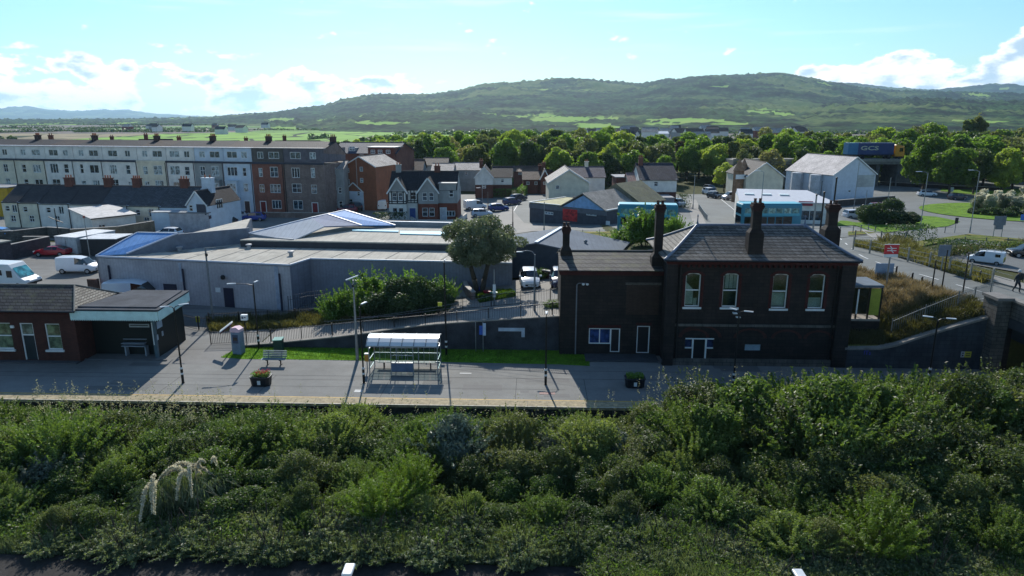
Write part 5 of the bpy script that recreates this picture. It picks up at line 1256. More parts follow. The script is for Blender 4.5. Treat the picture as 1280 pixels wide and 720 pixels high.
    def chim(s, x, y, z0, z1, w=.9, d=.6, mat=None, pots=2):
        m = MB(); m.box(x - w / 2, x + w / 2, y - d / 2, y + d / 2, z0, z1); m.box(x - w / 2 - .07, x + w / 2 + .07, y - d / 2 - .07, y + d / 2 + .07, z1 + .002, z1 + .16); c = m.build('chimney', mat or BRK, s.t)
        p = MB()
        for i in range(pots): p.lathe([(.12, 0), (.10, .35), (.13, .4)], 8, (x - w / 2 + w * (i + .5) / pots, y, z1 + .162))
        p.build('chimney_pot', plain('9a5a3c', .8), c)
    def door(s, xc, w=.95, h=2.05, c='2a3b52', arch=False, surround=True, off=0.0):
        m = MB(); m.box(xc - w / 2, xc + w / 2, -.03, .02, .0, h); dd = m.build('door', plain(c, .4), s.t)
        if surround: m = MB(); m.box(xc - w / 2 - .14, xc - w / 2 - .005, -.06, .01, 0, h + .14); m.box(xc + w / 2 + .005, xc + w / 2 + .14, -.06, .01, 0, h + .14); m.box(xc - w / 2 - .004, xc + w / 2 + .004, -.06, .01, h + .005, h + .14); m.build('door_surround', EMW, dd)
    def pipe(s, x, h, y=-.06, m=None): mb = MB(); mb.tube((x, y, 0), (x, y, h), .06, .06, 6); mb.build('drainpipe', m or BLACK, s.t)
GA, GB, GC = glass('1d2a33', .1, .8), glass('33454f', .1, .8), glass('7d8c90', .2, .7)
# --- tall terrace facing the street on the left
TL, TR = XY(0, 137), XY(407, 122.5)
tb_ = [-60, -22, 25, 62, 97, 133, 176, 212, 247, 283, 318, 357, 407]
tone = [R_CREAM, R_CREAM, R_CREAM, R_WHITE, R_WHITE, R_WHITE, R_CREAM, R_WHITE, R_GREY, R_PALE, masonry('8a5545', '986252', '6b554c', .23, .08, .01, .5), STONE_M]
names = ['cream tall terrace house leftmost in the row', 'cream tall terrace house second in the row, by the left edge', 'cream and grey terrace house with paired lower windows', 'white terrace house right of the cream ones, two drainpipes', 'white terrace house above the first cottage chimney', 'white terrace house with wide dormer panes, middle of the row',
         'plain cream terrace house with no dark cornice band', 'white terrace house outlined with dark purple drainpipes', 'greyish white terrace house left of the pale blue one', 'pale blue terrace house with bay windows beside the brick one', 'red-brown brick terrace house between pale blue and mauve houses', 'mauve stone end-of-terrace house with red door and blank gable']
for i in range(12):
    a = on_line(tb_[i] + (0), TL, TR); b = on_line(tb_[i + 1], TL, TR); n_ = (b - a).normalized(); b = b - n_ * .02
    B = Bld('terrace_house', names[i], a, b, 9.5, base=0, group='tall terrace houses on the left street', th=.25); w = B.w
    fl_ = i % 2; xn, xw_ = (.27 * w, .70 * w) if fl_ == 0 else (.73 * w, .30 * w)
    for r_i, (z0, h) in enumerate(((.9, 1.8), (3.9, 1.8), (6.7, 1.9))):
        bay = i in (9, 11) 
        B.win(xw_, z0 + random.uniform(-.08, .08), random.choice((1.6, 1.9, 2.1)), h * random.uniform(.85, 1), random.choice(('bars3', 'cross', 'bars2')), random.choice((GA, GB, GC)))
        if r_i == 0: continue
        B.win(xn, z0, random.choice((.8, 1.0, 1.1)), h * random.uniform(.8, 1), random.choice(('sash', 'sash', 'cross')), random.choice((GA, GB, GC)))
    if i == 11:
        for z0 in (1.2, 4.1, 7.0): B.win(4.5, z0, .7, 1.2, 'sash', GB, 'r'); B.win(7.0, z0, .6, 1.1, 'sash', GB, 'r')
    B.walls(9.0, tone[i]); B.door(xn, 1.0, 2.2, ['2a3b52', '3b2a2a', '6b1f22', '22303a'][i % 4] if i != 11 else '7a1f26')
    dark = plain('2c3442', .6) if i not in (6,) else tone[i]
    m = MB(); m.box(0, w, -.16, .3, 9.002, 9.35); m.build('cornice', dark, B.t)
    # mansard storey
    dm = {10: plain('54504c', .8, .2), 11: plain('5d5a60', .8, .2)}.get(i, R_PALE if i > 7 else R_WHITE)
    hs = [(xw_ - 1.05, xw_ + 1.05, 9.95, 11.15), (xn - .6, xn + .6, 9.95, 11.15)]
    m = MB(); m.grid_wall((.03, .35, 0), (1, 0, 0), w - .06, 9.352, 11.75, .15, [(h[0] - .03, h[1] - .03, h[2], h[3]) for h in hs]); m.box(.03, .18, .505, 9.2, 9.352, 11.75); m.box(w - .18, w - .03, .505, 9.2, 9.352, 11.75); m.build('attic_wall', dm, B.t)
    for h in hs: frame_window(B.t, (h[0] + h[1]) / 2, h[2] + .01, h[1] - h[0] - .02, h[3] - h[2] - .02, .38, 0, 'bars2', .08, random.choice((GB, GC)), depth=.05)
    m = MB(); m.box(-.0, w, .15, 1.3, 11.752, 11.9); m.build('attic_fascia', plain('c6c8cc', .6) if i not in (10, 11) else plain('8d8a88', .6), B.t)
    m = MB(); m.slab([(0, 1.31, 11.88), (w, 1.31, 11.88), (w, 5.6, 12.9), (0, 5.6, 12.9)], .12); m.slab([(0, 9.6, 10.5), (w, 9.6, 10.5), (w, 5.6, 12.9), (0, 5.6, 12.9)], .12); m.build('roof', ROOF_D if i % 3 else slates('3a2f2b', '463a34', .3, .4, light=.15), B.t)
    m = MB()
    for x in (.02, w - .22): m.prism([(.5, 11.0), (9.4, 10.3), (5.6, 12.75), (1.31, 11.75), (.5, 11.7)], (x, 0, 0), (0, 1, 0), (0, 0, 1), (.2, 0, 0))
    m.build('party_wall', tone[i] if i == 11 else plain('5a4c46', .8), B.t)
    if i % 2 == 0 or i == 11: B.chim(.5 if i != 11 else w - .6, 5.6, 12.0, 13.6, 1.0, .7, plain('4a3a34', .9), 3)
    if i in (8, 9):
        bm_ = MB(); bw = 2.3; bm_.grid_wall((xw_ - bw / 2, -.75, 0), (1, 0, 0), bw, -.3, 5.9, .12, [(.2, bw - .2, .8, 2.6), (.2, bw - .2, 3.7, 5.5)]); bm_.box(xw_ - bw / 2, xw_ - bw / 2 + .12, -.629, -.005, -.3, 5.9); bm_.box(xw_ + bw / 2 - .12, xw_ + bw / 2, -.629, -.005, -.3, 5.9); bm_.box(xw_ - bw / 2 - .1, xw_ + bw / 2 + .1, -.85, -.004, 5.902, 6.02)
        bay = bm_.build('bay', tone[i], B.t)
        for z0 in (.8, 3.7): frame_window(bay, xw_, z0 + .01, bw - .42, 1.78, -.72, 0, 'bars3', .08, GC, depth=.05)
    B.pipe(w - .15 if i < 11 else .2, 9.0, -.07, plain('3a2a3a', .5) if i in (7, 8) else BLACK)
    if i == 7: B.pipe(.15, 9.0, -.07, plain('3a2a3a', .5))
# --- roofs further back, seen over the terrace
backs = [(-30, 60, 176, 178, ROOF_BL), (52, 105, 174, 150, ROOF_D), (105, 150, 180, 156, ROOF_B), (175, 215, 172, 178, ROOF_D), (215, 262, 176, 160, ROOF_B), (262, 300, 174, 172, ROOF_D), (300, 345, 177, 165, ROOF_B), (345, 400, 174, 178, ROOF_D), (128, 178, 174, 190, ROOF_BL)]
for k, (a, b, ry_, Y, rm_) in enumerate(backs):
    B = Bld('back_street_house', 'dark roofed house in the next street, showing above the terrace', XY(a, Y), XY(b, Y + 2), 9, base=0, group='dark roofs of the next street above the terrace'); zr_ = B.zat(ry_ + 2, 4.5); B.walls(zr_ - 2.4, random.choice((BRK, R_GREY))); B.roof(zr_ - 2.4, zr_, 'x', rm_, wallm=BRK); B.chim(B.w * .2, 4.5, zr_ - .6, zr_ + 1.1)
# --- row of low cottages
CL, CR = G(0, 284, 0), G(236, 288, 0); cbs = [3, 24, 49, 87, 126, 160, 200, 238]
clab = ['cream cottage with hipped end at left of the low row', 'cream cottage second in the low row, one small window', 'white cottage with tall shuttered window in the low row', 'cottage behind the pale sloping shed roof', 'cottage right of the shed with a brown chimney', 'cottage with orange pots on its wide chimney', 'low white cottage adjoining the pale gable house']
for i in range(7):
    a = on_line(cbs[i], CL, CR); b = on_line(cbs[i + 1], CL, CR); b = b - (b - a).normalized() * .02
    B = Bld('cottage', clab[i], a, b, 7.6, base=0, group='low cottages backing on the car park'); w = B.w; ez = B.zat(252.5 + i * 1.0, 0); rz2 = B.zat(230.5 + i * .45, 3.8)
    B.win(w * .3, ez - 1.5, .8, .9, 'sash', GA)
    if i in (0, 2, 4, 5): B.win(w * .72, ez - 1.7, .9, 1.3, 'bars2', GB)
    B.win(w * .55, .9, .9, 1.1, 'cross', GA); B.walls(ez, (R_CREAM, R_CREAM, R_WHITE, R_WHITE, R_WHITE, R_CREAM, R_PALE)[i]); B.roof(ez, rz2, 'x', slates('3d3b3c', '4b494a', .3, .4, light=.35) if i < 4 else slates('45484c', '5a5e63', .3, .4, light=.2), oh=.01 if 0 < i < 6 else .02, wallm=R_PALE)
    m = MB(); m.tube((0, -.08, ez - .1), (w, -.08, ez - .1), .06, .06, 6); m.build('gutter', BLACK, B.t)
    if i in (2, 3, 4, 6): B.chim({2: w * .55, 3: w * .85, 4: w * .2, 6: w * .45}[i] if i != 4 else w * .9, 3.8, rz2 - .5, rz2 + 1.1, 1.3, .7, BRK, 4 if i == 4 else 3)
    B.pipe(w - .1, ez)
# white shed with sunlit sloping roof
a, b = G(88, 297, 0), G(150, 296, 0); B = Bld('white_extension', 'white rendered extension with a pale sunlit sloping roof behind the cottages', G(118, 298, 0), G(172, 291, 0), 6.5, base=0, cat='building'); B.win(1.3, .9, 1.0, 1.0, 'cross'); B.walls(2.9, R_WHITE)
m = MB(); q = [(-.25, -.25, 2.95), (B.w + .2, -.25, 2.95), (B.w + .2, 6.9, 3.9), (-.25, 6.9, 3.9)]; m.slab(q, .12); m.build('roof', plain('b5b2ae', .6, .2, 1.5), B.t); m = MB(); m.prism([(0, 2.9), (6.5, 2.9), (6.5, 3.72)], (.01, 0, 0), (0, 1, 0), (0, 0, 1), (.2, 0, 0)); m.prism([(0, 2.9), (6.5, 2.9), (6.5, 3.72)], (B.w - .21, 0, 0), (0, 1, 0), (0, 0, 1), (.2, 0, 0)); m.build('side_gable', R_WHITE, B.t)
m = MB(); m.tube((-.2, -.3, 2.85), (B.w, -.3, 2.85), .06, .06, 6); m.build('gutter', BLACK, B.t)
B = Bld('block_extension', 'pale blue-grey flat-roofed block against the gable house', G(192, 291, 0), G(236, 290, 0), 4.0, base=0, cat='building'); e = B.zat(266); B.win(B.w * .78, 1.3, .6, .7, 'plain'); B.walls(e, R_PALE); B.roof(e, e, 'flat', plain('9aa0a4', .7), oh=.05)
B = Bld('gable_house', 'pale grey house with steep gable and dark square sign, by the parked cars', G(237, 290, 0), G(262, 291, 0), 8.5, base=0); e = B.zat(256); rr = B.zat(239, 0)
B.win(B.w * .2, 3.2, .7, 1.0, 'sash'); B.win(B.w * .25, .9, .8, 1.1, 'sash'); B.win(B.w * .78, 1.4, .7, 1.0, 'sash'); B.win(3, 3.3, 1.6, 1.5, 'bars3', None, 'r'); B.walls(e, R_PALE); B.roof(e, rr, 'y', ROOF_D, wallm=R_PALE, oh=.12)
m = MB(); m.box(B.w * .5, B.w * .95, -.08, -.01, e - 1.5, e + .1); m.build('sign_board', plain('3a3c48', .6), B.t); B.chim(B.w * .45, 3.5, rr - .6, rr + 1.6, 1.7, .9, R_PALE, 2)
B = Bld('corner_shop', 'small pink and grey corner shop with dark fascia beside the gable house', G(262.5, 291, 0), G(282, 284, 0), 6, base=0, cat='shop'); e = B.zat(264); B.win(B.w * .5, .5, B.w * .7, 1.5, 'bars3'); B.walls(e, plain('a9a6a8', .8)); B.roof(e, e, 'flat', FLATR, oh=.1); m = MB(); m.box(.1, B.w - .1, -.1, -.01, 2.1, 2.6); m.build('fascia', plain('43303a', .6), B.t)
# --- brick blocks behind the terrace end
B = Bld('apartment_block', 'large brick apartment block with blue slate roof and flat roofed dormers', XY(418, 150), XY(496, 148), 14, base=0, cat='building'); e = B.zat(191); B.th = .3
for px, py, w_, h_ in ((452, 195, 5, 5), (446, 213, 4, 6), (480, 205, 4, 5), (490, 205, 4, 5)): B.winp(px, py, w_, h_, 'cross')
B.walls(e, BRK); B.roof(e, B.zat(178, 6), 'x', ROOF_BL, wallm=BRK, setb=6)
bx0, _ = B.loc(461, 190); bx1, _ = B.loc(494, 190); zt_ = B.zat(184.5); m = MB(); hs = [(B.loc(px, 190)[0] - .5 - bx0, B.loc(px, 190)[0] + .5 - bx0, B.zat(192), B.zat(187)) for px in (467, 476, 486)]
m.grid_wall((bx0, -.5, 0), (1, 0, 0), bx1 - bx0, e - 1.5, zt_, .2, hs); m.box(bx0, bx0 + .2, -.299, 5, e - 1.5, zt_); m.box(bx1 - .2, bx1, -.299, 5, e - 1.5, zt_); dmr = m.build('dormer', BRK, B.t)
m = MB(); m.box(bx0 - .2, bx1 + .2, -.7, 5.2, zt_ + .002, zt_ + .2); m.build('dormer_roof', plain('9a9894', .6), dmr)
for h in hs: frame_window(dmr, bx0 + (h[0] + h[1]) / 2, h[2] + .01, .98, h[3] - h[2] - .02, -.45, 0, 'cross', .1, GB, depth=.06)
dx0, _ = B.loc(438, 186); d2 = MB(); d2.box(dx0 - .9, dx0 + .9, 1.0, 4, e, B.zat(185)); d2o = d2.build('attic_dormer', R_GREY, B.t); frame_window(d2o, dx0, e + .3, 1.3, 1.0, .93, 0, 'cross', .1, GC, depth=.06)
B = Bld('brick_gable_house', 'orange brick house end with one pale sunlit roof slope', XY(431, 131), XY(471, 129), 10, base=0); e = B.zat(208); r_z = B.zat(195.5)
for px, py in ((434.5, 213), (451.5, 211.5), (435, 227), (452, 225.5)): B.winp(px, py, 4.5, 6, 'sash', GC)
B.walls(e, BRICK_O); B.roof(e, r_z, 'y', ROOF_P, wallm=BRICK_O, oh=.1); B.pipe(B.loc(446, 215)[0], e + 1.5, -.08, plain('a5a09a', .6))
B = Bld('small_white_house', 'small whitewashed house with pale roof below the orange brick gable', G(432, 262, 0), G(455, 263, 0), 6, base=0); e = B.zat(239); B.win(B.w * .3, .9, .9, 1.2); B.win(B.w * .75, 2.7, .6, .8); B.walls(e, R_PALE); B.roof(e, B.zat(228), 'y', ROOF_P, wallm=BRICK_O, oh=.15)
B = Bld('side_lane_house', 'narrow grey house in the lane behind the terrace gable', XY(420, 127), XY(431, 127), 8, base=0); e = B.zat(211); B.win(B.w * .5, 3.5, .7, 1.1); B.win(B.w * .5, .9, .8, 1.2); B.walls(e, R_GREY); B.roof(e, e + 1.3, 'x', ROOF_P, wallm=R_GREY, oh=.1)
# --- semi-detached pair, half-timbered and brick
def semi(px0, px1, gx0, gx1, label, timber, rightend):
    B = Bld('semi_detached_house', label, G(px0, 275.5, 0), G(px1, 275.5, 0), 8.5, base=0, group='semi-detached pair opposite the warehouse'); e = B.zat(238); rz3 = B.zat(214, 4.2)
    z1 = B.zat(254)
    xg0, xg1 = B.loc(gx0, 250)[0], B.loc(gx1, 250)[0]; xc = (xg0 + xg1) / 2; gw = xg1 - xg0
    if timber: B.win((xg1 + B.w) / 2 + .2, z1 + .6, 1.0, 1.3, 'sash')
    else:
        B.winp(564, 242, 6, 9, 'sash'); B.winp(563, 267, 12, 7, 'bars3')
    B.walls(e, R_WHITE if timber else R_GREY, m2=R_WHITE if timber else BRICK_R, split=z1); B.roof(e, rz3, 'x', ROOF_D, wallm=R_GREY, oh=.02, setb=4.2)
    # projecting front gable
    m = MB(); hs = [(gw * .18, gw * .47, .8, 2.3), (gw * .53, gw * .82, .8, 2.3), (gw * .2, gw * .46, z1 + .55, z1 + 1.9), (gw * .54, gw * .8, z1 + .55, z1 + 1.9)]
    m.grid_wall((xg0, -1.0, 0), (1, 0, 0), gw, -.3, z1, .2, hs[:2]); m.box(xg0, xg0 + .2, -.799, -.004, -.3, z1); m.box(xg1 - .2, xg1, -.799, -.004, -.3, z1); lb = m.build('bay_lower', R_WHITE if timber else BRICK_R, B.t)
    m = MB(); m.grid_wall((xg0, -1.0, 0), (1, 0, 0), gw, z1 + .003, e, .2, hs[2:]); m.box(xg0, xg0 + .2, -.799, -.004, z1 + .003, e); m.box(xg1 - .2, xg1, -.799, -.004, z1 + .003, e); ub = m.build('bay_upper', R_WHITE if timber else R_GREY, B.t)
    for h in hs[:2]: frame_window(lb, xg0 + (h[0] + h[1]) / 2, h[2] + .01, h[1] - h[0] - .02, h[3] - h[2] - .02, -.95, 0, 'sash', .08, GA, depth=.06)
    for h in hs[2:]: frame_window(ub, xg0 + (h[0] + h[1]) / 2, h[2] + .01, h[1] - h[0] - .02, h[3] - h[2] - .02, -.95, 0, 'sash', .08, GB, depth=.06)
    za = B.zat(222.5, -1.0); g = MB(); g.prism([(xg0, e + .003), (xg1, e + .003), (xc, za - .12)], (0, -1.0, 0), (1, 0, 0), (0, 0, 1), (0, .2, 0)); g.build('front_gable', R_GREY, B.t)
    k = (za - e) / (gw / 2); g = MB()
    for s in (-1, 1): g.slab([(xc, -1.25, za), (xc + s * (gw / 2 + .3), -1.25, e - .3 * k), (xc + s * (gw / 2 + .3), 2.0, e - .3 * k), (xc, 2.9, za)], .1)
    gr = g.build('gable_roof', ROOF_D, B.t); g = MB()
    for s in (-1, 1): g.bar((xc, -1.28, za - .03), (xc + s * (gw / 2 + .3), -1.28, e - .3 * k - .03), .06, .22)
    g.build('bargeboard', EMW, gr)
    if timber:
        g = MB(); BT = 1
        for f_ in (0, .17, .485, .83, 1.0): x = xg0 + gw * f_; g.box(x - .09, x + .09, -1.05, -1.004, z1 + .02, e - .02)
        for zz in (z1 + .05, z1 + .42, e - .15): g.box(xg0 - .05, xg1 + .05, -1.06, -1.003, zz - .08, zz + .08)
        x = xg1 + .15
        for f_ in (.0, .33, .66, .97): xx_ = xg1 + (B.w - xg1) * f_ + .08; g.box(xx_ - .08, xx_ + .06, -.06, -.005, z1 + .02, e - .02)
        for zz in (z1 + .08, z1 + .45): g.box(xg1 + .05, B.w, -.065, -.004, zz - .07, zz + .07)
        g.build('timber_framing', plain('1b1f26', .7), B.t); B.door((xg1 + B.w) / 2, 1.0, 2.1, '2b4d8c')
        B.chim(1.2, 4.2, rz3 - .4, rz3 + 1.0, .9, .6, R_GREY)
    else:
        B.door((xg1 + B.w) / 2 - .8, .9, 2.1, 'b9bcc0'); B.chim(B.w * .45, 4.2, rz3 - .4, rz3 + .8, 1.0, .6, BRK)
        d0, d1 = B.loc(549, 240)[0], B.loc(570, 240)[0]; g = MB(); g.box(d0, d1, .01, 3.5, e + .003, B.zat(230)); g.build('raised_wall', R_GREY, B.t); g = MB(); g.box(d0 - .15, d1 + .15, -.15, 3.6, B.zat(230) + .003, B.zat(230) + .18); g.build('raised_roof', plain('8f9291', .7), B.t)
    sk = MB(); return B
semi(487, 522.5, 487.5, 509, 'white half-timbered house with black beams and blue door', True, False)
semi(523, 572, 524, 548, 'semi-detached house with red brick below and grey render above', False, True)
# --- small houses toward the trees
def simple(name, label, a, b, Y, dep, ey, ry_, kind, wm, rm_, wins=(), chim=None, split=None, m2=None, cat='house', group=None, setb=None, oh=.25, dY=0):
    B = Bld(name, label, XY(a, Y), XY(b, Y + dY), dep, base=0, cat=cat, group=group); e = B.zat(ey); off = 0 if kind == 'y' else (setb or dep / 2); r = B.zat(ry_, off)
    for q in wins: B.winp(*q)
    B.walls(e, wm, split=B.zat(split) if split else None, m2=m2)
    B.roof(e, r, kind, rm_, wallm=wm, oh=oh, setb=setb)
    if chim: B.chim(B.w * chim[0], dep * chim[1], r - .5, r + 1.0, .8, .6, chim[2] if len(chim) > 2 else BRK)
    return B
simple('white_house', 'white gabled house with brick base at the far side of the junction', 594, 616, 150, 9, 221, 209, 'y', R_WHITE, ROOF_D, [(605, 233, 5, 5)], (.3, .5), 231, BRK)
simple('white_house', 'white rendered wing with dark tiled roof behind the hedge', 616, 640, 153, 8, 221, 208, 'x', R_WHITE, ROOF_D, [(628, 226, 4, 4)], None, 231, BRK)
simple('brown_bungalow', 'brown-roofed bungalow at the end of the side road', 654, 678, 160, 8, 224, 213, 'x', BRK, ROOF_B, [(660, 229, 4, 4, 'bars2'), (670, 229, 4, 4, 'bars2')], (.9, .5))
simple('brown_bungalow', 'brown bungalow with gable end right of the first one', 676, 686, 158, 8, 222, 212, 'y', BRK, ROOF_B, [(681, 229, 4, 4)], (.5, .8))
simple('long_bungalow', 'long grey-roofed bungalow under the trees behind the side road', 642, 693, 176, 8, 214, 207.5, 'x', BRK, ROOF_B, [(650, 217, 4, 3)])
for a, b, Y, ey, ry_, rm_, lb in ((503, 528, 160, 212, 199, ROOF_B, 'brown-roofed house just left of the half-timbered chimneys'), (529, 559, 172, 206, 197, ROOF_D, 'low dark roofed house under the trees, gable to the right'), (540, 566, 160, 213, 204, ROOF_P, 'pale roofed bungalow behind the semi-detached pair'), (566, 600, 165, 212, 203, ROOF_P, 'pale shed-like roof between the semis and the white house')):
    simple('bungalow', lb, a, b, Y, 8, ey, ry_, 'x', R_GREY, rm_, [((a + b) / 2, ey + 5, 4, 4)])
B = simple('grey_gable_house', 'pale house with wide shallow grey gable behind the blue gabled shop', 686, 736, 132, 12, 228, 212, 'y', R_CREAM, ROOF_P, [(697, 234, 5, 5)], None)
B = simple('white_gable_house', 'white house with purple slate roof and gable to the right, in front of the trees', 704, 756, 152, 9, 221, 208, 'x', R_WHITE, slates('4a4650', '5d5865', .3, .4), [], (.6, .5, R_CREAM))
# club or shop with blue gable
SB = Bld('corner_store', 'dark blue-grey corner store with pale blue gable and red window stickers', G(662, 278), G(758, 281), 17, base=hgt(*G(700, 278).xy) - .1, cat='shop'); e = SB.zat(258.5)
w0 = SB.w
for px, py, ww, hh in ((686, 266.5, 11, 5), (739, 266.5, 13, 8), (752, 266.5, 9, 7)): SB.winp(px, py, ww, hh, 'bars3', glass('7f98a8'))
SB.walls(e, plain('454850', .8, .2)); x0, _ = SB.loc(700, 258); x1, _ = SB.loc(760, 258); ap, zap = SB.loc(729, 241)
m = MB(); m.box(-.05, w0 + .05, -.12, -.003, e - .75, e - .02); m.build('fascia', plain('5b6068', .6), SB.t)
m = MB(); m.prism([(x0 + .6, e + .02), (x1 - .6, e + .02), ((x0 + x1) / 2, zap - .4)], (0, -.1, 0), (1, 0, 0), (0, 0, 1), (0, .2, 0)); m.build('gable', plain('7fa3c8', .7), SB.t)
m = MB(); xc = (x0 + x1) / 2; k = (zap - e) / ((x1 - x0) / 2)
for s in (-1, 1): m.slab([(xc, -.4, zap), (xc + s * (x1 - x0) / 2, -.4, e), (xc + s * (x1 - x0) / 2, 9, e), (xc, 9, zap)], .12)
m.build('front_roof', slates('8d8880', 'a09a90', .3, .4, light=.3), SB.t)
m = MB(); zb_ = zap + .8
for s in (-1, 1): m.slab([(xc, 9.02, zb_), (xc + s * ((x1 - x0) / 2 + .6), 9.02, e + .2), (xc + s * ((x1 - x0) / 2 + .6), 17, e + .2), (xc, 17, zb_)], .12)
m.build('rear_roof', slates('7d7860', '8c8768', .3, .4, moss='6d6a40'), SB.t)
m = MB(); m.prism([(x0 - .5, e), (x1 + .4, e), (xc, zb_ - .12)], (0, 9.05, 0), (1, 0, 0), (0, 0, 1), (0, .2, 0)); m.build('rear_gable', plain('6f6a5a', .8), SB.t)
m = MB(); m.box(-.02, x0 - .02, 0, 10, e + .002, e + .12); m.build('flat_roof', plain('8f8a5c', .8, .3), SB.t)
m = MB(); m.box(-.12, x0, -.14, .06, e + .12, e + .24); m.box(-.12, .06, .061, 10, e + .12, e + .24); m.box(x1 - .1, x1 + .1, -.3, 12, e + .05, e + .2); m.build('roof_edging', EMW, SB.t)
xs_, zs_ = SB.loc(713, 267); m = MB(); rr_ = random.Random(3); m.box(xs_ - 1.4, xs_ + 1.4, -.125, -.12, zs_ - 1.15, zs_ + .7); rp = m.build('red_display', plain('b0282a', .6, .5, 2.5), SB.t)
m = MB()
for i in range(6): a = i * 1.1; m.lathe([(.16, 0), (.02, .01)], 8, (0, 0, 0)) if False else m.box(xs_ + math.cos(a) * .7 - .12, xs_ + math.cos(a) * .7 + .12, -.14, -.126, zs_ + math.sin(a * 1.7) * .55 - .3, zs_ + math.sin(a * 1.7) * .55 - .02)
m.build('flower_motif', plain('7d1c22', .6), rp)
m = MB(); q_, zq = SB.loc(761, 271); m.box(q_ - .3, q_ + .3, -.3, -.1, .1, 1.5); m.build('white_panel', EMW, SB.t)
# brick-and-white house right of it
simple('roadside_house', 'white and brick house with steep dark roof above the left bus', 800, 845, 128, 9, 224, 204, 'x', R_WHITE, slates('3c3a40', '4c4a50', .3, .4), [(820, 230, 5, 6, 'sash')], (.1, .5), 240, masonry('5c3a34', '6a443c', '55473f', .23, .08, .01), setb=5)
simple('side_wing', 'lower side wing with pinkish sunlit roof left of the roadside house', 787, 799.6, 131, 8, 232, 216, 'x', R_CREAM, slates('a08078', 'b29288', .3, .4), [], None)
simple('flat_roofed_outbuilding', 'brown flat-roofed outbuilding among garden walls left of the roadside house', 770, 788, 136, 6, 222, 222, 'flat', BRK, FLATR)
simple('garage_row', 'low grey garage wall below the roadside house, behind parked cars', 780, 843, 121.5, 5, 248, 248, 'flat', plain('85858a', .8), FLATR, oh=.05, cat='building')
# terrace right of the road, white gable
B = simple('villa', 'tall villa with pale gable end and brick turret bays by the receding road', 932, 978, 138, 13, 220, 203, 'y', R_CREAM, ROOF_D, [(958, 212, 5, 3, 'bars2')], None)
for k, px in enumerate((922, 928)):
    q = XY(px, 140 + k * 4); tt = MB(); zz = zpix(214, q.y); rr_ = 1.1; loc = B.t.matrix_world
    tt.lathe([(rr_, 0), (rr_, zz), (rr_ * 1.1, zz + .1), (.05, zz + 2.6)], 8, (q.x - B.P.x, q.y - B.P.y, 0)); tt.build('turret_bay', plain('8d6d52', .8, .3), B.t)
    tt = MB(); tt.box(q.x - B.P.x - .9, q.x - B.P.x + 1.0, q.y - B.P.y - 1.12, q.y - B.P.y - 1.0, zz - 1.5, zz - .6); tt.build('bay_trim', EMW, B.t)
B = Bld('white_roofed_shop', 'long low shop with bright white shallow roof and red fascia signs, behind the right bus', G(924, 279), G(1038, 281), 11, cat='shop'); e = B.zat(252); B.win(B.w * .5, .7, B.w * .8, 1.6, 'bars6', GB); B.walls(e, R_WHITE)
r_z = B.zat(237, 9); m = MB(); m.slab([(-.3, -.5, e), (B.w + .6, -.5, e), (B.w - 2.2, 9, r_z), (.0, 9, r_z)], .15); m.build('roof', plain('b9bcc2', .8, .06, spec=.15), B.t)
m = MB(); m.prism([(0, e), (11, e), (9, r_z - .17)], (.01, 0, 0), (0, 1, 0), (0, 0, 1), (.2, 0, 0)); m.build('gable', R_PALE, B.t)
def shop_sign(B, px0, px1, py, label_txt, c='8f2a3e'):
    a, z = B.loc(px0, py); b, _ = B.loc(px1, py); m = MB(); m.box(a, b, -.16, -.01, z - .35, z + .35); s = m.build('fascia_sign', plain(c, .5), B.t)
    return s
shop_sign(B, 941, 958, 254, ''); shop_sign(B, 998, 1016, 254, '')
for i in range(3): m = MB(); x = B.w * (.12 + .2 * i); zz = e + (r_z - e) * .55; m.box(x - .7, x + .7, 4.0, 5.3, zz - .02, zz + .14); m.build('rooflight', plain('d8dad6', .3, .03), B.t)
# big white house by the roundabout
B = Bld('large_white_house', 'large white rendered house with shuttered gable end and pale sunlit roof by the roundabout', XY(1040, 144), XY(1093, 147), 15, base=0); B.P.z = B.base; e = B.zat(217.5)
B.winp(1064, 215, 5, 2, 'bars2'); B.winp(1062, 239, 3, 2.5, 'plain')
for y in (2, 5, 8, 11): B.win(y, 1.0, 1.2, 1.6, 'sash', None, 'l'); B.win(y, 3.8, 1.2, 1.5, 'sash', None, 'l')
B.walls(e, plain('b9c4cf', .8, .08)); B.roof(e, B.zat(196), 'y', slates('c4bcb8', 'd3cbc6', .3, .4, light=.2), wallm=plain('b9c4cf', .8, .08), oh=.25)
m = MB(); a, _ = B.loc(1072, 225); m.box(a, B.w - .3, -.06, -.01, B.zat(234), B.zat(219)); m.build('louvred_panel', ribbed('a9b0b0', 'z', .5, .6), B.t)
for k in range(2): m = MB(); m.tube((-.9, 4 + k * 6, -.3), (-.9, 4 + k * 6, e - .3), 1.3, 1.3, 8); m.build('bay', plain('aeb4ba', .8), B.t)
B = simple('slate_roofed_house', 'grey slate roofed house joined behind the large white house', 1022, 1040, 166, 9, 207, 195, 'x', R_GREY, ROOF_D, [])
# yellow shopfront at far left
simple('yellow_shop', 'yellow fronted shop glimpsed at the left edge behind the cottages', -25, 11, 121, 6, 235, 233, 'flat', plain('b8941e', .6), FLATR, cat='shop')
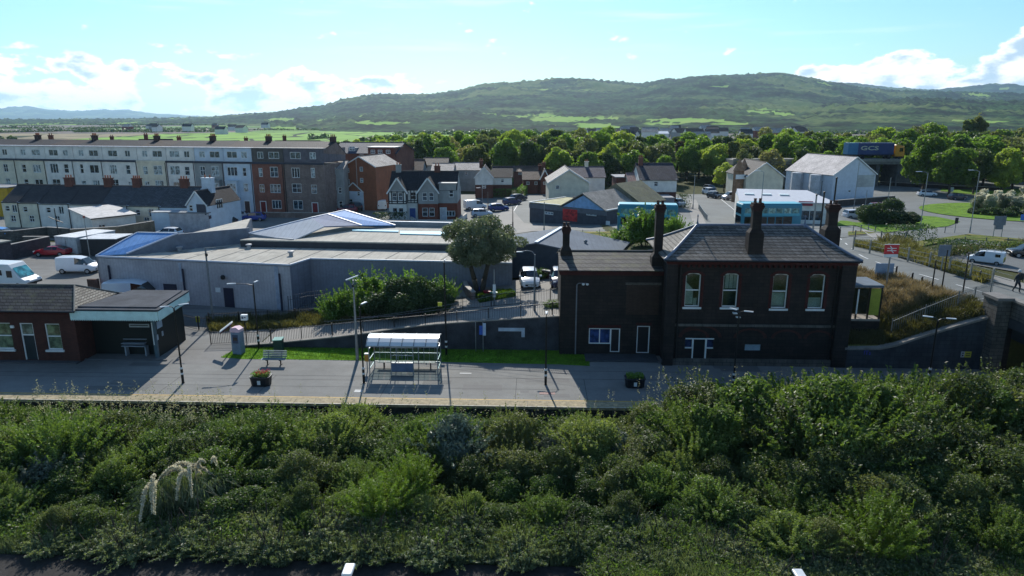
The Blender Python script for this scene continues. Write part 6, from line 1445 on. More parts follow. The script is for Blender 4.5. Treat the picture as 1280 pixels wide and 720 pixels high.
# --- flyover with its abutment, where the lorry passes
yb_ = 176; fl0, fl1 = XY(1062, yb_), XY(1215, yb_); zd = zpix(199.5, yb_)
t = thing('flyover', 'grey concrete flyover carrying the dual carriageway in front of the wood', 'bridge', (fl0.x, yb_, 0)); L_ = fl1.x - fl0.x
m = MB(); m.box(-30, L_, 0, 9, zd - 1.2, zd - .1); m.build('deck', plain('76766e', .8), t)
m = MB(); m.box(-30, L_, -.15, .15, zd - .5, zd + .15); m.build('parapet', plain('8d8c82', .8), t)
m = MB(); m.box(XY(1096, yb_).x - fl0.x, XY(1100, yb_).x - fl0.x, .5, 8, -.2, zd - 1.2); m.box(XY(1122, yb_).x - fl0.x, XY(1215, yb_).x - fl0.x, .5, 8, -.2, zd - 1.2); m.box(-30, XY(1080, yb_).x - fl0.x, .5, 8, -.2, zd - 1.2); m.build('abutment', plain('5d5f5c', .85, .3), t)
# --- warehouse
P0 = G(362, 389, 0.0); zt = V(362, 331.5, P0.y).z
def rz(px, py, z): d = ray(px, py); tt = (z - H) / d.z; return Vector((d.x * tt, d.y * tt, z))
Pl = rz(120, 320.5, zt); Pc = rz(362, 331.5, zt); P2 = rz(388, 323.5, zt); P3 = rz(640, 329, zt)
t = thing('warehouse', 'long low grey ribbed warehouse with flat roof and raised blue and white roof sections', 'warehouse', (0, 0, 0))
CLAD = ribbed('aeabaf', 'x', .3, .5, .15, .5, .25); ROOFG = ribbed(tuple(x for x in lin('b4afa3')), 'x', .9, .85, .08, .2, .25, spec=.1)
def vwall(m, a, b, z0, z1, th=.2):
    d = (b - a); d.z = 0; d.normalize(); nn = Vector((-d.y, d.x, 0)) * th
    q = [Vector((p.x, p.y, z)) for z in (z0, z1) for p in (a, b, b + nn, a + nn)]; m.add(q, [(0, 3, 2, 1), (4, 5, 6, 7), (0, 1, 5, 4), (1, 2, 6, 5), (2, 3, 7, 6), (3, 0, 4, 7)])
m = MB(); vwall(m, Pl, Pc, -.3, zt - .03); m.build('front_wall', CLAD, t)
Pl2 = rz(118, 319, zt); Bl = Pl + (Pl - Pc).cross(Vector((0, 0, 1))).normalized() * 0
nb = Vector((-(Pc - Pl).normalized().y, (Pc - Pl).normalized().x, 0)); PlB = Pl + nb * 26; 
m = MB(); vwall(m, Pc, P2, -.3, zt - .03); vwall(m, P2, P3, -.3, zt - .03); m.build('recessed_wall', ribbed('7c7f8b', 'x', .3, .5, .15, .5, .25), t)
m = MB(); vwall(m, PlB, Pl, -.3, zt - .03); m.build('end_wall', CLAD, t)
back_y = rz(300, 302, zt).y
m = MB(); m.slab([Pl, Pc, P2, P3, Vector((P3.x, rz(640, 307, zt).y, zt)), rz(300, 300.5, zt), PlB], .15); m.build('main_roof', ROOFG, t)
WT = plain('a9b3c2', .5, .1)
m = MB(); uu = (Pc - Pl).normalized(); nn_ = Vector((-uu.y, uu.x, 0))
for i in range(-2, 16):
    a = Pl + uu * (1.5 + i * 2.6); ta = max(0, 0.2); b = a + nn_ * (rz(300, 303, zt) - Pl).dot(nn_) * .96
    if a.x > Pc.x: a = a + nn_ * ((P2 + (P3 - P2) * max(0, min(1, (a.x - P2.x) / (P3.x - P2.x))) - a).dot(nn_) + .4)
    if a.x > Pl.x and a.x < P3.x - 3: m.bar((a.x, a.y + .3, zt + .015), (b.x, b.y, zt + .015), .07, .03)
m.build('roof_seam', plain('83827d', .9, .2), t)
m = MB(); rr4 = random.Random(8)
for i in range(9):
    a = Pl + uu * rr4.uniform(4, (Pc - Pl).length - 4) + nn_ * rr4.uniform(2, 7); wq, dq = rr4.uniform(.6, 2.4), rr4.uniform(.5, 1.6); m = MB(); m.add([a + Vector((0, 0, .006 + .001 * i)), a + uu * wq + Vector((0, 0, .006 + .001 * i)), a + uu * wq + nn_ * dq + Vector((0, 0, .006 + .001 * i)), a + nn_ * dq + Vector((0, 0, .006 + .001 * i))], [(0, 1, 2, 3)]); m.build('roof_patch', plain(('8b8980', '7b7972', '9d9a90')[i % 3], .9, .3), t)
for i in range(3):
    a = Pl + uu * (6 + i * 6) + nn_ * (4 + (i % 2) * 2.5); m = MB(); m.lathe([(.2, 0), (.2, .3), (.32, .34), (.3, .46), (.05, .52)], 10, (a.x, a.y, zt)); m.build('roof_vent', plain('8d9094', .6), t)
m = MB()
for a, b in ((Pl, Pc), (Pc, P2), (P2, P3)): m.bar(a + Vector((0, 0, .02)), b + Vector((0, 0, .02)), .12, .14)
m.build('roof_edging', WT, t)
za = zt + .75
A1, A2, A3, A4 = rz(300, 299.5, za), rz(566, 304.5, za), rz(566, 281.5, za), rz(425, 281, za)
m = MB(); m.slab([A1, A2, A3, A4], .12); m.build('raised_roof', ROOFG, t)
m = MB(); vwall(m, A1, A2, zt + .01, za - .12); m.build('step_wall', plain('33363c', .7), t)
m = MB()
for x0, x1, y0, y1 in ((440, 498, 286.5, 289.5), (500, 562, 288.5, 293.5)): m.slab([rz(x0, y1 - 1.5, za + .12), rz(x1, y1, za + .12), rz(x1, y0 + 1, za + .12), rz(x0, y0, za + .12)], .1)
m.build('skylight_strip', plain('8fc9d6', .25, .08), t)
m = MB(); vwall(m, rz(425, 281.5, za), rz(566, 284.5, za), za + .01, za + .5); m.build('parapet', plain('7b7f84', .6), t)
m = MB(); m.bar(rz(425, 281.5, za) + Vector((0, .1, .55)), rz(566, 284.5, za) + Vector((0, .1, .55)), .3, .08); m.build('parapet_cap', WT, t)
BLUE = ribbed('6a9bd0', 'x', .5, .7, .1, .2, .25, spec=.15); BLUED = ribbed('3c5a82', 'x', .5, .7, .1, .2, .2, spec=.12)
zr1 = zt + 1.7
qs = [Pl + Vector((0, 0, .06)), rz(158, 317, zt + .2), rz(222, 291.5, zr1), rz(172, 290.5, zr1)]
m = MB(); m.slab(qs, .12); m.build('blue_roof', BLUE, t)
m = MB(); m.bar(qs[0], qs[3], .16, .12); m.bar(qs[1], qs[2], .16, .12); m.bar(qs[3], qs[2], .16, .1); m.build('blue_roof_edging', WT, t)
m = MB(); m.add([qs[1], qs[2], Vector((qs[2].x, qs[2].y, zt)), Vector((qs[1].x, qs[1].y, zt))], [(0, 1, 2, 3)]); b2 = rz(312, 289.5, zr1 - .5); vwall(m, qs[2], b2, zt, zr1 - .1); m.build('blue_roof_end', plain('5d6876', .6), t)
q2 = [rz(311, 291.5, zt + 1.1), rz(366, 300.5, zt + .7), rz(405, 283, zt + 1.6), rz(389, 272, zt + 2.2)]
m = MB(); m.slab(q2, .12); m.build('white_roof', ribbed('a5adb5', 'x', .5, .8, .1, .2, .15, spec=.12), t)
m = MB(); vwall(m, rz(311, 291.5, zt + 1.1), rz(366, 300.5, zt + .7), zt, zt + .85); m.build('white_roof_wall', plain('7d8894', .6), t)
q3 = [q2[3], rz(405, 283, zt + 1.6), rz(452, 281.5, zt + 1.2), rz(410, 267.5, zt + 2.3)]
m = MB(); m.slab(q3, .12); m.build('dark_blue_roof', BLUED, t)
q4 = [rz(410, 267.5, zt + 2.3), rz(452, 281.5, zt + 1.2), rz(494, 281.5, zt + 1.0), rz(431, 262.5, zt + 2.4)]
m = MB(); m.slab(q4, .12); m.build('blue_roof', BLUE, t)
m = MB(); m.bar(q4[0], q4[1], .25, .1); m.bar(q4[3], q4[2], .25, .12); m.bar(q2[0], q2[3], .2, .1); m.bar(q2[3], q4[3], .2, .1); m.build('blue_roof_edging', WT, t)
for a, b, zl in ((q4[1], q4[2], zt), (q4[2], q4[3], zt), (q2[0], q2[3], zt)): m = MB(); vwall(m, a, b, 0, min(a.z, b.z) - .12, .1); m.build('inner_wall', plain('5a626c', .7), t)
# doors, flue, pipes, vents of the warehouse front
ud = (Pc - Pl).normalized(); nf = Vector((ud.y, -ud.x, 0))
def wl_pt(px, py):
    r = ray(px, py); tt = (Pl - Vector((0, 0, H))).dot(nf) / r.dot(nf); p = Vector((0, 0, H)) + r * tt; return p
def plate(name, px0, px1, py0, py1, mat, th=.04, par=None, out=.02, zb=None):
    a, b = wl_pt(px0, py1), wl_pt(px1, py1); zt2 = wl_pt((px0 + px1) / 2, py0).z; zb2 = a.z if zb is None else zb; m = MB()
    q = [Vector((p.x, p.y, z)) + nf * o for o in (out + th, out) for z in (zb2, zt2) for p in (a, b)]; m.add([q[0], q[1], q[3], q[2], q[4], q[5], q[7], q[6]], [(0, 1, 2, 3), (5, 4, 7, 6), (0, 3, 7, 4), (1, 5, 6, 2), (3, 2, 6, 7), (4, 5, 1, 0)]); return m.build(name, mat, par or t)
DB = plain('1c2036', .5)
plate('door', 282, 294, 360, 385, DB, zb=.02); plate('door', 206, 222, 355, 368, DB, zb=.1); plate('notice', 270, 276, 359.5, 365, EMW)
plate('shutter', 150, 186, 352, 372, plain('5b606c', .6)) if False else None
for px in (136, 228, 348.5):
    a = wl_pt(px, 330); m = MB(); m.tube((a.x + nf.x * .1, a.y + nf.y * .1, 0), (a.x + nf.x * .1, a.y + nf.y * .1, zt - .8), .09, .09, 8); m.build('downpipe', plain('23263a', .5), t)
m = MB(); c_ = wl_pt(280, 346); m.lathe([(.1, -.2), (.2, -.1), (.2, .1), (.1, .2)], 8, tuple(c_ + nf * .2)); m.build('flood_lamp', DARKM, t)
plate('pale_strip', 226, 229, 329, 352, plain('a0a8b4', .5)); plate('pale_strip', 347, 352, 333, 385, plain('9aa2b0', .5), zb=.1)
m = MB(); a = rz(124, 321, zt) + Vector((-.3, -.2, 0)); m.box(a.x - .9, a.x + .1, a.y - .3, a.y - .02, 0, 2.2); m.build('brown_fence_panel', plain('5a4036', .8, .3), t)
# --- low hall with grey pitched roof between warehouse and station
yf_ = 66.0; ap = V(670, 303.5, yf_); bp = rz(702, 284.5, ap.z); L5 = bp - ap
t = thing('low_hall', 'low hall with shallow grey sheet roof and pale ridge, behind the station car park', 'building', (0, 0, 0))
wl5, wr5 = Vector((ap.x - 6.5, ap.y + .8, ap.z - 1.15)), Vector((ap.x + 7.6, ap.y - .8, ap.z - 1.5))
RG = ribbed('69727c', 'x', .6, .85, .08, .2, .2, spec=.12); m = MB()
m.slab([wl5, ap, bp, wl5 + L5], .12); m.slab([ap, wr5, wr5 + L5, bp], .12); r5 = m.build('roof', RG, t)
m = MB(); m.bar(ap + Vector((0, 0, .06)), bp + Vector((0, 0, .06)), .35, .1); m.build('ridge_cap', plain('b4c2d2', .4), r5)
m = MB(); bs = 1.5
g_in = Vector((0, .25, 0)); m.add([Vector((wl5.x + .2, wl5.y + .25, bs)), Vector((wr5.x - .2, wr5.y + .25, bs)), wr5 + g_in - Vector((.2, 0, .12)), ap + g_in - Vector((0, 0, .13)), wl5 + g_in + Vector((.2, 0, -.1))], [(0, 1, 2, 3, 4)])
vwall(m, wl5 + L5 * .98 + Vector((.2, 0, 0)), wl5 + Vector((.2, .26, 0)), bs, wl5.z - .12); vwall(m, wr5 - Vector((.2, -.26, 0)), wr5 + L5 * .98 - Vector((.2, 0, 0)), bs, wr5.z - .12); m.build('wall', plain('3c444e', .8, .2), t)
vp = V(732, 303, 70); m = MB(); m.tube((vp.x, vp.y, vp.z - 1.2), (vp.x, vp.y, vp.z), .13, .13, 8); m.lathe([(.12, 0), (.2, .05), (.2, .2), (.05, .3)], 8, tuple(vp)); m.build('flue', GREYM, t)
# garages and yard walls on the left
B = Bld('flat_roofed_garages', 'dark stone garages with pale flat roof at the left of the car park', G(-40, 336, 0), G(17, 325, 0), 9, base=0, cat='garage'); B.walls(2.3, masonry('46434a', '504c52', '38363b', .5, .2, .015)); B.roof(2.3, 2.3, 'flat', plain('8b8c84', .8, .25, .5), oh=.1)
def yard(label, pts, h, mat=None, cope=True, th=.25, nm='yard_wall'):
    t = thing(nm, label, 'wall', (0, 0, 0)); m = MB(); c = MB()
    for a, b in zip(pts[:-1], pts[1:]):
        a, b = Vector(a), Vector(b); n = max(1, int((b - a).length / 4)); 
        for i in range(n):
            p, q = a.lerp(b, i / n), a.lerp(b, (i + 1) / n); zz = hgt(p.x, p.y); vwall(m, p, q, zz - .4, zz + h, th)
            if cope: dd = (q - p).normalized(); off = Vector((-dd.y, dd.x, 0)) * th / 2; c.bar(Vector((p.x, p.y, zz + h + .045)) + off, Vector((q.x, q.y, zz + h + .045)) + off, th + .1, .08)
    m.build('wall_face', mat or STONE_M, t)
    if cope: c.build('coping', plain('a09a92', .8), t)
yard('dark stone wall continuing from the flat roofed garages', [G(17, 325, 0), G(64, 314, 0)], 1.9, masonry('3d3a40', '4a464a', '333136', .5, .2, .015))
yard('long old stone wall with pale coping behind the lorry bodies', [G(90, 305, 0), G(150, 301, 0), G(195, 293, 0)], 2.0, masonry('7d6f5c', '8a7c68', '6a5f52', .5, .2, .015))
yard('weathered boundary wall below the cream cottages', [G(-10, 303, 0), G(20, 302, 0), G(60, 297, 0), G(88, 299, 0)], 1.5, STONE_L)
yard('second yard wall with a pale coping in front of the cottages', [G(30, 307, 0), G(62, 307, 0)], 1.2, STONE_L)
yard('white painted low garden wall before the brick semi', [G(513, 277, 0), G(520, 281, 0), G(572, 281, 0), G(578, 277, 0), G(584, 272, 0)], .75, R_WHITE)
yard('stone garden wall before the half-timbered house', [G(462, 281, 0), G(512, 281, 0)], .8, STONE_M)
yard('low street wall with gate piers opposite the stone terrace end', [G(320, 272, 0), G(420, 273, 0)], .9, STONE_M)
yard('dark retaining wall below the large white house', [G(1046, 259), G(1118, 253)], 1.3, masonry('45403c', '504a46', '38342f', .5, .2, .015))
yard('shop forecourt wall beside the receding road', [G(1042, 262), G(1000, 268)], .8, masonry('5b4a42', '66544a', '4a3d37', .5, .2, .015))
yard('long dark wall under the wood beyond the roundabout', [G(1100, 232), G(1190, 238), G(1250, 240)], 1.0, masonry('35302e', '403a36', '2a2624', .5, .2, .015))
# low curved wall round the tree bed
cw = [G(px, py) for px, py in ((594, 376), (586, 369), (583, 362), (590, 355), (606, 349), (632, 347), (655, 347))]
yard('curved low wall with pale coping round the evergreen bed', cw, .7, STONE_M, th=.3)
yard('low brown wall closing the car park behind the white car', [G(677, 349), G(700, 350)], .8, BRICK_D, th=.3)
# --- hedges
def hedge(label, pts, h, wd=1.2, mat=None):
    t = thing('hedge', label, 'hedge', (0, 0, 0)); C = []; Nn = []
    for a, b in zip(pts[:-1], pts[1:]):
        L = (b - a).to_2d().length; n = int(L * 260); s = rng.random(n); side = rng.integers(0, 3, n); w = rng.uniform(-.5, .5, n) * wd; z = rng.uniform(0, 1, n) * h; z[side == 0] = h * rng.uniform(.9, 1.05, (side == 0).sum()); w[side == 1] = -wd / 2; w[side == 2] = wd / 2
        d = (b - a); d.z = 0; d.normalize(); zz = hgt(a.x, a.y)
        C.append(np.stack([a.x + (b.x - a.x) * s - d.y * w, a.y + (b.y - a.y) * s + d.x * w, zz + z], 1) + rng.normal(size=(n, 3)) * .06); Nn.append(rng.normal(size=(n, 3)) + np.array([0, -.5, .8]))
    C = np.concatenate(C); link('foliage', quads_mesh('foliage', C, np.concatenate(Nn), .115 * rng.uniform(.6, 1.3, len(C)), .6, mat or F_LAUREL, rng), t)
hedge('clipped green hedge in front of the far white house', [G(606, 247), G(650, 247), G(657, 240)], 1.8, 1.6)
hedge('bushy dark hedge before the half-timbered house', [G(468, 279), G(508, 279)], 1.7, 1.6, F_DK)
hedge('dark clipped hedge block beside the roadside house', [G(847, 259), G(861, 259)], 2.3, 3.2, F_DK)
hedge('rough hedge of the lay-by bank beyond the road', [G(1108, 318, 0), G(1160, 318, 0), G(1215, 318, 0)], 1.8, 2.4, F_DK)
hedge('low scrub hedge right of the lay-by hedge', [G(1222, 314, 0), G(1300, 315, 0), G(1340, 318, 0)], 1.2, 2.0, F_OLIVE)
# distant houses and sheds at the foot of the hill
k = 0
for i in range(44):
    px = random.choice([random.uniform(735, 1010), random.uniform(735, 960), random.uniform(735, 960), random.uniform(150, 330)]); Y = random.uniform(480, 700) if px > 400 else random.uniform(700, 1150); p = XY(px, Y); w_ = random.uniform(7, 12)
    B = Bld('distant_house', 'tiny distant house at the foot of the wooded hill', p, p + Vector((w_, random.uniform(-4, 4), 0)), 9, base=random.uniform(0, 3), group='distant houses at the foot of the hill'); B.walls(5, random.choice((R_WHITE, R_WHITE, R_GREY, BRICK_R))); B.roof(5, 8, 'x', random.choice((ROOF_D, ROOF_B, ROOF_P)), wallm=R_WHITE)
for px, w_, lb in ((812, 34, 'long white-roofed distant shed at the hill foot'), (878, 24, 'shorter pale distant industrial shed right of the long one')):
    p = XY(px, 620); B = Bld('distant_shed', lb, p, p + Vector((w_ * .5, 0, 0)), 12, base=-3, cat='shed'); B.walls(7, R_WHITE); B.roof(7, 9, 'x', plain('c3c7cc', .5), wallm=R_WHITE)
# ================================================================ VEHICLES
def paint(c, rough=.25): return plain(c, rough, .05, 1.0, 0.0, .5, 0)
TYRE = plain('15161a', .8, .1); RIM = plain('9a9da0', .35, .1, metal=.5); CGL = glass('0f161c', .05); LAMPW = plain('cfd6dc', .15, .05); LAMPR = plain('7a1216', .2, .1); TRIMB = plain('17181b', .5, .1)
KINDS_ = {  # x, half width, sill z, belt z, roof half width, roof z, side glass to next, top glass to next
 'hatch': [(-1.98, .74, .45, .80, .60, .86, 0, 0), (-1.90, .82, .32, .95, .68, 1.02, 0, 1), (-1.50, .86, .28, .98, .62, 1.42, 1, 0), (-.62, .87, .25, .97, .62, 1.49, 0, 0), (-.54, .87, .25, .97, .62, 1.49, 1, 0), (.42, .87, .25, .95, .60, 1.44, 1, 1), (1.12, .86, .27, .92, .66, .98, 0, 0), (1.75, .82, .30, .80, .60, .86, 0, 0), (1.98, .72, .36, .62, .55, .70, 0, 0)],
 'suv': [(-2.2, .78, .5, .92, .66, 1.0, 0, 0), (-2.12, .88, .38, 1.08, .74, 1.14, 0, 1), (-1.85, .92, .34, 1.10, .70, 1.60, 1, 0), (-.75, .93, .32, 1.08, .70, 1.68, 0, 0), (-.66, .93, .32, 1.08, .70, 1.68, 1, 0), (.45, .93, .32, 1.06, .68, 1.62, 1, 1), (1.15, .92, .34, 1.04, .74, 1.10, 0, 0), (1.95, .88, .36, .95, .68, .99, 0, 0), (2.2, .76, .44, .72, .6, .80, 0, 0)],
 'coupe': [(-2.15, .72, .42, .82, .6, .86, 0, 0), (-1.95, .84, .3, .90, .70, .93, 0, 1), (-1.05, .88, .26, .90, .58, 1.24, 1, 0), (-.45, .89, .24, .90, .58, 1.30, 0, 0), (-.38, .89, .24, .90, .58, 1.30, 1, 0), (.3, .89, .24, .88, .58, 1.25, 1, 1), (1.0, .88, .26, .84, .66, .88, 0, 0), (1.75, .84, .28, .74, .62, .78, 0, 0), (2.15, .70, .34, .56, .5, .62, 0, 0)],
 'van': [(-2.2, .84, .4, 1.1, .74, 1.82, 0, 0), (-2.12, .90, .34, 1.12, .78, 1.88, 0, 0), (-.5, .90, .3, 1.1, .78, 1.90, 0, 0), (.05, .90, .3, 1.1, .76, 1.88, 1, 0), (.85, .90, .3, 1.06, .70, 1.72, 1, 1), (1.5, .88, .32, 1.02, .74, 1.10, 0, 0), (2.0, .84, .34, .86, .68, .92, 0, 0), (2.2, .74, .4, .66, .6, .74, 0, 0)],
}
def car(kind, color, loc, rz, label, cat='car', name=None, group=None, s=1.0):
    t = thing(name or {'van': 'parked_van'}.get(kind, 'parked_car'), label, cat, (loc[0], loc[1], loc[2] + .06), rz, group); t.scale = (s, s, s)
    P = KINDS_[kind]; body = MB(); gl = MB(); rings = []
    for x, w, zs, zb, wr, zr, a, b in P:
        h = [(w * .82, zs - .08), (w, zs + .05), (w * 1.0, zb - .12), (w * .96, zb), (wr, zr - .04), (wr * .8, zr)]
        rings.append([(x, -y, z) for y, z in h] + [(x, y, z) for y, z in reversed(h)])
    n = len(rings[0])
    for i in range(len(rings) - 1):
        sg, tg = P[i][6], P[i][7]
        for k in range(n):
            j = (k + 1) % n; q = [rings[i][k], rings[i][j], rings[i + 1][j], rings[i + 1][k]]
            side = k in (3, 7); top = k in (4, 5, 6)
            m = gl if (side and sg) or (top and tg) else body; m.add(q, [(0, 1, 2, 3)])
    body.add(rings[0], [tuple(range(n - 1, -1, -1))]); body.add(rings[-1], [tuple(range(n))])
    o = body.build('body', paint(color), t, smooth=False); bm = bmesh.new(); bm.from_mesh(o.data); bmesh.ops.remove_doubles(bm, verts=bm.verts, dist=.001); bmesh.ops.recalc_face_normals(bm, faces=bm.faces); bm.to_mesh(o.data); bm.free()
    for p_ in o.data.polygons: p_.use_smooth = True
    e = o.modifiers.new('e', 'EDGE_SPLIT'); e.split_angle = R(38)
    gl.build('windows', CGL, t)
    L = P[-1][0]; W_ = P[3][1]; r = .33 if kind != 'suv' else .37
    for sx in (P[0][0] + .72, L - .78):
        for sy in (-1, 1):
            m = MB(); y0 = sy * (W_ - .2); y1 = sy * (W_ + .012); m.tube((sx, y0, r - .06), (sx, y1, r - .06), r, r, 14); wheel = m.build('wheel', TYRE, t)
            m = MB(); m.tube((sx, sy * (W_ + .006), r - .06), (sx, sy * (W_ + .022), r - .06), r * .62, r * .55, 12); m.build('rim', RIM, wheel)
    for sy in (-1, 1):
        zf = P[-2][3] - .08; m = MB(); m.box(L - .20, L - .02, sy * .60 - .13, sy * .60 + .13, zf - .12, zf + .03); m.build('headlight', LAMPW, t)
        m = MB(); zr = P[1][3] - .05; m.box(P[0][0] - .01, P[0][0] + .12, sy * .66 - .08, sy * .66 + .08, zr - .22, zr); m.build('tail_light', LAMPR, t)
        m = MB(); xm = [q for q in P if q[7]][-1][0] + .42; m.box(xm - .08, xm + .08, sy * (W_ + .0) - .02, sy * (W_ + .17) + .02, P[4][3] + .0, P[4][3] + .14); m.build('wing_mirror', paint(color), t)
    m = MB(); m.box(L - .05, L + .012, -.5, .5, P[-1][2] - .02, P[-1][2] + .14); m.build('grille', TRIMB, t)
    m = MB(); m.box(L + .002, L + .02, -.26, .26, P[-1][2] + .0, P[-1][2] + .10); m.build('number_plate', plain('c9c9c0', .4), t)
    return t
def gl_(px, py): return G(px, py)
CARS = [('coupe', 'a31527', 67, 320, 180, 'red coupe parked against the stone wall on the left', 'car'),
        ('van', 'cfd4da', 100, 341, 0, 'white van parked beside the end of the warehouse', 'van'),
        ('hatch', 'd6dadd', 662, 357, -88, 'white hatchback facing the platform in the station car park', 'car'),
        ('hatch', '2b3352', 700, 357, -90, 'dark blue car half hidden by the station annex chimney', 'car'),
        ('suv', 'd2d6da', 1069, 274, 5, 'white estate car passing left of the traffic island bush', 'car'),
        ('hatch', 'cdd3d8', 1158, 246, -8, 'silver car entering the roundabout under the trees', 'car'),
        ('hatch', '3a3d44', 1196, 250, 10, 'dark car just behind the roundabout lamp post', 'car'),
        ('suv', '16181c', 1283, 322, 170, 'black car cut by the right edge in the lay-by', 'car'),
        ('suv', '111317', 280, 283, 185, 'black car parked beside the gable house shop', 'car'),
        ('hatch', 'cfd2d6', 292, 292, 175, 'white car nearest the warehouse on the left street', 'car'),
        ('hatch', 'd0d3d6', 212, 297, 170, 'white car in the yard below the pale block extension', 'car'),
        ('hatch', '9aa0a8', 297, 274, 182, 'silver grey car parked at the foot of the pale blue terrace', 'car'),
        ('hatch', '2b3f8c', 318, 276, 182, 'bright blue car parked in front of the brick terrace', 'car'),
        ('hatch', '7d2433', 434, 266, 185, 'dark red car at the corner by the terrace gable', 'car'),
        ('suv', '2c3036', 444, 263, 120, 'dark grey car waiting by the small white house', 'car'),
        ('van', 'd5d5d2', 478, 262, 100, 'white van parked left of the half-timbered house', 'van'),
        ('van', 'd8dcdc', 594, 262, 20, 'white van parked right of the brick semi', 'van'),
        ('hatch', 'b4bcc8', 602, 271, 10, 'silver car half hidden by the evergreen crown top', 'car'),
        ('hatch', '2f3c78', 623, 264, 15, 'blue hatchback waiting at the junction', 'car'),
        ('hatch', '3c4266', 640, 256, 35, 'white-roofed dark car first in the side road', 'car'), ('hatch', '2c2f42', 648, 251, 35, 'dark car second in the side road', 'car'),
        ('hatch', '24262c', 604, 244, 0, 'small black car under the far white house hedge', 'car'),
        ('suv', 'aeb6c0', 779, 259, 30, 'silver estate car just behind the left bus', 'car'), ('hatch', 'c3c8ce', 789, 256, 30, 'paler car parked behind the silver estate', 'car'),
        ('hatch', 'a9b3bd', 848, 258, -80, 'silver hatchback parked by the dark hedge block', 'car'), ('hatch', '54324a', 838, 256, -80, 'plum coloured car beside the silver hatchback', 'car'),
        ('suv', 'd6d8da', 887, 244, -75, 'white car parked along the receding road', 'car'), ('hatch', '2a2c30', 893, 248, -70, 'black car nearest of those parked along the receding road', 'car'), ('hatch', '35383e', 887, 239, -75, 'dark car farthest along the receding road', 'car'),
        ('van', 'b9bfc4', 915, 250, 190, 'grey van parked at the kerb by the villa', 'van'), ('hatch', '6a2226', 1098, 263, 0, 'dark red car passing behind the traffic island bush', 'car')]
for k, c, px, py, a, lb, cat in CARS:
    p = G(px, py); car(k, c, p, R(a), lb, cat, s=.97)
p = G(172, 380, 0); car('van', 'c9d0d6', p, R(2), 'white van roof showing between the canopy shelter and the warehouse', 'van', s=1.18)
# utility van with chevrons on the back and a ladder rack
p = G(1231, 330); v = car('van', 'd3d8dc', p, R(136), 'white utility van with yellow chevron rear and roof rack in the lay-by', 'van', s=.84)
m = MB(); m.box(-2.235, -2.205, -.72, .72, .5, 1.15); m.build('chevron_panel', plain('c8c020', .5), v)
m = MB()
for i in range(4):
    for s in (-1, 1): m.prism([(s * (.02 + i * .19), .5), (s * (.12 + i * .19), .5), (s * (.02 + max(0, i - 1) * .19 + .0), 1.15)][:3], (-2.245, 0, 0), (0, 1, 0), (0, 0, 1), (.006, 0, 0))
m.build('chevron_stripe', plain('20242c', .5), v)
m = MB()
for y in (-.5, .5): m.bar((-1.9, y, 2.02), (1.0, y, 1.98), .04, .04)
for x in (-1.8, -.9, 0, .8): m.bar((x, -.55, 1.98), (x, .55, 1.98), .04, .04); m.bar((x, -.5, 1.85), (x, -.5, 1.98), .04, .04); m.bar((x, .5, 1.85), (x, .5, 1.98), .04, .04)
m.build('roof_rack', STEEL, v)
m = MB(); m.box(-2.2, -1.95, -.88, .88, 1.3, 1.7); 
for sy in (-1, 1): m2 = MB(); m2.box(-1.8, -1.2, sy * .905 - .01, sy * .905 + .01, 1.2, 1.6); m2.build('rear_side_window', CGL, v)
# camper van at the left edge
p = G(14, 359); t = thing('motorhome', 'white motorhome with big slanted windscreen at the left edge of the car park', 'motorhome', (p.x, p.y, p.z), R(-6))
m = MB(); pr_ = [(-3.2, .45), (2.0, .45), (2.75, .5), (2.8, .85), (2.1, 1.2), (1.25, 2.25), (1.0, 2.6), (-3.1, 2.65), (-3.3, 2.4)]; m.prism(pr_, (0, -1.05, 0), (1, 0, 0), (0, 0, 1), (0, 2.1, 0)); m.build('body', paint('d4d7d6'), t, bevel=.08)
m = MB(); m.slab([(2.09, -.9, 1.26), (1.33, -.85, 2.2), (1.33, .85, 2.2), (2.09, .9, 1.26)], -.03); m.slab([(2.12, -.92, 1.24), (1.34, -.87, 2.22), (1.34, .87, 2.22), (2.12, .92, 1.24)], -.02); m.build('windscreen', glass('3f8f96', .05), t)
m = MB(); m.box(.7, 1.3, -1.07, -1.05, 1.25, 1.95); m.box(-.6, .2, -1.07, -1.05, 1.45, 2.0); m.box(-2.6, -1.6, -1.07, -1.05, 1.45, 2.0); m.build('side_window', CGL, t)
m = MB(); m.box(2.5, 2.83, -.95, .95, .5, .68); m.build('bumper', TRIMB, t)
for sy in (-1, 1): m = MB(); m.box(2.5, 2.76, sy * .75 - .17, sy * .75 + .17, .78, .98); m.build('headlight', LAMPW, t)
for sx in (-1.9, 1.75):
    for sy in (-1, 1): m = MB(); m.tube((sx, sy * .8, .35), (sx, sy * 1.06, .35), .35, .35, 14); m.build('wheel', TYRE, t)
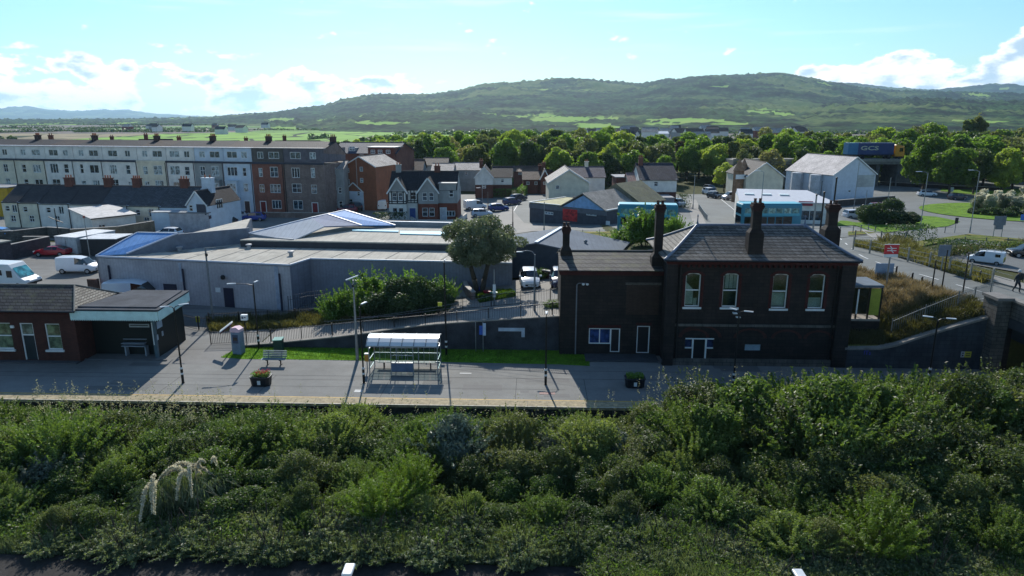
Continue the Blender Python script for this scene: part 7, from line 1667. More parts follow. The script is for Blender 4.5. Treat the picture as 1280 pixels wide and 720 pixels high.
# buses
def bus(px0, px1, by, label, face):
    a, b = G(px0, by), G(px1, by); d = b - a; Lb = d.length; t = thing('double_decker_bus', label, 'bus', (a.x, a.y, min(a.z, b.z) + .05), math.atan2(d.y, d.x)); Hb = 3.75; Wb = 2.5
    BL_ = paint('2a7c92', .4); BL2 = paint('4aa3b5', .5)
    m = MB(); m.box(0, Lb, 0, Wb, .35, Hb); m.build('body', BL_, t, bevel=.15)
    m = MB(); m.box(.12, Lb - .12, .12, Wb - .12, Hb + .002, Hb + .07); m.build('roof', BL2, t, bevel=.03)
    n = 7
    for i in range(n): m = MB(); x = .35 + (Lb - .7) * i / n; w = (Lb - .7) / n; m.box(x + .06, x + w - .06, -.02, .01, 2.55, 3.25); m.build('upper_window', glass('8fb0a8' if i % 2 else '6d928f', .08), t)
    for i in range(5): m = MB(); x = .35 + (Lb - .7) * i / n; w = (Lb - .7) / n; m.box(x + .06, x + w - .06, -.02, .01, 1.25, 2.15); m.build('lower_window', GLASS_D, t)
    m = MB(); m.box(Lb - 2.3, Lb - 1.2, -.025, .01, .5, 2.2); m.build('door', CGL, t)
    for x in (-.02, Lb - .0): m = MB(); m.box(x, x + .02, .2, Wb - .2, 2.5, 3.3); m.box(x, x + .02, .2, Wb - .2, 1.1, 2.2); m.build('end_window', GLASS_D, t)
    for x in (1.9, Lb - 3.2): 
        for y in (.0, Wb - .3): m = MB(); m.tube((x, y - .02, .48), (x, y + .3, .48), .48, .48, 14); m.build('wheel', TYRE, t)
    m = MB(); m.box(.3, Lb - .3, -.028, -.01, 2.3, 2.6); m.build('pale_band', BL2, t)
    return t
bus(771, 846, 293, 'pale blue double-decker bus behind the annex chimney, left of the two', 1)
bus(925, 1000, 293, 'pale blue double-decker bus before the white-roofed shop, right of the two', 1)
# lorry with a container on the flyover
q0, q1 = XY(1055, 179), XY(1126, 179); zl = zpix(199.5, yb_) - .05; t = thing('container_lorry', 'lorry with yellow cab and blue container on the flyover', 'lorry', (q0.x, 178.4, zl)); LL = (q1 - q0).length; cbx = LL * .80
m = MB(); m.box(0, cbx * .22, 0, 2.5, 1.2, 4.1); m.build('container_end', ribbed('3a759c', 'x', .4, .5), t); m = MB(); m.box(cbx * .22 + .01, cbx, 0, 2.5, 1.2, 4.1); m.build('container', ribbed('2a3f70', 'x', .4, .5), t)
text('GCS', 1.45, t, plain('a9ac98', .6), (cbx * .47, -.02, 2.75), sx=1.7, bold=.04)
m = MB(); m.box(.3, cbx, .6, 1.9, .8, 1.19); m.build('chassis', DARKM, t)
m = MB(); m.prism([(cbx + .5, .7), (cbx + 2.9, .7), (cbx + 2.9, 1.9), (cbx + 2.6, 3.3), (cbx + .7, 3.7), (cbx + .5, 3.6)], (0, .05, 0), (1, 0, 0), (0, 0, 1), (0, 2.4, 0)); cab = m.build('cab', paint('c98a1e'), t, bevel=.06)
m = MB(); m.box(cbx + 1.5, cbx + 2.4, .02, .06, 1.9, 2.9); m.build('cab_window', CGL, cab)
for x in (1.5, 2.8, 4.1, cbx - 1, cbx + 1.9): m = MB(); m.tube((x, .1, .5), (x, .45, .5), .5, .5, 12); m.tube((x, 2.05, .5), (x, 2.4, .5), .5, .5, 12); m.build('wheel_pair', TYRE, t)
# lorry bodies stored in the car park
p0, p1 = G(71, 317, 0), G(98, 319, 0); d = p1 - p0; t = thing('box_body', 'dirty white lorry box body standing in the yard beside the dark one', 'container', (p0.x, p0.y, 0), math.atan2(d.y, d.x)); w = d.length
m = MB(); m.box(0, w, 0, 6, .15, 2.2); m.build('box', plain('b0b4b6', .6, .25), t, bevel=.04); m = MB(); m.box(-.03, w + .03, -.03, 6.03, 2.202, 2.3); m.build('roof', plain('cfd0cf', .5), t); m = MB(); m.box(w * .5 - .02, w * .5 + .02, -.02, -.001, .2, 2.1); m.build('door_seam', DARKM, t)
p0, p1 = G(100, 320, 0), G(145, 320, 0); d = p1 - p0; t = thing('shipping_container', 'black container with pale roof standing in the yard', 'container', (p0.x + .3, p0.y, 0), math.atan2(d.y, d.x)); w = d.length
m = MB(); m.box(0, w, 0, 4, .1, 2.15); m.build('box', ribbed('23262b', 'x', .3, .6, .1, .6), t); m = MB(); m.box(-.03, w + .03, -.03, 4.03, 2.152, 2.22); m.build('roof', plain('c3c6c8', .5), t)
p = G(2, 301, 0); car('van', '4f86c4', p, R(5), 'blue van parked at the left edge behind the yard wall', 'van')

# ================================================================ STREET FURNITURE
LAMPG = plain('c2c6c8', .35, .1)
def lamp_head(mb, p, dx, dy, L=.62, w=.2):
    q = Vector(p); e = q + Vector((dx, dy, .0)) * L; a = Vector((-dy, dx, 0)) * w / 2
    t_ = Vector((0, 0, .06)); mb.add([q - a * .6, q + a * .6, e + a, e - a, q - a * .4 + t_, q + a * .4 + t_, e + a * .8 + t_ * .8, e - a * .8 + t_ * .8], [(0, 3, 2, 1), (4, 5, 6, 7), (0, 1, 5, 4), (1, 2, 6, 5), (2, 3, 7, 6), (3, 0, 4, 7)])
def plat_lamp(px, py, pyt, heads, label, base=None, rings=True, group=None):
    """black platform lamp column with white bands; heads = list of (dx, dy, drop)"""
    p = G(px, py, 0.0) if base is None else base; ht = zpix(pyt, p.y) - p.z; t = thing('platform_lamp', label, 'lamp post', p, 0, group)
    m = MB(); m.lathe([(.085, 0), (.085, 1.1), (.055, 1.18), (.05, ht)], 10); m.build('post', BLACK, t)
    m = MB(); m.lathe([(.11, -.02), (.11, .05)], 10); m.build('base_plate', BLACK, t)
    if rings:
        for z in (.62, 1.0): m = MB(); m.lathe([(.092, z), (.092, z + .13)], 10); m.build('white_band', EMW, t)
    for (dx, dy, L) in heads:
        m = MB(); e = Vector((dx * L, dy * L, ht + .12)); m.path([(0, 0, ht - .05), (dx * L * .4, dy * L * .4, ht + .08), e], .028); br = m.build('bracket', BLACK, t)
        m = MB(); lamp_head(m, e, dx, dy); m.build('lamp_head', LAMPG, br)
    return t
plat_lamp(229, 479, 385, [(-.8, -.3, .3), (.75, .65, .3)], 'black twin-headed platform lamp by the canopy shelter')
plat_lamp(455, 479, 384, [(.3, .95, .2)], 'black single-headed platform lamp left of the glazed shelter')
plat_lamp(682, 481, 396, [(.05, .95, .15)], 'black single-headed platform lamp before the station annex')
plat_lamp(916, 487, 391, [(-.5, .8, .2), (.85, -.3, .3)], 'black platform lamp in the shade before the station house')
plat_lamp(1160, 480, 400, [(-.8, .5, .3), (.9, -.2, .5)], 'black twin-headed platform lamp before the wing wall')
plat_lamp(324, 436, 356, [(-1, -.15, 1.2), (.1, .9, .15)], 'black platform lamp with long left arm by the ramp railings')
plat_lamp(558, 444, 328, [(.1, .6, .08)], 'tall black lamp behind the glazed shelter')
for px, py, lb in ((434, 719, 'white lamp head of the near platform, left one'), (1003, 726, 'white lamp head of the near platform, right one')):
    p = V(px, py, 16.6); t = thing('near_platform_lamp', lb, 'lamp post', (p.x, 16.6, 0)); m = MB(); m.lathe([(.07, 0), (.05, p.z - .08)], 10); m.build('post', BLACK, t); m = MB(); m.box(-.15, .15, -.1, .42, p.z, p.z + .1); h_ = m.build('lamp_head', LAMPG, t, bevel=.04); m = MB(); m.box(-.10, .10, -.02, .3, p.z - .03, p.z - .001); m.build('diffuser', plain('e2e6ea', .3), h_)
mb = MB(); mb.box(-40, 40, 8, 16.9, -1.2, 0); tag(mb.build('near_platform', PLATM), kind='structure')
def street_lamp(px, py, pyt, arm, label, m_=None, r=.07, z=None, thick=1):
    p = G(px, py) if z is None else G(px, py, z); ht = zpix(pyt, p.y) - p.z; t = thing('street_lamp', label, 'lamp post', p); m = MB(); m.lathe([(r * 1.5, 0), (r * 1.5, .9), (r, 1.0), (r * .7, ht)], 8); m.build('post', m_ or STEEL, t)
    for a in arm:
        m = MB(); e = Vector((a, 0, ht + .15)); m.path([(0, 0, ht - .1), (a * .4, 0, ht + .1), e], .035); b = m.build('arm', m_ or STEEL, t); m = MB(); lamp_head(m, e, 1 if a > 0 else -1, 0, .8, .3); m.build('lamp_head', LAMPG, b)
    return t
street_lamp(1107, 273, 222, [], 'plain grey lamp column by the traffic island')
street_lamp(1148, 300, 216, [-.9], 'grey roundabout lamp with arm to the left, nearest the pampas')
street_lamp(1212, 292, 214, [-.9], 'tall grey lamp standing before the roundabout pampas')
street_lamp(949, 283, 215, [-.5], 'slim lamp in front of the villa gable')
street_lamp(866, 262, 219, [], 'plain column at the corner of the receding road')
street_lamp(1067, 262, 203, [], 'thin column in front of the large white house')
street_lamp(603, 262, 236, [-.3], 'lamp beside the white van right of the semis')
street_lamp(610, 266, 240, [], 'leaning timber pole beside the junction', plain('7a6f60', .8))
street_lamp(1081, 262, 238, [], 'short column at the foot of the large white house')
street_lamp(680, 293, 252, [], 'slim column before the corner store window', )
street_lamp(641, 285, 258, [], 'dark column at the store side of the junction', BLACK)
street_lamp(920, 250, 226, [], 'post by the grey van on the receding road')
street_lamp(1093, 234, 222, [], 'short pale column beyond the roundabout approach')
street_lamp(1024, 262, 226, [], 'thin dark post between shop and villa', DARKM)
for px, pt, lb in ((1018, 240, 'black pole behind the right roof hip, shorter one'), (1031, 222, 'black pole behind the right roof hip, taller one'), (1009, 243, 'slim steel pole behind the station roof')):
    p = XY(px, 58); p.z = hgt(p.x, p.y); ht = zpix(pt, 58) - p.z; t = thing('black_pole' if px != 1009 else 'steel_pole', lb, 'pole', p); m = MB(); m.lathe([(.09, 0), (.07, ht)], 8); m.build('post', BLACK if px != 1009 else STEEL, t); m = MB(); m.lathe([(.08, ht - .1), (.1, ht), (.02, ht + .05)], 8); m.build('cap', BLACK, t)
# grey columns: CCTV mast by the warehouse, floodlight mast, car park lamp
p = G(267, 405, 0); ht = zpix(310, p.y); t = thing('camera_mast', 'tall grey camera mast in front of the warehouse door', 'mast', p); m = MB(); m.lathe([(.12, 0), (.09, 1.2), (.07, ht)], 8); m.build('post', GREYM, t); m = MB(); m.bar((-.05, 0, ht), (.9, 0, ht + .05), .05, .05); m.build('arm', GREYM, t); m = MB(); m.lathe([(.02, -.2), (.12, -.12), (.12, .05), (.06, .1)], 8, (.1, -.15, ht - .5)); m.build('camera_dome', DARKM, t)
p = G(447, 450, 0); ht = zpix(350, p.y); t = thing('floodlight_mast', 'slim pale steel floodlight mast on the grass beside the black lamp', 'mast', p); m = MB(); m.lathe([(.13, 0), (.1, 1.6), (.05, ht)], 8); m.build('post', STEEL, t); m = MB(); m.bar((-.5, 0, ht), (.35, .1, ht + .3), .22, .06); m.build('floodlight', LAMPG, t); m = MB(); m.box(-.06, .06, -.12, -.05, ht - .5, ht - .3); m.build('sensor', DARKM, t)
p = G(668, 389); ht = zpix(318, p.y) - p.z; t = thing('car_park_lamp', 'grey car park lamp with swan-neck arm in front of the white hatchback', 'lamp post', p); m = MB(); m.lathe([(.09, 0), (.09, 1.3), (.05, ht)], 8); m.build('post', GREYM, t); m = MB(); m.path([(0, 0, ht - .05), (-.2, 0, ht + .22), (-.6, 0, ht + .3), (-1.0, 0, ht + .22)], .03); a_ = m.build('arm', GREYM, t); m = MB(); lamp_head(m, (-.9, 0, ht + .18), -1, 0, .5, .2); m.build('lamp_head', LAMPG, a_)
p = G(618, 383); ht = zpix(337, p.y) - p.z; t = thing('information_post', 'slim pale post with a small notice beside the evergreen bed', 'post', p); m = MB(); m.lathe([(.06, 0), (.05, ht)], 8); m.build('post', STEEL, t); m = MB(); m.box(-.12, .12, -.08, -.052, ht * .25, ht * .6); m.build('notice', EMW, t)
# --- glazed platform shelter
xs_l, _ = S(467, 470, 44.6); xs_r, _ = S(550, 470, 44.6); wS = xs_r - xs_l; y0 = 43.6; dS = 1.55
t = thing('glazed_shelter', 'glazed steel platform shelter with bright curved translucent roof in six bays', 'shelter', W(xs_l, y0), A)
SH = plain('8f979c', .35, .1, metal=.4); hS = 2.25
import itertools
for i in range(7):
    x = wS * i / 6
    if i in (0, 2, 4, 6):
        m = MB(); m.box(x - .03, x + .03, dS - .06, dS, 0, hS + .05); m.build('post', SH, t)
for x in (0, wS): 
    m = MB(); m.box(x - .03, x + .03, 0, .06, 0, hS - .1); m.build('post', SH, t)
m = MB()
for z in (.35, 1.0, 1.75): m.box(.03, wS - .03, dS - .05, dS - .01, z, z + .05)
for i in range(1, 12): x = wS * i / 12; m.box(x - .012, x + .012, dS - .045, dS - .015, .4, 1.0); m.box(x - .012, x + .012, dS - .045, dS - .015, 1.05, 1.75)
for x in (0, wS):
    for z in (.35, 1.0, 1.75): m.box(x - .02, x + .02, .06, dS - .06, z, z + .05)
m.build('glazing_bars', SH, t)
for i in range(6): m = MB(); x = wS * i / 6; m.box(x + .04, x + wS / 6 - .04, dS - .033, dS - .027, .42, 1.74); m.build('glass_panel', CLEAR, t)
m = MB(); m.box(-.01, .01, .1, dS - .08, .42, 1.74); m.build('end_panel', CLEAR, t); m = MB(); m.box(wS - .01, wS + .01, .1, dS - .08, .42, 1.74); m.build('end_panel', CLEAR, t)
# front centre screen: framed, solid panel below
xa_, xb_ = wS * .32, wS * .645; m = MB()
for x in (xa_, xb_): m.box(x - .025, x + .025, .0, .05, 0, 1.95)
for z in (1.9, 1.35, .82): m.box(xa_, xb_, .002, .048, z, z + .04)
for f in (.33, .66): x = xa_ + (xb_ - xa_) * f; m.box(x - .012, x + .012, .01, .04, .85, 1.9)
m.build('front_screen', SH, t)
m = MB(); m.box(xa_ + .03, xb_ - .03, .015, .035, .18, .8); m.build('solid_panel', plain('5b6a82', .4), t)
nt_ = NT('milky_roof'); tl = nt_.N.new('ShaderNodeBsdfTranslucent'); tl.inputs[0].default_value = (.8, .82, .84, 1); mxx = nt_.N.new('ShaderNodeMixShader'); mxx.inputs[0].default_value = .35; nt_.col(lin('dfe3e6')).rough(.35); nt_.L.new(nt_.b.outputs[0], mxx.inputs[1]); nt_.L.new(tl.outputs[0], mxx.inputs[2]); nt_.L.new(mxx.outputs[0], nt_.out.inputs[0]); MILK = nt_.m
arcp = [(-.30, 2.12), (-.05, 2.33), (.3, 2.50), (.75, 2.58), (1.2, 2.55), (1.6, 2.42)]
for i in range(6):
    x = -.08 + (wS + .16) * i / 6; x2 = x + (wS + .16) / 6 - .05; m = MB()
    for (ya, za_), (yb2, zb2) in zip(arcp[:-1], arcp[1:]): m.slab([(x + .02, ya, za_), (x2, ya, za_), (x2, yb2, zb2), (x + .02, yb2, zb2)], .012)
    m.build('roof_panel', MILK, t)
m = MB()
for i in range(7):
    x = -.09 + (wS + .16) * i / 6
    for (ya, za_), (yb2, zb2) in zip(arcp[:-1], arcp[1:]): m.bar((x, ya, za_), (x, yb2, zb2), .04, .06)
m.bar((-.1, -.31, 2.1), (wS + .1, -.31, 2.1), .05, .07); m.bar((-.1, 1.6, 2.38), (wS + .1, 1.6, 2.38), .05, .07); m.build('roof_ribs', SH, t)
tB2 = thing('shelter_bench', 'dark metal bench inside the glazed shelter', 'bench', W(xs_l + .3, y0 + dS - .55, .012), A)
m = MB()
for k in range(4): m.box(0, wS - .6, .05 + k * .1, .12 + k * .1, .43, .46)
m.build('seat', plain('3a4350', .5), tB2)
for x in (.4, wS * .5 - .3, wS - 1.0): m = MB(); m.box(x, x + .05, .1, .42, 0, .43); m.build('leg', DARKM, tB2)
p = G(466, 440, 0); t = thing('grit_box', 'small orange box fixed beside the left end of the glazed shelter', 'box', (W(xs_l - .28, y0 + .5)), A); m = MB(); m.box(-.13, .13, -.1, .1, .75, 1.25); m.build('box', plain('c98a3a', .5), t); m = MB(); m.box(-.14, .14, -.11, .11, 1.252, 1.32); m.build('lid', EMW, t); m = MB(); m.box(-.03, .03, -.03, .03, 0, .748); m.build('post', SH, t)
# ticket machine, signs, cabinet, bench, planters
p = G(299, 442, 0); t = thing('ticket_machine', 'tall grey-blue ticket machine with pink and white top by the path', 'ticket machine', p, A - .15)
m = MB(); m.box(-.35, .35, -.3, .3, 0, 1.75); m.build('cabinet', plain('6d7d8f', .4), t, bevel=.03); m = MB(); m.box(-.36, .36, -.34, .34, 1.752, 1.95); m.prism([(-.36, 1.95), (.36, 1.95), (.1, 2.12), (-.3, 2.05)], (0, -.3, 0), (1, 0, 0), (0, 0, 1), (0, .6, 0)); m.build('hood', plain('d8b4be', .5), t); m = MB(); m.box(-.22, .22, -.32, -.302, .9, 1.55); m.build('screen_panel', plain('38455a', .3), t); m = MB(); m.box(-.16, .16, -.325, -.321, 1.1, 1.35); m.build('screen', GLASS_D, t)
p = G(287, 441, 0); t = thing('canopy_sign', 'slanted white-topped sign with red underside on a pale post by the ticket machine', 'sign', (p.x, p.y + .6, 0), .3); m = MB(); m.lathe([(.05, 0), (.05, 1.9)], 8); m.build('post', plain('8fa5a0', .5), t); m = MB(); m.bar((-.75, 0, 1.55), (.15, 0, 2.2), .5, .06); m.build('board', EMW, t); m = MB(); m.bar((-.75, -.04, 1.42), (.12, -.04, 2.02), .4, .05); m.build('red_underside', plain('5b2328', .6), t)
p = G(309, 433, 0); t = thing('information_sign', 'white square information sign on a slim black post', 'sign', (p.x, p.y, .02), A); ht = zpix(397, p.y); m = MB(); m.lathe([(.035, 0), (.035, ht - .2)], 8); m.build('post', BLACK, t); m = MB(); m.box(-.24, .24, -.14, .14, ht - .22, ht + .22); bd = m.build('sign_box', EMW, t, bevel=.02); m = MB(); m.box(-.17, -.02, -.146, -.141, ht - .08, ht + .1); m.box(.02, .16, -.146, -.141, ht - .02, ht + .08); m.build('symbols', plain('4a5260', .5), bd)
p = G(349, 440, 0); t = thing('green_cabinet', 'dark green utility cabinet with pale lid on the grass', 'cabinet', (p.x, p.y, .0), A); m = MB(); m.box(-.32, .32, -.25, .25, 0, 1.0); m.build('cabinet', plain('1f3a34', .5), t, bevel=.02); m = MB(); m.slab([(-.36, -.3, 1.0), (.36, -.3, 1.05), (.36, .3, 1.12), (-.36, .3, 1.08)], .06); m.build('lid', plain('5d9a8c', .5), t)
p = G(342, 457, 0); t = thing('platform_bench', 'steel mesh bench with high back facing the track beside the grass', 'bench', (p.x - .85, p.y - .1, .014), A)
ML = plain('7d8b8f', .4, .1, metal=.4)
m = MB()
for k in range(4): m.box(0, 1.7, .0 + k * .12, .09 + k * .12, .44, .47)
m.build('seat', ML, t); m = MB()
for k in range(4): m.bar((0, .5 + k * .03, .56 + k * .12), (1.7, .5 + k * .03, .56 + k * .12), .03, .085)
m.build('backrest', ML, t)
for x in (.35, 1.3): m = MB(); m.box(x, x + .07, .0, .5, .38, .44); m.box(x, x + .07, .2, .28, .04, .38); m.box(x - .0, x + .07, .0, .5, 0, .04); m.bar((x + .03, .48, .4), (x + .03, .62, .95), .05, .05); m.build('leg', BLACK, t)
F_FLR = foliage((.30, .02, .05), (.55, .06, .09), .3, tcol=(1, 1, 1))
def planter(px, py, label, flowers):
    p = G(px, py, 0); t = thing('planter', label, 'planter', (p.x, p.y, .014), A); m = MB()
    prof = [(.0, .62, .38), (.55, .72, .46)]
    def oc(w, d, z): c = .16; return [(-w, -d + c, z), (-w + c, -d, z), (w - c, -d, z), (w, -d + c, z), (w, d - c, z), (w - c, d, z), (-w + c, d, z), (-w, d - c, z)]
    a, b = oc(.58, .36, 0), oc(.64, .42, .58); m.add(a + b, [tuple(range(7, -1, -1))] + [(i, (i + 1) % 8, 8 + (i + 1) % 8, 8 + i) for i in range(8)] + [tuple(range(8, 16))]); m.build('tub', plain('191b20', .5), t)
    m = MB(); c1, c2 = oc(.67, .45, .57), oc(.67, .45, .64); m.add(c1 + c2, [tuple(range(7, -1, -1)), tuple(range(8, 16))] + [(i, (i + 1) % 8, 8 + (i + 1) % 8, 8 + i) for i in range(8)]); m.build('rim', plain('2c2f36', .5), t)
    m = MB(); m.box(-.1, .1, -.44, -.40, .15, .42); m.build('plaque', EMW, t)
    r = np.random.default_rng(3); C = r.uniform(-1, 1, (1100, 3)) * np.array([.55, .34, .13]) + np.array([0, 0, .76]); link('plants', quads_mesh('plants', C, r.normal(size=C.shape), .045 * r.uniform(.6, 1.4, 1100), .5, F_LAUREL, r), t)
    if flowers: C = r.uniform(-1, 1, (160, 3)) * np.array([.4, .3, .14]) + np.array([.15, 0, .86]); link('flowers', quads_mesh('flowers', C, r.normal(size=C.shape), .045 * r.uniform(.6, 1.2, 160), .9, F_FLR, r), t)
    return t
planter(327, 481, 'black tub planter with green plants and red flowers in the sun', True); planter(793, 483, 'black tub planter with green plants in the shade of the annex', False)
# signs against the ramp wall
p = G(604, 440, 0); t = thing('station_sign', 'blue and white notice panel on two slim posts before the ramp wall', 'sign', (p.x, p.y, .0), A)
ht = zpix(403, p.y)
for x in (-.55, 0.0): m = MB(); m.lathe([(.03, 0), (.03, ht)], 8, (x, 0, 0)); m.build('post', STEEL, t)
m = MB(); m.box(-.28, -.02, -.05, -.032, ht - .95, ht - .25); m.build('blue_panel', plain('2a56a8', .4), t); m = MB(); m.box(-.01, .22, -.06, -.034, ht - 1.0, ht - .05); m.build('white_panel', plain('a9b8cc', .4), t)
x0, z0 = S(623, 412, 48.8); x1, _ = S(656, 412, 48.8); t = thing('wall_handrail', 'pale L-shaped handrail plate fixed on the ramp wall', 'handrail', W(x0, 48.78, z0), A); m = MB(); m.box(0, x1 - x0, -.06, -.0, -.1, .16); m.build('rail', plain('a3aebb', .5), t); m = MB(); m.box(x1 - x0 - .25, x1 - x0, -.05, -.0, -.55, -.1); m.build('end_piece', plain('a3aebb', .5), t)
x0, z0 = S(551, 377, 50.5); t = thing('yellow_notice', 'small yellow notice fixed to the ramp railings', 'sign', W(x0, 50.0, z0 - .25), A); m = MB(); m.box(-.16, .16, -.02, 0, 0, .34); m.build('plate', plain('c9c23a', .5), t)
p = G(249, 411, 0); t = thing('yellow_notice', 'yellow notice on the gate railings beside the canopy shelter', 'sign', (p.x, p.y - .1, .6), A); m = MB(); m.box(-.18, .18, -.02, 0, 0, .5); m.build('plate', plain('b5bb2c', .5), t)
x0, z0 = S(1207, 443, 45.95); t = thing('warning_sign', 'yellow and white warning sign on the wing wall', 'sign', W(x0, 45.93, z0 - .2), A); m = MB(); m.box(-.1, .35, -.03, 0, 0, .42); m.build('yellow_plate', plain('b9b23a', .5), t); m = MB(); m.box(-.34, -.11, -.03, 0, 0, .42); m.build('white_plate', plain('a9adb0', .5), t); m = MB(); m.box(-.02, .27, -.036, -.031, .1, .16); m.box(-.02, .27, -.036, -.031, .24, .3); m.box(-.28, -.17, -.036, -.031, .08, .18); m.box(-.28, -.17, -.036, -.031, .26, .34); m.build('print', plain('2a2c30', .5), t)
x0, z0 = S(1084, 441, 45.95); t = thing('graffiti', 'small violet graffiti scrawl on the wing wall by the station house', 'graffiti', W(x0, 45.94, z0), A); text('lTs', .42, t, plain('3a34a8', .6), (0, -.012, 0), ex=.001)
# platform ground plates
def splate(name, label, px, py, w, d, c, cat): 
    p = G(px, py, 0); o = MB(); o.box(-w / 2, w / 2, -d / 2, d / 2, 0, .006); ob = o.build(name, plain(c, .7, .2), None, (p.x, p.y, .019), A); tag(ob, label, cat)
splate('manhole_cover', 'white painted cover in the platform by the single lamp', 448, 489, .5, .42, 'a8aaa8', 'manhole cover'); splate('manhole_cover', 'reddish utility cover in the platform near the annex', 684, 492, 1.0, .35, '7a5550', 'manhole cover')
splate('manhole_cover', 'pale round-cornered drain cover beside the glazed shelter', 582, 467, .8, .2, '9a9c9a', 'manhole cover'); splate('drain_grate', 'dark slotted drain grate right of the ramp steps', 700, 466, 1.1, .3, '4a4d50', 'drain')
# ================================================================ RAILINGS AND FENCES
def railing(name, label, pts, h=1.15, sp_=.13, mat=None, post=2.4, rails=(.12, 1.05), r=.011, hoop=False, drop=0.0, cat='railing', topz=None, postr=.03, spike=False):
    t = thing(name, label, cat, (0, 0, 0)); mat = mat or BLACK; b = MB(); rl = MB(); acc = 0.0; nxt = 0.0; np_ = 0.0
    zf = (lambda q: topz) if topz is not None else (lambda q: hgt(q.x, q.y))
    for p, q in zip(pts[:-1], pts[1:]):
        L = (q - p).to_2d().length; n = max(1, int(L / 1.2))
        for i in range(n):
            u, v = p.lerp(q, i / n), p.lerp(q, (i + 1) / n); zu, zv = zf(u), zf(v)
            for k in rails: rl.bar((u.x, u.y, zu + k), (v.x, v.y, zv + k), .035, .035)
        while nxt <= acc + L:
            u = p.lerp(q, (nxt - acc) / L); z = zf(u)
            if sp_: b.bar((u.x, u.y, z + rails[0]), (u.x, u.y, z + h + (.0 if not spike else .06)), r * 2, r * 2)
            nxt += sp_ or L
        while np_ <= acc + L:
            u = p.lerp(q, (np_ - acc) / L); z = zf(u); m = MB(); m.box(-postr, postr, -postr, postr, -.1, h + .06); o = m.build('post', mat, t, (u.x, u.y, z)); np_ += post
        acc += L
    rl.build('rails', mat, t)
    if b.v: b.build('bars', mat, t)
    return t
rp = [W(*S(px, py, 49.4), 0) for px, py in ()]
ramp = [W(S(px, 420, 49.35)[0], 49.35) for px in (300, 400, 500, 600, 699)]
railing('ramp_railing', 'black bar railing along the top of the ramp retaining wall', ramp, h=1.1)
railing('ramp_back_railing', 'black bar railing behind the sloping path, before the bushes', [G(262, 408), G(330, 405), G(400, 401), G(470, 397), G(540, 391), G(600, 386), G(650, 381), G(699, 377)], h=1.15)
railing('gate_railing', 'short black railing around the weedy bed near the ticket machine', [G(264, 431, 0), G(300, 430, 0)], h=1.1)
railing('gate_railing', 'black gate railings at the back corner of the platform by the canopy', [G(225, 408, 0), G(246, 413, 0), G(264, 413, 0)], h=1.2)
railing('warehouse_fence', 'dark palisade fence in front of the recessed warehouse wall', [G(362, 398, 0), G(385, 392), G(412, 389)], h=1.9, sp_=.2, r=.02, spike=True, rails=(.3, 1.6), mat=plain('3c434c', .5))
CONC = plain('8c8a80', .8, .2)
railing('post_fence', 'row of grey posts and wires along the far side of the road', [G(1066, 313), G(1105, 322), G(1160, 334), G(1215, 350), G(1262, 364)], h=1.35, sp_=0, post=2.3, rails=(.4, .8, 1.2), mat=CONC, postr=.06, cat='fence')
railing('roadside_fence', 'post and rail fence between the junction and the lay-by hedge', [G(1068, 303), G(1130, 305), G(1200, 308), G(1290, 311)], h=1.3, sp_=0, post=2.6, rails=(.6, 1.2), mat=plain('5f6460', .8), postr=.05, cat='fence')
railing('guard_rail', 'low grey guard rail before the grass traffic island', [G(1000, 296), G(1060, 294), G(1130, 293), G(1190, 292)], h=1.0, sp_=0, post=3.0, rails=(.95,), mat=plain('5f666a', .6), postr=.04, cat='fence')
railing('bank_fence', 'pale spiked fence along the top of the dry grass bank up to the bridge', [G(1113, 421), G(1150, 403), G(1195, 385), G(1228, 375), G(1240, 371)], h=1.1, sp_=.17, mat=plain('6d716e', .6), spike=True, rails=(.15, .95))
railing('street_railing', 'black railing along the verge in front of the left bus', [G(690, 296), G(760, 297), G(830, 297)], h=1.0, sp_=0, post=3.2, rails=(.5, .95), mat=plain('4a4d4e', .6), cat='fence')
railing('street_barrier', 'short pedestrian barrier at the mouth of the receding road', [G(873, 262), G(884, 277)], h=1.0, sp_=.25, post=2.5, mat=STEEL)
railing('roundabout_railing', 'grey railing beyond the road by the white house wall', [G(1118, 253), G(1128, 262), G(1110, 262)], h=1.0, sp_=.3, mat=STEEL)
k = 0
for px, py, hh, lb in ((1096, 347, 1.1, 'black bollard left of the station sign post'), (1119, 349, 1.1, 'black bollard just right of the station sign post'), (1139, 356, 1.0, 'black bollard third along the pavement edge'), (1151, 360, .9, 'black bollard fourth, where the dry grass starts'), (1224, 352, .9, 'black bollard on the pavement opposite the walking person')):
    p = G(px, py); t = thing('bollard', lb, 'bollard', p, 0, 'black bollards along the road'); m = MB(); m.lathe([(.08, 0), (.07, hh - .1), (.09, hh - .06), (.03, hh)], 10); m.build('shaft', BLACK, t)
for px, py, pt, lb in ((1164, 366, 325, 'tall thin black post nearest the station sign, of three leaning ones'), (1177, 362, 312, 'tallest thin black post at the road edge'), (1203, 368, 316, 'thin black post at the road edge, rightmost of three')):
    p = G(px, py); ht = zpix(pt, p.y) - p.z; t = thing('thin_post', lb, 'post', p); m = MB(); m.lathe([(.055, 0), (.045, ht)], 8); m.build('shaft', BLACK, t); m = MB(); m.lathe([(.07, 0), (.07, .15)], 8); m.build('foot', DARKM, t)
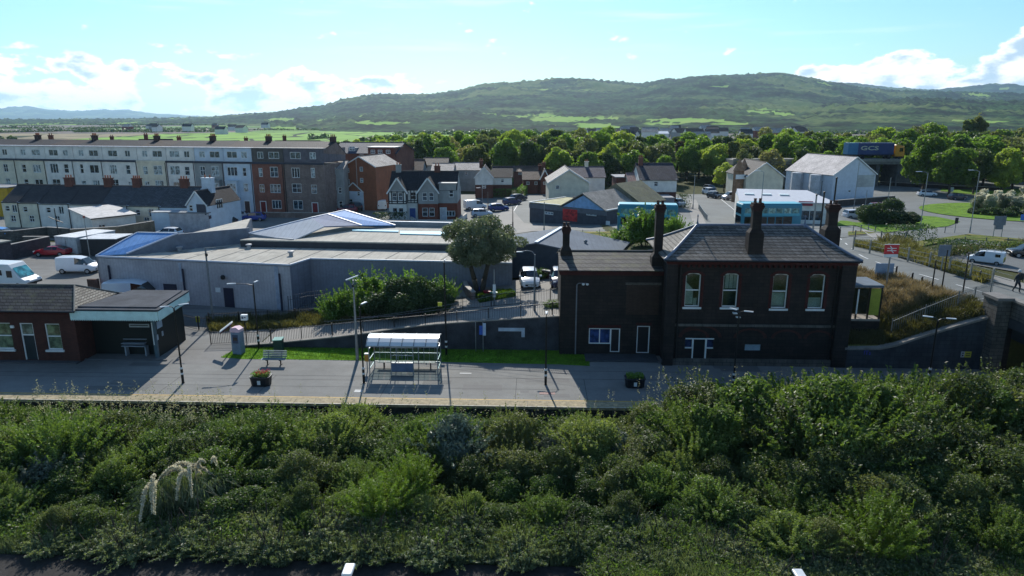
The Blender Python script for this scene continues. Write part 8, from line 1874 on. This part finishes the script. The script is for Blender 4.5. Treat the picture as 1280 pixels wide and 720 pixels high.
# national rail style sign: red panel, white double arrow, white name strip
p = G(1107, 362); ht = zpix(306, p.y) - p.z; t = thing('station_entrance_sign', 'red railway station sign with white double arrow on a grey post', 'sign', p, 0.0); m = MB(); m.lathe([(.07, 0), (.06, ht)], 10); m.build('post', STEEL, t)
m = MB(); m.box(-.55, .55, -.1, -.06, ht - .72, ht + .02); pn = m.build('red_panel', plain('c01f2c', .4), t); m = MB(); m.box(-.55, .55, -.1, -.06, ht - .96, ht - .722); m.build('white_panel', EMW, t); m = MB(); m.box(-.57, .57, -.11, -.05, ht + .02, ht + .06); m.build('frame', EMW, t)
m = MB(); c = ht - .35
for z in (-.09, .09): m.bar((-.36, -.11, c + z), (.36, -.11, c + z), .012, .06)
m.bar((-.34, -.113, c + .09), (-.02, -.113, c + .27), .012, .06) if False else None
m.bar((.02, -.114, c + .09), (-.16, -.114, c + .27), .012, .06); m.bar((-.02, -.114, c - .09), (.16, -.114, c - .27), .012, .06); m.bar((.08, -.115, c + .09), (-.10, -.115, c - .09), .012, .06); m.build('double_arrow', EMW, pn)
# backs of road signs
def sign_back(px, py, pt, w, hh, label, c='6c7a88', post=True, posts=(0,), shape='box', lower=None, z=None):
    p = G(px, py); ht = zpix(pt, p.y) - p.z; t = thing('road_sign', label, 'road sign', p); 
    for x in posts: m = MB(); m.lathe([(.05, 0), (.05, ht)], 8, (x, 0, 0)); m.build('post', STEEL, t)
    m = MB(); m.box(-w / 2, w / 2, -.09, -.05, ht - hh, ht); m.build('plate', plain(c, .5), t)
    if lower: m = MB(); m.box(-lower[0] / 2, lower[0] / 2, -.09, -.05, ht - hh - lower[1], ht - hh - .003); m.build('lower_plate', plain(c, .5), t)
    return t
sign_back(1103, 352, 329, 1.5, 1.2, 'pale blue-grey sign plate on the kerb behind the red station sign', '7e93a8')
sign_back(1246, 298, 270, 1.75, 1.35, 'large grey back of a road sign before the roundabout', '5f6a75', posts=(-.6, .6), lower=(1.1, .6))
sign_back(1176, 340, 306, 1.05, 1.0, 'grey sign back in front of the utility van', '5b6876')
sign_back(1187, 246, 234, 1.2, 1.0, 'small pale direction sign beyond the roundabout', 'aab0a8')
sign_back(1193, 292, 272, .5, .9, 'small black signal-like box on a post by the island tip', '15171a')
sign_back(1075, 279, 272, .5, .35, 'tiny white chevron sign on the traffic island', 'c4c8c8')
sign_back(1278, 279, 268, 1.0, 1.0, 'blue keep-left sign at the right edge of the roundabout', '2d66b8')
# utility pole with wires on the left, flag cluster by the corner shop
p = G(75, 305, 0); t = thing('washing_pole', 'dark T-shaped pole in the cottage yards', 'pole', p); m = MB(); m.lathe([(.08, 0), (.07, 5)], 6); m.bar((-1, 0, 3.8), (.9, 0, 3.0), .08, .08); m.build('post', DARKM, t)
p = G(113, 325, 0); t = thing('street_pole', 'thin pale pole before the white extension', 'pole', p); m = MB(); m.lathe([(.06, 0), (.05, 5.2)], 6); m.build('post', STEEL, t); m = MB(); m.box(-.12, .12, -.06, .06, 5.2, 5.5); m.build('lantern', plain('8a4a40', .6), t)
# wires crossing the ramp path
t = thing('overhead_wires', 'three thin pale wires sagging from the lamp post to the station annex', 'wires', (0, 0, 0))
for k, (y0_, y1_) in enumerate(((343, 322), (391, 372), (396, 378))):
    a, b = V(440 if k else 405, 402 - k * 3, 50), V(700, 318 + k * 30 if k else 360, 49.5); m = MB(); pts = [a.lerp(b, i / 14) - Vector((0, 0, .35 * math.sin(PI * i / 14))) for i in range(15)]; m.path(pts, .012, 4); m.build('wire', plain('8a6f70' if k == 2 else '6d7178', .6), t)
# wheelie bins / crates in the evergreen bed
for px, py, c, lb in ((601, 366, '2b3f9a', 'blue tub lying in the evergreen bed'), (609, 369, 'a02a38', 'red tub between the blue and green ones'), (617, 371, '2f7f6a', 'green tub at the front of the evergreen bed')):
    p = G(px, py); t = thing('plant_tub', lb, 'tub', (p.x, p.y, p.z + .05), .3); m = MB(); m.lathe([(.25, 0), (.34, .3), (.36, .34)], 12); m.build('tub', plain(c, .4), t)
# walking person with a rucksack on the bridge pavement
def person(loc, rz, label):
    sk = bpy.data.meshes.new('person'); V_ = [(0, 0, .92, .15), (0, .0, 1.12, .14), (0, -.02, 1.34, .17), (0, -.02, 1.46, .07), (0, .01, 1.56, .07), (0, .02, 1.66, .095), (0, .02, 1.74, .075),
          (-.19, -.02, 1.38, .06), (-.25, .03, 1.14, .048), (-.24, .16, .95, .038), (-.24, .2, .88, .035), (.19, -.02, 1.38, .06), (.26, -.08, 1.14, .048), (.27, -.1, .9, .038), (.27, -.09, .83, .035),
          (-.1, 0, .84, .10), (-.1, .16, .5, .07), (-.1, .14, .12, .045), (-.1, .26, .06, .04), (.1, 0, .84, .10), (.1, -.06, .5, .07), (.1, -.22, .16, .045), (.1, -.14, .05, .04)]
    E = [(0, 1), (1, 2), (2, 3), (3, 4), (4, 5), (5, 6), (2, 7), (7, 8), (8, 9), (9, 10), (2, 11), (11, 12), (12, 13), (13, 14), (0, 15), (15, 16), (16, 17), (17, 18), (0, 19), (19, 20), (20, 21), (21, 22)]
    sk.from_pydata([v[:3] for v in V_], E, []); o = bpy.data.objects.new('person', sk); COL.objects.link(o); o.location = loc; o.rotation_euler = (0, 0, rz)
    md = o.modifiers.new('s', 'SKIN'); 
    for i, v in enumerate(V_): sk.skin_vertices[0].data[i].radius = (v[3], v[3])
    sk.skin_vertices[0].data[0].use_root = True
    ss = o.modifiers.new('u', 'SUBSURF'); ss.levels = 2; ss.render_levels = 2
    n = NT('clothes'); s_ = n.N.new('ShaderNodeSeparateXYZ'); n.L.new(n.tc.outputs['Object'], s_.inputs[0]); c_ = n.mix(n.rmp(s_.outputs[2], .80, .82), lin('1b2028'), lin('2a333a')); c_ = n.mix(n.rmp(s_.outputs[2], 1.485, 1.49), c_, lin('a37c66')); n.col(c_).rough(.8)
    sk.materials.append(n.m); tag(o, label, 'person')
    m = MB(); m.lathe([(.05, -.12), (.105, -.06), (.115, .02), (.09, .1), (.02, .13)], 12, (0, -.0, 1.68)); m.build('hood', plain('b9c0c4', .8), o)
    KIDS.setdefault(o, []); return o
p = G(1270, 366); person(p, R(200), 'person in dark clothes and pale hood walking over the bridge with a rucksack')
t = thing('rucksack', 'dark rucksack worn by the person on the bridge', 'rucksack', (p.x + .07, p.y - .2, p.z + 1.08), R(200)); m = MB(); m.box(-.16, .16, -.13, .12, -.02, .46); m.build('bag', plain('1b211f', .7), t, bevel=.06); m = MB(); m.box(-.1, .1, .12, .17, .03, .2); m.build('pocket', plain('23302c', .7), t, bevel=.02)
# ================================================================ AIR
def haze():
    mb = MB(); mb.box(-12000, 12000, -60, 15800, -9, 345)
    t = NT('haze_air'); t.N.remove(t.b); v = t.N.new('ShaderNodeVolumePrincipled'); v.inputs['Color'].default_value = (.50, .76, 1.0, 1); v.inputs['Density'].default_value = 5.6e-5; v.inputs['Anisotropy'].default_value = .5
    t.L.new(v.outputs[0], t.out.inputs['Volume'])
    o = tag(mb.build('haze', t.m), kind='stuff'); return o
haze()
